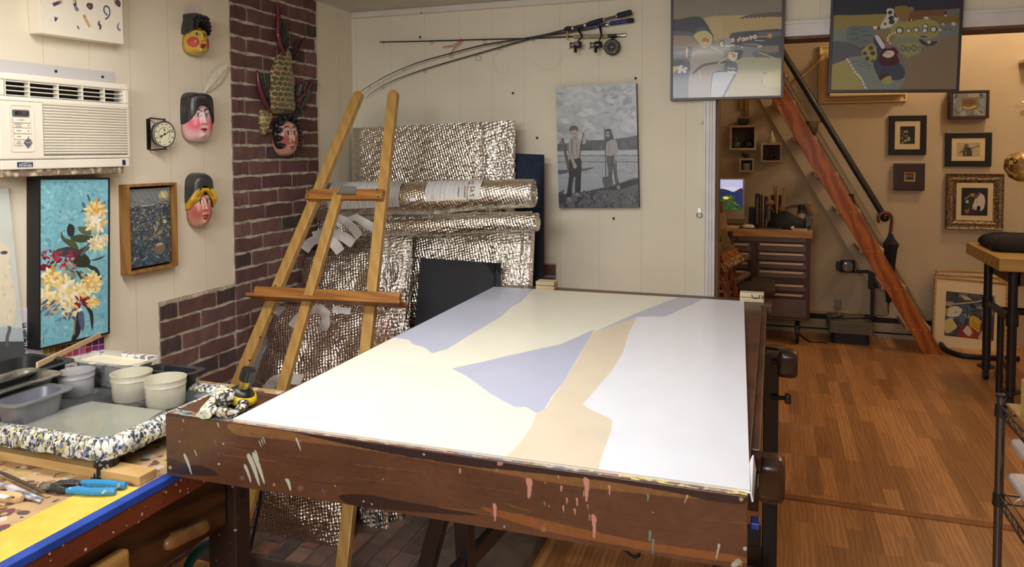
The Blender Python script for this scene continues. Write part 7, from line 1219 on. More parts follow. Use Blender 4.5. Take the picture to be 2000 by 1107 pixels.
def caster(parent, c, h, m=None, nm='caster'):
    o = B().box(c.x - .03, c.x + .03, c.y - .03, c.y + .03, h - .008, h).box(c.x - .02, c.x - .016, c.y - .02, c.y + .03, h * .3, h).box(c.x + .016, c.x + .02, c.y - .02, c.y + .03, h * .3, h).build(nm, m or mat('caster_steel', (96, 92, 88), .3, .8), parent, bevel=.002); B().cyl(Vector((c.x - .012, c.y + .01, h * .45)), Vector((c.x + .012, c.y + .01, h * .45)), h * .45, n=20).build('wheel', mat('caster_black', (24, 22, 24), .4), o, smooth=50)
caster(cab, Vector((UY(1557, 655, yc + .08).x, yc + .08, 0)), zb0); caster(cab, Vector((cxl + .08, yc + .08, 0)), zb0)
# ---- things on the cabinet
zc1 = zt1; M_ = lambda x, y, Y_: UY(x, y, Y_)
def at(x, Y_, y=450): p = M_(x, y, Y_); return Vector((p.x, Y_, zc1))
# monitor
ym = 6.62; s0, s1, s2, s3 = M_(1392, 348, ym), M_(1454.5, 348, ym), M_(1454.5, 412, ym), M_(1454.5, 428, ym); mn = thing('computer_monitor', 'all-in-one computer with a mountain landscape on its lit screen', 'computer', (s0.x, ym, zc1)); xl = s1.x - .52
Mal = mat('aluminium', (176, 162, 142), .35, .6)
B(frame_T(Vector(((xl + s1.x) / 2, ym, (s1.z + s3.z) / 2)), (1, 0, 0), (0, 0, 1))).loft([rrect(s1.x - xl, s1.z - s3.z, .012, -.02), rrect(s1.x - xl, s1.z - s3.z, .012, 0)]).build('housing', Mal, mn)
T = frame_T(Vector(((xl + s1.x) / 2, ym - .001, (s1.z - .008 + s2.z) / 2)), (1, 0, 0), (0, 0, 1)); wS, hS = s1.x - xl - .03, s1.z - s2.z - .016
a = Art(None, 200, 90, (176, 180, 214)); a.ell(.8, .3, .2, .06, (200, 196, 214)).poly([(0, .45), (.2, .35), (.4, .42), (.6, .3), (.75, .34), (.85, .4), (1, .3), (1, 1), (0, 1)], (30, 44, 84)).poly([(0, .6), (.5, .6), (.8, .5), (.9, .75), (1, .95), (1, 1), (0, 1)], (40, 70, 34)).daubs(50, (.4, .55, .95, 1), [(60, 96, 36), (34, 60, 34), (90, 120, 50), (20, 40, 40)], (.02, .05), seed=3).ell(.72, .6, .05, .05, (210, 190, 110)).ell(.8, .7, .04, .04, (90, 60, 50))
ms = art_mat('lit_screen', .3); pn = ms.node_tree.nodes; ms.node_tree.links.new(pn['Color Attribute'].outputs[0] if 'Color Attribute' in pn else [n for n in pn if n.type == 'VERTEX_COLOR'][0].outputs[0], pn['Principled BSDF'].inputs['Emission Color']); pn['Principled BSDF'].inputs['Emission Strength'].default_value = .9
a.build('screen', plane_fn(T, wS, hS), ms, mn); p = Vector(((xl + s1.x) / 2, ym, zc1)); B().box(p.x - .09, p.x + .09, ym - .06, ym + .1, zc1, zc1 + .008).box(p.x - .07, p.x + .07, ym + .015, ym + .025, zc1, s3.z + .05).build('stand', Mal, mn, bevel=.002)
def bk(name, label, cat, x0, x1, ytop, Y_, dep, m, tilt=0, group=None):
    p, q, t_ = at(x0, Y_), at(x1, Y_), M_(x0, ytop, Y_); o = B().box(p.x, q.x, Y_, Y_ + dep, zc1, t_.z).build(name, m, bevel=.002); return tag(o, label, cat, group)
GB = 'books standing on the cabinet'
bk('black_box', 'black box standing left of the books on the cabinet', 'box', 1462, 1473, 408, 6.6, .2, mat('matt_black', (22, 20, 22), .6))
o = bk('book', 'tall black book with pale spine lettering on the cabinet', 'book', 1474, 1483, 380, 6.6, .2, mat('book_black', (24, 22, 24), .5), group=GB); T = frame_T(Vector((at(1478.5, 6.6).x, 6.599, M_(1478, 412, 6.6).z)), (0, 0, -1), (1, 0, 0)); ROOT[o.name] = o.location.copy(); text('lettering', 'THE COMPLETE ARTIST', .021, T, mat('pale_ink', (176, 160, 130), .6), o)
bk('book', 'slim grey-brown book just right of the tall black one', 'book', 1483.5, 1486.5, 384, 6.6, .2, mat('book_brown', (96, 78, 62), .6), group=GB); bk('book', 'narrow dark book left of the cream paper folder', 'book', 1486.8, 1488.6, 382, 6.6, .2, mat('book_dark', (40, 36, 36), .6), group=GB)
bk('book', 'thin cream folder among the dark books', 'book', 1488.8, 1491.5, 380, 6.6, .2, mat('book_cream', (186, 150, 104), .6), group=GB); bk('book', 'wide black book with cream page edge right of the cream folder', 'book', 1492, 1499, 386, 6.6, .2, mat('book_black', (24, 22, 24), .5), group=GB)
bk('book', 'short pale notebook at the front of the book row', 'book', 1495.5, 1498, 430, 6.52, .12, mat('book_pale', (170, 160, 126), .6), group=GB); bk('book', 'green and red patterned small book at the right of the row', 'book', 1498.3, 1504, 411, 6.54, .14, splat('book_pattern', (96, 100, 74), [(130, 60, 50), (150, 150, 120)], 40, .6, .6), group=GB)
p = at(1505, 6.78); tag(B().box(p.x, p.x + .085, 6.78, 6.8, zc1, M_(1508, 381, 6.78).z).build('black_tablet', mat('matt_black', (22, 20, 22), .6), bevel=.006), 'black tablet standing against the wall behind the brush jar', 'tablet')
# brush jar
c = at(1519, 6.63); jr = thing('brush_jar', 'black glazed jar holding long brushes on the cabinet', 'jar', c); h_ = M_(1519, 417, 6.6).z - zc1; B(Matrix.Translation(c)).lathe([(.05, 0), (.06, h_ * .3), (.055, h_ * .75), (.036, h_ * .85), (.044, h_), (.04, h_), (.03, h_ * .85)], 28).build('jar', mat('glaze_black', (20, 20, 24), .15, coat=.6), jr, smooth=50)
def stick(label, x0, y0, x1, y1, rr, col, head=None):
    p0, p1 = M_(x0, y0, 6.6), M_(x1, y1, 6.62); t = thing('long_brush', label, 'brush', p0, 'long brushes in the black jar'); B().cyl(p0, p1, rr * .8, rr, 8).build('handle', mat('stick_%d' % col[0], col, .5), t, smooth=60)
    if head: B().ball(p1 + Vector((0, 0, 0)), head, 14, 8).build('head', mat('bristle_tan', (150, 112, 80), .8, bump=.5), t, smooth=60)
stick('thickest pale wooden stick upright in the black jar', 1517, 430, 1518.5, 363, .011, (172, 132, 76)); stick('stick leaning left in the black jar', 1518, 430, 1512, 365, .007, (140, 100, 60)); stick('stick leaning right in front of the outlet', 1522, 430, 1532, 366, .009, (160, 120, 70))
stick('round tan mop brush leaning left out of the black jar', 1517, 430, 1503, 396, .006, (120, 92, 66), (.045, .03, .028)); stick('round reddish mop brush low at the right of the black jar', 1521, 428, 1527, 408, .008, (110, 80, 60), (.03, .03, .03))
# bag, tube, bottle, box
c = at(1533, 6.5); b = B(); b.loft([[(c.x + k * .15 * math.cos(g) * (1 + .12 * math.sin(3 * g + j)), c.y + .05 * k * math.sin(g), zc1 + z) for g in np.linspace(0, 2 * pi, 20, endpoint=False)] for j, (k, z) in enumerate(((.9, 0), (1, .02), (.88, .06), (.6, .1), (.35, .13), (.15, .145)))]); tag(b.build('black_bag', mat('bag_black', (16, 16, 20), .6, bump=.6, bscale=20), smooth=60), 'slumped black cloth bag in front of the brush jar', 'bag')
P = [M_(x, y, 6.72) for x, y in ((1527, 412), (1536, 406), (1548, 402), (1556, 402), (1563, 403))]; tag(B().tube([Vector(q) for q in catmull([tuple(p) for p in P], 4, False)], .011, 8).build('curved_horn_handle', mat('horn_brown', (130, 96, 74), .5), smooth=60), 'curved brown tube arching from the jar toward the spray bottle', 'tube')
c = at(1564.5, 6.52); sp = thing('spray_can', 'spray can with a dark cap and black and white label on the cabinet', 'can', c); hh = M_(1564, 411, 6.52).z - zc1; B(Matrix.Translation(c)).lathe([(.031, 0), (.033, .004), (.033, hh * .85), (.028, hh)], 24).build('can_body', splat('can_label', (52, 46, 44), [(150, 140, 126), (90, 80, 70)], 30, .5, .3), sp, smooth=40); B(Matrix.Translation(c)).lathe([(.0335, hh * .62), (.0335, hh * .86)], 24, False).build('white_band', mat('band_white', (176, 160, 140), .4), sp, smooth=40); B(Matrix.Translation(c)).lathe([(.026, hh), (.027, hh + .03), (.02, hh + .048), (.004, hh + .05)], 24).build('cap', mat('matt_black', (22, 20, 22), .6), sp, smooth=40)
bk('card_box', 'small teal-grey patterned box at the right end of the cabinet top', 'box', 1574, 1587, 420, 6.5, .06, splat('box_teal', (96, 104, 98), [(120, 124, 116), (70, 78, 76)], 30, .6, .6)); p = M_(1580.5, 444, 6.4985); B(frame_T(p, (1, 0, 0), (0, 0, 1))).lathe([(.012, -.001), (.012, .001)], 16).build('round_sticker', mat('matt_black', (22, 20, 22), .6), D.objects['card_box'])
P = [M_(1587, 420, 6.72), M_(1582, 410, 6.72), M_(1575, 402, 6.72), M_(1570, 398, 6.72)]; tag(B().tube(P, [.05, .048, .026, .012], 12).build('dried_gourd', mat('gourd_tan', (140, 110, 82), .6, bump=.3), smooth=60), 'tan gourd-shaped object leaning behind the spray can', 'gourd')
p = at(1561, 6.44); tag(B(Matrix.Translation(p)).loft([rrect(.12, .06, .02, 0), rrect(.12, .06, .02, .012)]).build('soap_dish', mat('pink_white', (200, 172, 156), .4), smooth=40), 'small pale dish at the front of the cabinet below the spray can', 'dish')
p = at(1547, 6.46); tag(B(Matrix.Translation(p + Vector((0, 0, .016)))).ball((0, 0, 0), (.022, .016, .016), 12, 8).build('sharpener', mat('silver', (210, 210, 208), .25, 1), smooth=50), 'small silver sharpener beside the pale dish', 'sharpener')
p = at(1504, 6.46); tag(B().box(p.x - .09, p.x + .09, 6.44, 6.47, zc1, zc1 + .012).build('pen_case', mat('case_grey', (90, 80, 72), .3, .4), bevel=.003), 'flat metal pen case lying at the front edge of the cabinet', 'case')
p = at(1462, 6.5); tag(B().box(p.x - .09, p.x + .1, 6.44, 6.58, zc1, zc1 + .004).build('mouse_pad', mat('pad_black', (20, 20, 26), .8)), 'dark mouse pad on the cabinet beneath the white mouse', 'mouse pad'); tag(B(Matrix.Translation(Vector((p.x, 6.5, zc1 + .004)))).loft([rrect(.1, .06, .028, 0), rrect(.1, .06, .028, .01), rrect(.07, .036, .016, .024), rrect(.02, .01, .005, .028)]).build('computer_mouse', mat('mouse_white', (226, 214, 190), .2, coat=.5), smooth=60), 'white computer mouse on the dark pad', 'mouse')
p = at(1436, 6.48); tag(B().box(p.x - .1, p.x + .03, 6.44, 6.54, zc1, zc1 + .012).build('keyboard', mat('keyboard_white', (214, 190, 150), .4), bevel=.002), 'end of a white keyboard on the cabinet in front of the computer', 'keyboard')
b = B(); P = [M_(1455, 424, 6.62), M_(1458, 432, 6.6), M_(1450, 440, 6.58), M_(1438, 444, 6.56), M_(1428, 440, 6.55)]; tag(b.tube([Vector(q) for q in catmull([tuple(p) for p in P], 4, False)], .003, 6).build('white_cable', mat('cable_white', (200, 186, 160), .5), smooth=60), 'thin white cable looping below the computer', 'cable')
# ---- cubby shelves and ornaments on the far wall
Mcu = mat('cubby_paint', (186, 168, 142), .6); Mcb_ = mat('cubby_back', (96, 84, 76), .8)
def cubby(label, x0, x1, y0, y1, dp=.12):
    p, q = G_(x0, y0, dp), G_(x1, y1, dp); t = thing('cubby_shelf', label, 'shelf', ((p.x + q.x) / 2, Yw, q.z), 'square cubby shelves on the far wall'); T = frame_T(Vector(((p.x + q.x) / 2, Yw, (p.z + q.z) / 2)), (1, 0, 0), (0, 0, 1)); w, h = q.x - p.x, p.z - q.z
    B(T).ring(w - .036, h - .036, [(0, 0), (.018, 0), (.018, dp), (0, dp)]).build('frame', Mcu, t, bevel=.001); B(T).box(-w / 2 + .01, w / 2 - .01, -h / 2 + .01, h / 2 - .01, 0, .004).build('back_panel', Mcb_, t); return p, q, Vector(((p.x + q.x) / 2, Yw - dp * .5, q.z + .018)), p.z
def vase(name, label, cat, x, Y_, z, prof, m, sc2=1): tag(B(Matrix.Translation((x, Y_, z))).lathe([(r_ * sc2, h * sc2) for r_, h in prof], 20).build(name, m, smooth=50), label, cat)
p, q, c, zt_ = cubby('largest cubby shelf, holding two dark bottles', 1425, 1477, 245, 293)
bot = [(.02, 0), (.045, .02), (.045, .05), (.015, .08), (.012, .13), (.02, .14)]; vase('green_bottle', 'green bottle vase at left in the largest cubby', 'vase', c.x - .055, Yw - .06, c.z, [(.02, 0), (.038, .02), (.038, .045), (.012, .07), (.01, .1), (.014, .105)], mat('bottle_green', (60, 84, 66), .2, coat=.5)); vase('black_bottle', 'black bottle vase at right in the largest cubby', 'vase', c.x + .05, Yw - .06, c.z, bot, mat('bottle_black', (26, 26, 32), .2, coat=.5))
vase('green_bowl', 'dark green bowl standing on top of the largest cubby', 'bowl', c.x + .0, Yw - .065, zt_, [(.03, 0), (.048, .02), (.05, .06), (.046, .06), (.042, .02)], mat('bowl_green', (52, 66, 52), .3))
p, q, c, zt_ = cubby('middle-sized cubby shelf, holding one small red vase', 1486, 1527.5, 279, 317); vase('red_vase', 'small dark red vase in the middle-sized cubby', 'vase', c.x + .0, Yw - .06, c.z, [(.015, 0), (.028, .02), (.026, .04), (.01, .055), (.008, .09), (.016, .1)], mat('vase_red', (80, 40, 36), .3))
vase('white_vase', 'white conical vase standing on the middle-sized cubby', 'vase', c.x, Yw - .065, zt_, [(.035, 0), (.036, .02), (.02, .065), (.010, .09), (.012, .105)], mat('vase_white', (196, 188, 166), .3))
p, q, c, zt_ = cubby('smallest cubby shelf, holding a cream cup', 1443.5, 1473, 309, 336.5); vase('cream_cup', 'cream cup inside the smallest cubby', 'cup', c.x, Yw - .06, c.z, [(.03, 0), (.034, .01), (.036, .06), (.032, .06), (.03, .012)], mat('cup_cream', (176, 158, 128), .4))
b = B(Matrix.Translation((c.x - .01, Yw - .06, zt_))); b.ball((0, 0, .022), (.028, .014, .016), 12, 8).ball((-.022, 0, .038), (.012, .01, .01), 10, 6).cyl((.0, 0, .0), (.0, 0, .02), .004, n=6).tube([(-.03, 0, .038), (-.042, 0, .034)], [.004, .001], 6); tag(b.build('bird_figurine', mat('bottle_black', (26, 26, 32), .2), smooth=60), 'tiny black bird figurine on the smallest cubby', 'figurine')
def hang(label, x0, x1, y0, y1): p, q = G_(x0, y0, .02), G_(x1, y1, .02); o = B(frame_T(Vector(((p.x + q.x) / 2, Yw - .02, (p.z + q.z) / 2)), (1, 0, 0), (0, 0, 1))).box(-(q.x - p.x) / 2, (q.x - p.x) / 2, -(p.z - q.z) / 2, (p.z - q.z) / 2, -.02, .0).build('hanging_plaque', wood('plaque_wood', (150, 118, 66), (130, 98, 50), 'Z', .5), bevel=.004); tag(o, label, 'plaque')
hang('narrow wooden plaque under the glossy abstract, left of its pair', 1444, 1452, 150, 215); hang('narrow wooden plaque under the glossy abstract, right of its pair', 1454, 1463, 150, 226)
# ---- framed pictures
def framed(name, label, x0, x1, y0, y1, dp, fw, fm, mat_w, draw, nx=60, ny=60, base=(30, 30, 30), prof=None, mat_c=(206, 188, 150), tilt=0, cat='picture', group=None, mat_b=None):
    p, q = G_(x0, y0, dp), G_(x1, y1, dp); T = frame_T(Vector(((p.x + q.x) / 2, Yw - dp, (p.z + q.z) / 2)), Vector((math.cos(tilt), 0, math.sin(tilt))), (-math.sin(tilt), 0, math.cos(tilt))); w, h = q.x - p.x, p.z - q.z; t = thing(name, label, cat, ((p.x + q.x) / 2, Yw, q.z), group)
    B(T).ring(w - 2 * fw, h - 2 * fw, prof or [(0, -dp), (fw, -dp), (fw, -.002), (fw * .9, 0), (.003, 0), (0, -.004)]).build('frame', fm, t, bevel=0); w2, h2 = w - 2 * fw, h - 2 * fw
    B(T).box(-w2 / 2, w2 / 2, -h2 / 2, h2 / 2, -dp, -.008).build('mat_board', mat('mat_board_%d' % mat_c[0], mat_c, .8), t)
    w3, h3 = w2 * (1 - mat_w[0]), h2 * (1 - mat_w[1]); a = Art(None, nx, ny, base); draw(a); a.build('print', plane_fn(T, w3, h3, -.0065), art_mat('art_matt'), t); return t, T, w, h
Mblf = mat('frame_black', (20, 18, 22), .35)
def d1_(a): a.noise(.4, 8, 2); a.daubs(26, (.0, .25, .5, .95), [(150, 140, 100), (110, 104, 80), (180, 170, 130)], (.03, .08), seed=2); a.ell(.6, .72, .1, .14, (150, 140, 116)).poly([(.55, 0), (1, 0), (1, 1), (.75, 1)], (30, 28, 28), False)
framed('framed_photo', 'black-framed portrait-shaped dark photo with a cream mat', 1737, 1809, 226, 302, .03, .045, Mblf, (.42, .38), d1_)
def d2_(a):
    for k in range(7): a.line([(0, .1 + k * .14), (1, .08 + k * .14)], .012, (120, 108, 88), smooth=False)
    a.ell(.42, .22, .1, .14, (96, 88, 76)).poly([(.3, .4), (.42, .34), (.6, .4), (.66, .98), (.28, .98)], (60, 54, 50)).line([(.12, .74), (.5, .5), (.98, .22)], .05, (30, 28, 28), smooth=False).daubs(12, (.1, .5, .75, .9), [(60, 54, 50), (110, 100, 86)], (.04, .1), seed=3)
framed('framed_photo', 'black-framed landscape-shaped photo of a figure holding a long pole', 1847.5, 1936.5, 259, 325, .03, .045, Mblf, (.3, .4), d2_, base=(176, 160, 126))
def d3_(a): a.poly([(.12, .7), (.3, .5), (.7, .55), (.95, .66), (.8, .82), (.3, .84)], (30, 26, 26)).line([(.55, .6), (.6, .35), (.72, .3)], .04, (40, 34, 32))
Mbrf = mat('frame_dark_brown', (54, 34, 32), .4); Mgold = mat('frame_gold', (170, 128, 76), .4, .4, bump=.3)
p, q = G_(1747, 319), G_(1806, 372)
t, T, w, h = framed('framed_photo', 'small dark brown block frame with a tiny gold-edged picture', 1747, 1806, 319, 372, .05, .075, Mbrf, (.2, .2), d3_, base=(110, 104, 96), mat_c=(60, 40, 36)); B(T).ring(w - .17, h - .17, [(0, -.004), (.014, -.004), (.012, .006), (.002, .004)]).build('gold_fillet', Mgold, t)
def d4_(a): a.noise(.08, 10, 3).daubs(20, (0, 0, 1, 1), [(120, 124, 130), (96, 104, 114), (140, 140, 138)], (.1, .2), seed=2).poly([(.27, .2), (.75, .2), (.75, .72), (.27, .72)], (120, 88, 50), False).ell(.5, .4, .2, .12, (90, 66, 44)).line([(.3, .6), (.5, .66), (.72, .56)], .05, (190, 170, 120)).daubs(3, (.03, .05, .15, .2), [(70, 50, 44)], (.06, .08), seed=3).daubs(3, (.82, .05, .95, .2), [(70, 50, 44)], (.06, .08), seed=4).daubs(3, (.06, .75, .18, .9), [(110, 70, 40)], (.06, .08), seed=5).daubs(3, (.74, .75, .88, .9), [(110, 70, 40)], (.06, .08), seed=6)
framed('shadow_box', 'deep dark shadow-box frame with a brown animal picture, topmost on the far wall', 1856, 1932, 177.5, 231, .09, .018, Mbrf, (.04, .04), d4_, base=(112, 118, 124), mat_c=(60, 40, 36))
Mslv = mat('frame_silver_gilt', (160, 134, 96), .35, .7, c2=(84, 68, 52), nscale=70, nmix=(.35, .6), bump=1, bscale=110); fwS = .075; prof = [(0, -.04), (fwS, -.04), (fwS, -.004), (fwS * .93, .006), (fwS * .8, 0), (fwS * .6, -.003), (fwS * .35, .001), (fwS * .16, -.008), (.0, -.012)]
def d5_(a): a.poly([(.12, .55), (.2, .35), (.4, .22), (.62, .3), (.5, .9), (.2, .8)], (40, 44, 34)).poly([(.32, .22), (.5, .2), (.48, .32), (.36, .3)], (176, 110, 80)).line([(.12, .42), (.3, .28)], .02, (200, 190, 170)).ell(.22, .5, .06, .06, (190, 170, 130)).poly([(.5, .45), (.55, .3), (.7, .2), (.84, .26), (.9, .45), (.86, .72), (.72, .84), (.74, .7), (.62, .64), (.56, .82), (.5, .74), (.44, .78), (.43, .66)], (196, 184, 170)).poly([(.52, .4), (.6, .22), (.72, .14), (.7, .24), (.6, .36)], (110, 80, 66)).ell(.58, .5, .02, .02, (40, 30, 30)).ell(.48, .72, .04, .05, (196, 140, 120)).daubs(10, (.14, .78, .28, .92), [(190, 110, 90), (150, 60, 60), (200, 150, 110)], (.03, .05), seed=2)
framed('framed_painting', 'ornate silver-gilt framed picture of a white horse, lowest on the far wall', 1849, 1959.5, 339, 450, .045, fwS, Mslv, (.28, .26), d5_, 110, 120, base=(26, 24, 24), prof=prof)
# ---- wall air conditioner in a painted surround behind the matt abstract
p, q = G_(1600, 90, .03), G_(1771, 198, .03); T = frame_T(Vector(((p.x + q.x) / 2, Yw, (p.z + q.z) / 2)), (1, 0, 0), (0, 0, 1)); w, h = q.x - p.x, p.z - q.z; wa = thing('room_air_conditioner', 'cream wall air conditioner in a moulded surround, half hidden by the matt abstract', 'air conditioner', ((p.x + q.x) / 2, Yw, q.z)); Msr = mat('surround_paint', (214, 186, 134), .5)
B(T).ring(w - .14, h - .14, [(0, 0), (.07, 0), (.07, .03), (.06, .034), (.045, .02), (.02, .016), (.01, .024), (0, .024)]).build('surround', Msr, wa); B(T).box(-w / 2 + .08, w / 2 - .02, -h / 2 + .05, h / 2 - .09, .0, .14).build('casing', mat('ac2_cream', (222, 200, 154), .5), wa, bevel=.006)
b = B(T)
for k in range(16): b.box(-w / 2 + .1, w / 2 - .06, -h / 2 + .08 + k * .016, -h / 2 + .084 + k * .016, .139, .142)
b.build('vent_slots', mat('ac2_slots', (60, 46, 34), .7), wa); B(T).box(-w / 2 + .1, -w / 2 + .2, h / 2 - .17, h / 2 - .11, .139, .143).build('control_panel', mat('matt_black', (22, 20, 22), .6), wa)
b = B(); P = [UY(1520 + x / 6.92, 80 + y / 6.92, Yw - o) for x, y, o in ((655, 160, .05), (600, 200, .05), (540, 280, .04), (440, 380, .03), (330, 470, .03), (270, 515, .03), (190, 570, .04), (110, 585, .05))]; b.tube([Vector(q) for q in catmull([tuple(p) for p in P], 4, False)], .009, 8); b.build('power_cord', mat('cord_cream', (216, 180, 126), .5), wa, smooth=60)
p = UY(1536, 135, Yw - .02); tp_ = thing('power_outlet', 'cream plug block on the far wall beside the top of the stairs', 'outlet', p); B().box(p.x - .035, p.x + .03, Yw - .03, Yw, p.z - .06, p.z + .05).build('outlet_body', Msr, tp_, bevel=.004); q = UY(1537, 147, Yw - .05); B().box(q.x - .02, q.x + .02, Yw - .07, Yw - .03, q.z - .02, q.z + .03).build('plug', mat('plug_white', (216, 196, 166), .4), tp_, bevel=.004)
# ---- leaning framed prints
Mlf = wood('frame_maple', (196, 160, 110), (176, 138, 88), 'X', .45)
def lean(label, TLp, TRp, BRp, BLp, y0, s, fw, draw, nx=200, ny=200):
    c4 = [UL(x, y, y0, 0, s) for x, y in (TLp, TRp, BRp, BLp)]; T = frame_T(sum(c4, Vector()) / 4, c4[1] - c4[0] + c4[2] - c4[3], c4[0] - c4[3] + c4[1] - c4[2]); w = ((c4[1] - c4[0]).length + (c4[2] - c4[3]).length) / 2; h = ((c4[0] - c4[3]).length + (c4[1] - c4[2]).length) / 2
    lowest = (T @ Vector((0, -h / 2, 0))).z; t = thing('leaning_framed_print', label, 'picture', T @ Vector((0, -h / 2, 0)), 'framed prints leaning on the far wall'); B(T).ring(w - 2 * fw, h - 2 * fw, [(0, -.03), (fw, -.03), (fw, -.004), (fw * .8, .002), (.004, -.002), (0, -.006)]).build('frame', Mlf, t); B(T).box(-w / 2 + fw, w / 2 - fw, -h / 2 + fw, h / 2 - fw, -.028, -.008).build('mat_board', mat('mat_pale', (222, 200, 160), .7), t)
    if draw: a = Art(None, nx, ny, (60, 60, 66)); draw(a); wi, hi = w * .66, h * .62; a.build('print', plane_fn(T @ Matrix.Translation((0, .0, 0)), wi, hi, -.0065), art_mat('art_satin'), t)
def d6_(a):
    a.noise(.3, 30, 1); a.z(0, 0, 1); r_ = random.Random(6)
    for k in range(60): x, y, s_, g = r_.random(), r_.random(), r_.uniform(.05, .22), r_.uniform(0, 3); c = r_.choice([(66, 66, 72), (40, 42, 52), (70, 96, 116), (110, 104, 96), (150, 142, 124), (84, 84, 84), (52, 56, 66)]) if y < .62 or x < .2 else r_.choice([(110, 34, 36), (130, 44, 40), (70, 30, 36), (60, 60, 72)]); a.poly([(x + s_ * math.cos(g + q) * r_.uniform(.5, 1), y + s_ * .5 * math.sin(g + q) * r_.uniform(.6, 1)) for q in (0, 1.4, 2.8, 4.4)], c, False)
    a.line([(0, .3), (.25, .26), (.6, .18)], .035, (170, 160, 130)).line([(.55, .2), (.8, .14), (.95, .3)], .03, (180, 170, 160)).poly([(.3, .05), (.45, .08), (.55, .15), (.38, .16)], (186, 172, 156), False).poly([(.02, .42), (.18, .32), (.34, .36), (.3, .52), (.14, .6), (.04, .56)], (206, 196, 184)).line([(.02, .56), (.12, .58), (.28, .54), (.36, .38), (.28, .33)], .018, (24, 24, 28)).ell(.22, .45, .03, .025, (150, 144, 136)).poly([(0, .38), (.07, .4), (.04, .54), (0, .54)], (176, 150, 40), False)
    a.poly([(.36, .34), (.5, .38), (.54, .5), (.42, .48)], (66, 100, 122), False).poly([(.3, .5), (.42, .5), (.4, .72), (.3, .66)], (70, 104, 126), False).poly([(.52, .52), (.62, .5), (.72, .6), (.72, .84), (.6, .8), (.5, .7)], (196, 160, 40)).line([(.54, .62), (.68, .7)], .01, (30, 28, 30)).line([(.56, .7), (.7, .78)], .01, (30, 28, 30)).poly([(0, .68), (.14, .6), (.26, .76), (.14, .9), (.02, .92)], (196, 182, 120)).poly([(.3, 1), (.34, .86), (.46, .74), (.62, .8), (.74, 1)], (150, 40, 34)).poly([(.38, .84), (.48, .72), (.56, .86), (.5, .96)], (206, 190, 170)).line([(.36, .86), (.46, .72), (.56, .82), (.58, .94)], .02, (176, 90, 50)).poly([(.76, .6), (.92, .56), (.96, .9), (.8, 1), (.72, .8)], (84, 34, 44)).poly([(.78, .28), (.92, .3), (.94, .44), (.82, .46)], (110, 106, 106)).line([(.78, .3), (.9, .27), (.96, .42), (.84, .48), (.76, .42)], .02, (160, 156, 150)).line([(.4, .3), (.46, .44), (.4, .8)], .02, (30, 28, 32)).line([(.18, .62), (.3, .8)], .03, (40, 38, 44)).poly([(.74, .84), (.8, .8), (.84, 1), (.7, 1)], (186, 176, 160))
lean('tallest light-wood framed print, rearmost of the three leaning together', (1823, 526), (1964, 530), (1970, 688), (1838, 680), 6.80, .14, .022, None)
lean('light-wood framed print leaning in the middle of the three', (1817, 534), (1953, 540), (1962, 694), (1836, 682), 6.76, .14, .022, None)
lean('front leaning framed print with a colourful abstract in a wide cream mat', (1816, 541), (1962, 551), (1974, 698), (1829, 678), 6.72, .14, .018, d6_)
# ---- pipe-leg bench
Mben = wood('bench_top', (196, 158, 92), (180, 140, 74), 'X', .45, .1, 6, 3); c0, c1 = UZ(1882, 473, .93), UZ(1958, 505, .93); bx0 = (c0.x + c1.x) / 2; by0, by1 = c1.y, c0.y; zB0 = UY(1958, 530, by0).z; bn = thing('pipe_leg_bench', 'thick pale wood bench top on black pipe legs with casters', 'bench', (bx0 + .5, (by0 + by1) / 2, 0))
B().box(bx0, 3.1, by0, by1, zB0, .93).build('bench_top', Mben, bn, bevel=.003); B().box(bx0 + .14, 3.0, by0 + .22, by0 + .25, zB0 - .12, zB0).build('apron_panel', mat('apron_brown', (110, 80, 60), .6), bn); B().box(bx0 + .14, bx0 + .17, by0 + .22, by1 - .1, zB0 - .12, zB0).build('apron_panel', mat('apron_brown', (110, 80, 60), .6), bn)
lx0, lx1 = UY(1975, 700, by0 + .12).x, 2.9
ln, lf = by0 + .12, by1 - .14
for x in (lx0, lx1):
    for Y_ in (ln, lf):
        l = B().cyl((x, Y_, .07), (x, Y_, zB0), .026, n=16).build('pipe_leg', Mbm, bn, smooth=50); B().cyl((x, Y_, zB0 - .01), (x, Y_, zB0), .05, n=20).build('pipe_flange', Mbm, l, smooth=50); B().cyl((x, Y_, .09), (x, Y_, .1), .055, n=20).build('pipe_flange', Mbm, l, smooth=50); B().cyl((x, Y_, .5), (x, Y_, .58), .034, n=16).build('pipe_coupling', Mbm, l, smooth=50)
        B().cyl((x, Y_, .05), (x, Y_, .1), .014, n=10).build('caster_stem', mat('caster_steel', (96, 92, 88), .3, .8), l); B().cyl((x - .014, Y_ + .01, .034), (x + .014, Y_ + .01, .034), .034, n=20).build('caster_wheel', mat('caster_black', (24, 22, 24), .4), l, smooth=50)
    B().cyl((x, ln, .54), (x, lf, .54), .024, n=14).build('cross_pipe', Mbm, bn, smooth=50)
B().cyl((lx0, (ln + lf) / 2, .54), (lx1, (ln + lf) / 2, .54), .024, n=14).build('stretcher_pipe', Mbm, bn, smooth=50); B().cyl((lx0 + .01, (ln + lf) / 2, .0), (lx0 + .01, (ln + lf) / 2, .54), .02, n=14).build('pipe_leg', Mbm, bn, smooth=50)
b = B(); c = UZ(1948, 478, .93); lo = []
for k, (e, z, s_) in enumerate(((0, 0, 0), (.015, .02, .3), (.01, .05, .5), (-.01, .075, .8), (-.05, .092, 1), (-.12, .098, 1.2))):
    l = rrect(.46 + 2 * e, .42 + 2 * e, .07, .93 + z, 9, c.x + .12, min(c.y, by1 - .3)); lo.append([(x + .006 * math.sin(5 * i + k), y + .005 * math.cos(3 * i), zz + .004 * math.sin(2.3 * i + k) * (k > 0)) for i, (x, y, zz) in enumerate(l)])
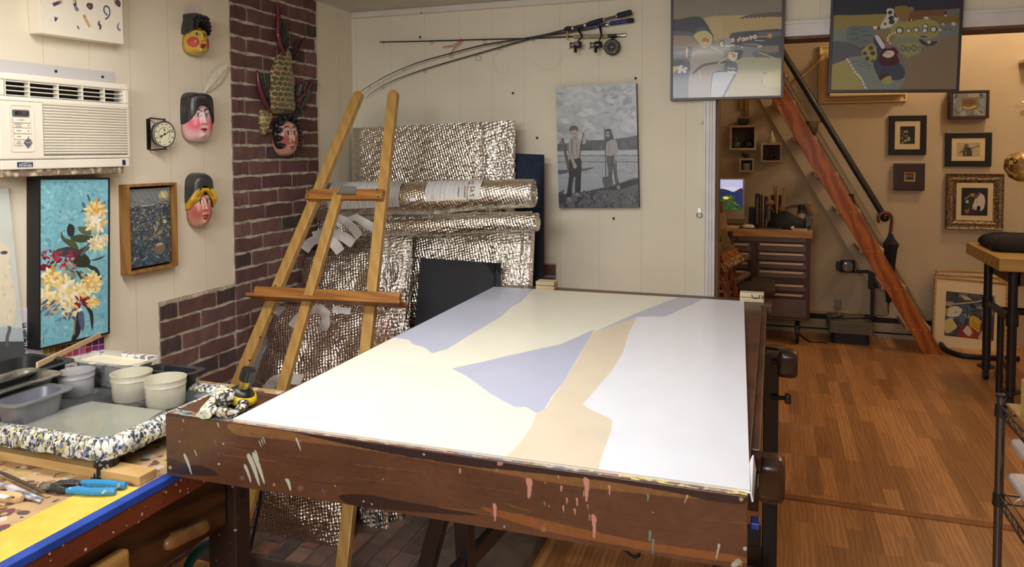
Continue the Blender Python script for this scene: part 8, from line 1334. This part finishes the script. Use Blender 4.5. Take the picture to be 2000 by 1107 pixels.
tag(b.loft(lo).build('folded_blanket', mat('black_wool', (30, 27, 28), .95, bump=.6, bscale=120), smooth=60), 'folded black wool blanket on the end of the pipe-leg bench', 'blanket')
p = UZ(1996, 487, .93); tag(B().box(p.x - .02, p.x + .2, p.y - .06, p.y + .02, .93, .965).build('wood_offcut', Mben, bevel=.002), 'small wooden offcut at the front of the bench beside the black blanket', 'wood')
# desk lamp with patterned shade at the frame edge
yl = 6.0; c = UY(1997, 326, yl); lp = thing('patterned_lamp', 'lamp with a round black and gold patterned globe at the right edge', 'lamp', (c.x + .03, yl, .93)); B(Matrix.Translation(c + Vector((.0, 0, 0)))).lathe([(.03, -.1), (.08, -.07), (.11, -.01), (.105, .05), (.07, .09), (.03, .1)], 28).build('globe', splat('globe_gold', (190, 150, 80), [(40, 30, 24), (220, 190, 120)], 24, .7, .3, (120, 88, 46)), lp, smooth=50); B().cyl((c.x + .05, yl, .93), (c.x + .05, yl, c.z - .08), .014, n=12).build('stem', mat('black_metal', (22, 22, 24), .4), lp, smooth=50); B(Matrix.Translation((c.x + .05, yl, .93))).lathe([(.08, 0), (.08, .01), (.02, .02)], 24).build('base', mat('black_metal', (22, 22, 24), .4), lp, smooth=50)
c = UY(1996, 121, Yw - .02); tag(B().box(c.x - .02, c.x + .3, Yw - .16, Yw, c.z - .012, c.z + .012).build('thin_shelf', mat('shelf_white', (226, 214, 190), .4), bevel=.002), 'end of a thin white wall shelf at the right edge', 'shelf'); c = UY(1998, 128, Yw - .1)
tag(B().tube([UY(1995, 200, Yw - .06), UY(2008, 200, Yw - .06)], .012, 10).build('mounted_rod', mat('rod_white', (230, 220, 200), .3), smooth=50), 'white end of a small wall-mounted rod at the right edge', 'rod')
b = B(); tag(b.tube([Vector(q) for q in catmull([tuple(UZ(x, y, .02)) for x, y in ((1972, 702), (1955, 712), (1943, 725), (1950, 740), (1966, 748))], 5, False)], .005, 6).build('orange_cable', mat('cable_orange', (150, 86, 50), .5), smooth=60), 'thin orange-brown cable curling on the floor by the bench caster', 'cable')
b = B(); tag(b.tube([Vector(q) for q in catmull([tuple(UZ(x, y, .02)) for x, y in ((1838, 672), (1850, 684), (1880, 694), (1930, 698), (1990, 700))], 4, False)], .02, 8).build('floor_cable_bundle', mat('black_rubber', (20, 20, 22), .5), smooth=60), 'thick black cable bundle under the leaning framed prints', 'cable')
b = B(); tag(b.beam(UZ(1948, 685, .09), UZ(1972, 728, .02), .05, .012, (0, 0, 1)).build('wood_plank', mat('slat_grey', (120, 96, 76), .6)), 'weathered wood slat leaning low behind the bench leg', 'plank')
# ---- swivel chair and french easel behind the door casing
Mch_ = mat('chair_brown', (58, 44, 38), .7, bump=.3); yk = 5.6; ch = thing('office_chair', 'dark brown armchair on wheels pulled up to the tool cabinet', 'chair', (UY(1475, 570, yk).x, yk + .2, 0)); p, q = UY(1428, 575, yk), UY(1514, 575, yk); zs_ = UY(1480, 562, yk + .0).z
B(Matrix.Translation(((p.x + q.x) / 2, yk + .24, zs_ - .07))).loft([rrect(q.x - p.x - .04, .44, .05, 0), rrect(q.x - p.x, .48, .06, .02), rrect(q.x - p.x, .48, .06, .055), rrect(q.x - p.x - .03, .45, .05, .07)]).build('seat', Mch_, ch, smooth=50); cx_ = (p.x + q.x) / 2
B().cyl((cx_, yk + .24, .1), (cx_, yk + .24, zs_ - .07), .03).build('gas_post', Mbm, ch, smooth=50)
for k in range(5): g = k * 2 * pi / 5 + .3; e = Vector((cx_ + .27 * math.cos(g), yk + .24 + .27 * math.sin(g), .08)); l = B().tube([(cx_, yk + .24, .12), e], [.025, .018], 8).build('leg', Mbm, ch, smooth=50); B().cyl(e + Vector((-.02, 0, -.045)), e + Vector((.02, 0, -.045)), .034, n=16).build('wheel', mat('caster_black', (24, 22, 24), .4), l, smooth=50)
for (x0, y0, x1, y1) in ((1440, 510, 1457, 503), (1438, 548, 1460, 535)): B().tube([UY(x0 - 14, y0 + 8, yk + .05), UY(x0, y0, yk + .05), UY(x1, y1, yk + .3)], .026, 12).build('arm_pad', mat('pad_brown', (92, 72, 60), .7), ch, smooth=60)
B().tube([UY(1464, 508, yk + .3), UY(1466, 540, yk + .3), UY(1462, 562, yk + .3)], .014, 8).tube([UY(1458, 540, yk + .3), UY(1450, 560, yk + .3)], .014, 8).build('arm_support', Mbm, ch, smooth=60); p = UY(1426, 480, yk + .1); B().tube([UY(1426, 452, yk + .1), UY(1430, 500, yk + .1), UY(1434, 560, yk + .1)], .02, 8).build('back_post', Mch_, ch, smooth=60)
ye_ = 5.2; fe = thing('french_easel', 'paint-stained wooden box easel holding pale canvases beside the door casing', 'easel', (UY(1425, 560, ye_).x, ye_, 0)); Mfe = wood('easel_old', (150, 92, 44), (110, 62, 30), 'Z', .5)
K = lambda x, y, o=0: UY(1390 + x / 6.154, 420 + y / 6.154, ye_ + o)
def to_floor(p, q): return q + (q - p) * ((0 - q.z) / (q.z - p.z)) * -1 if False else p + (q - p) * (p.z / (p.z - q.z))
for (a0_, a1_, o0, o1) in (((110, 660), (180, 1010), 0, -.1), ((150, 660), (210, 1010), .05, .0), ((215, 640), (310, 1020), .2, .3)): p, q = K(*a0_, o0), K(*a1_, o1); B().beam(p, to_floor(p, q), .03, .02).build('leg', Mfe, fe, bevel=.002)
b = B(); P = [K(40, 500), K(240, 400), K(330, 480), K(120, 640)]; p0 = K(70, 560); p1 = K(250, 440, .25)
b.beam(K(70, 560), K(255, 460, .1), .1, .12, (0, 0, 1)); b.build('paint_box', wood('easel_box', (170, 110, 50), (140, 84, 36), 'X', .5), fe, bevel=.003); B().beam(K(90, 640, -.05), K(350, 490, .1), .06, .05, (0, 0, 1)).build('palette_drawer', splat('drawer_crust', (150, 110, 70), [(90, 60, 40), (190, 170, 130)], 40, .5, .6, (120, 84, 54), .6), fe, bevel=.003)
B().beam(K(60, 470), K(260, 370, .1), .02, .02, (0, 0, 1)).build('canvas_ledge', mat('ledge_grey', (120, 110, 104), .4), fe); B().beam(K(160, 420, .1), K(100, -160, .15), .03, .02).build('mast', Mfe, fe)
def flat(name, label, pts, c, cat='canvas'):
    P = [K(*p, .03) for p in pts]; n_ = Vector((0, .018, 0)); b = B(); N_ = len(P); b.loft([P, [p + n_ for p in P]]); tag(b.build(name, mat('flat_%d_%d' % (c[0], c[2]), c, .7, c2=tuple(v * .93 for v in c), nscale=10)), label, cat, None)
flat('small_canvas', 'pale olive and cream canvas standing on the box easel', [(110, 190), (170, 175), (240, 355), (110, 425)], (150, 134, 84)); flat('thin_board', 'narrow cream board rising above the box easel', [(90, -10), (150, -30), (195, 150), (110, 180)], (196, 168, 124), 'board'); flat('thin_board', 'cream board sliver at the left edge of the box easel by the door casing', [(60, 150), (75, 155), (110, 420), (60, 460)], (206, 174, 118), 'board')

# ================================================================ WIRE SHELF at the right
zs1 = .8; cS = UZ(1955, 792, zs1); ws = thing('wire_shelf', 'chrome wire shelving unit with a wood top at the right edge', 'shelving', (cS.x + .4, cS.y - .3, 0)); Mchr = mat('shelf_chrome', (120, 118, 116), .25, .9); sx0, sx1, sy1 = cS.x, cS.x + .9, cS.y; q = UZ(2000, 862, zs1); sy0 = sy1 - .62
zs2 = UY(1951, 965, sy1).z
for (x, y) in ((sx0, sy1), (sx1, sy1), (sx0 + .0, sy0 - .3), (sx1, sy0 - .3)):
    b = B().cyl((x, y, 0), (x, y, zs1 + .03), .0125, n=16)
    for k in range(int(zs1 / .0254)): b.cyl((x, y, .02 + k * .0254), (x, y, .0216 + k * .0254), .0131, n=16)
    b.build('post', Mchr, ws, smooth=50); p = D.objects[[o.name for o in ws.children][-1]]; B().cyl((x, y, zs1 + .028), (x, y, zs1 + .036), .014, n=14).build('post_cap', mat('matt_black', (22, 20, 22), .6), p)
for z in (zs1, zs2, .14):
    b = B(); 
    for (xa_, ya_, xb2_, yb2_) in ((sx0, sy1, sx1, sy1), (sx0, sy0 - .3, sx0, sy1), (sx1, sy0 - .3, sx1, sy1), (sx0, sy0 - .3, sx1, sy0 - .3)):
        b.cyl((xa_, ya_, z), (xb2_, yb2_, z), .0035, n=8).cyl((xa_, ya_, z - .028), (xb2_, yb2_, z - .028), .0035, n=8); L_ = math.hypot(xb2_ - xa_, yb2_ - ya_); m = int(L_ / .06)
        for i in range(m): u0, u1 = i / m, (i + .5) / m; P = [Vector((xa_ + (xb2_ - xa_) * u, ya_ + (yb2_ - ya_) * u, zz)) for u, zz in ((u0, z), (u1, z - .028), ((i + 1) / m, z))]; b.tube(P, .0018, 5)
    for i in range(24): x = sx0 + (sx1 - sx0) * (i + .5) / 24; b.cyl((x, sy0 - .3, z + .003), (x, sy1, z + .003), .0018, n=5)
    o = b.build('wire_rack', Mchr, ws, smooth=60)
    for (x, y) in ((sx0, sy1), (sx1, sy1), (sx0, sy0 - .3), (sx1, sy0 - .3)): B().loft([[(x + r_ * math.cos(g), y + r_ * math.sin(g), z + zz) for g in np.linspace(0, 2 * pi, 16, endpoint=False)] for r_, zz in ((.018, -.034), (.0165, -.01), (.016, .006))]).build('corner_sleeve', mat('sleeve_dark', (60, 56, 54), .35, .6), o, smooth=40)
tag(B().box(sx0 + .012, sx1 - .01, sy0 - .29, sy1 - .012, zs1 + .006, zs1 + .014).build('shelf_liner_board', mat('liner_wood', (176, 140, 80), .5, c2=(166, 128, 70)), bevel=.001), 'thin tan board lying on the top rack of the wire shelving', 'board')
# clear storage bins
Mbin = mat('bin_clear', (190, 178, 176), .25, trans=.35, c2=(176, 160, 158), nscale=6); Mlid = mat('bin_lid', (238, 232, 230), .3, trans=.3)
def bin_(label, x, Y_, z, w, d, h, cont):
    t = thing('storage_bin', label, 'bin', (x + w / 2, Y_ + d / 2, z), 'clear storage bins on the wire shelving'); T = Matrix.Translation((x + w / 2, Y_ + d / 2, z)); lp_ = lambda e, zz: rrect(w - .03 + 2 * e, d - .03 + 2 * e, .03, zz)
    B(T).loft([lp_(-.015, 0), lp_(.0, h - .01), lp_(.006, h), lp_(.0, h - .001), lp_(-.018, .004)]).build('bin_body', Mbin, t, smooth=40); B(T).loft([lp_(.012, h - .012), lp_(.018, h), lp_(.016, h + .012), lp_(.0, h + .018), lp_(-.02, h + .01), lp_(-.03, h + .01)]).build('lid', Mlid, t, smooth=40); B(T).box(-w / 2 + .04, w / 2 - .04, -d / 2 + .04, d / 2 - .04, .006, h * .7).build('contents', cont, t, bevel=.01)
Mc1 = splat('bin_contents', (150, 120, 112), [(190, 176, 120), (80, 84, 90), (170, 160, 160)], 12, .7, .7, (160, 140, 136)); p = UY(1957, 960, sy1 - .05)
z = zs2 + .006; bin_('upper clear bin stacked on the lower one on the wire shelving', sx0 + .015, sy1 - .40, z + .092, .4, .36, .085, Mc1)
bin_('clear bin with yellow and grey contents below another bin', sx0 + .01, sy1 - .42, z, .42, .38, .07, Mc1)
q = UY(1997, 800, sy1 - .12); tag(B().box(q.x, q.x + .2, sy1 - .14, sy1 - .1, zs1 + .014, UY(1997, 742, sy1 - .12).z).build('tan_panel_board', mat('tan_card', (190, 156, 92), .7), bevel=.003), 'upright tan board standing on the wire shelving at the right edge', 'board')
tag(B(Matrix.Translation((sx0 + .13, sy0 - .16, .148))).lathe([(.08, 0), (.09, .2), (.092, .21), (.06, .215)], 28).build('lidded_tub', mat('tub_purple', (52, 40, 84), .4), smooth=50), 'dark purple tub on the lowest rack of the wire shelving', 'tub')
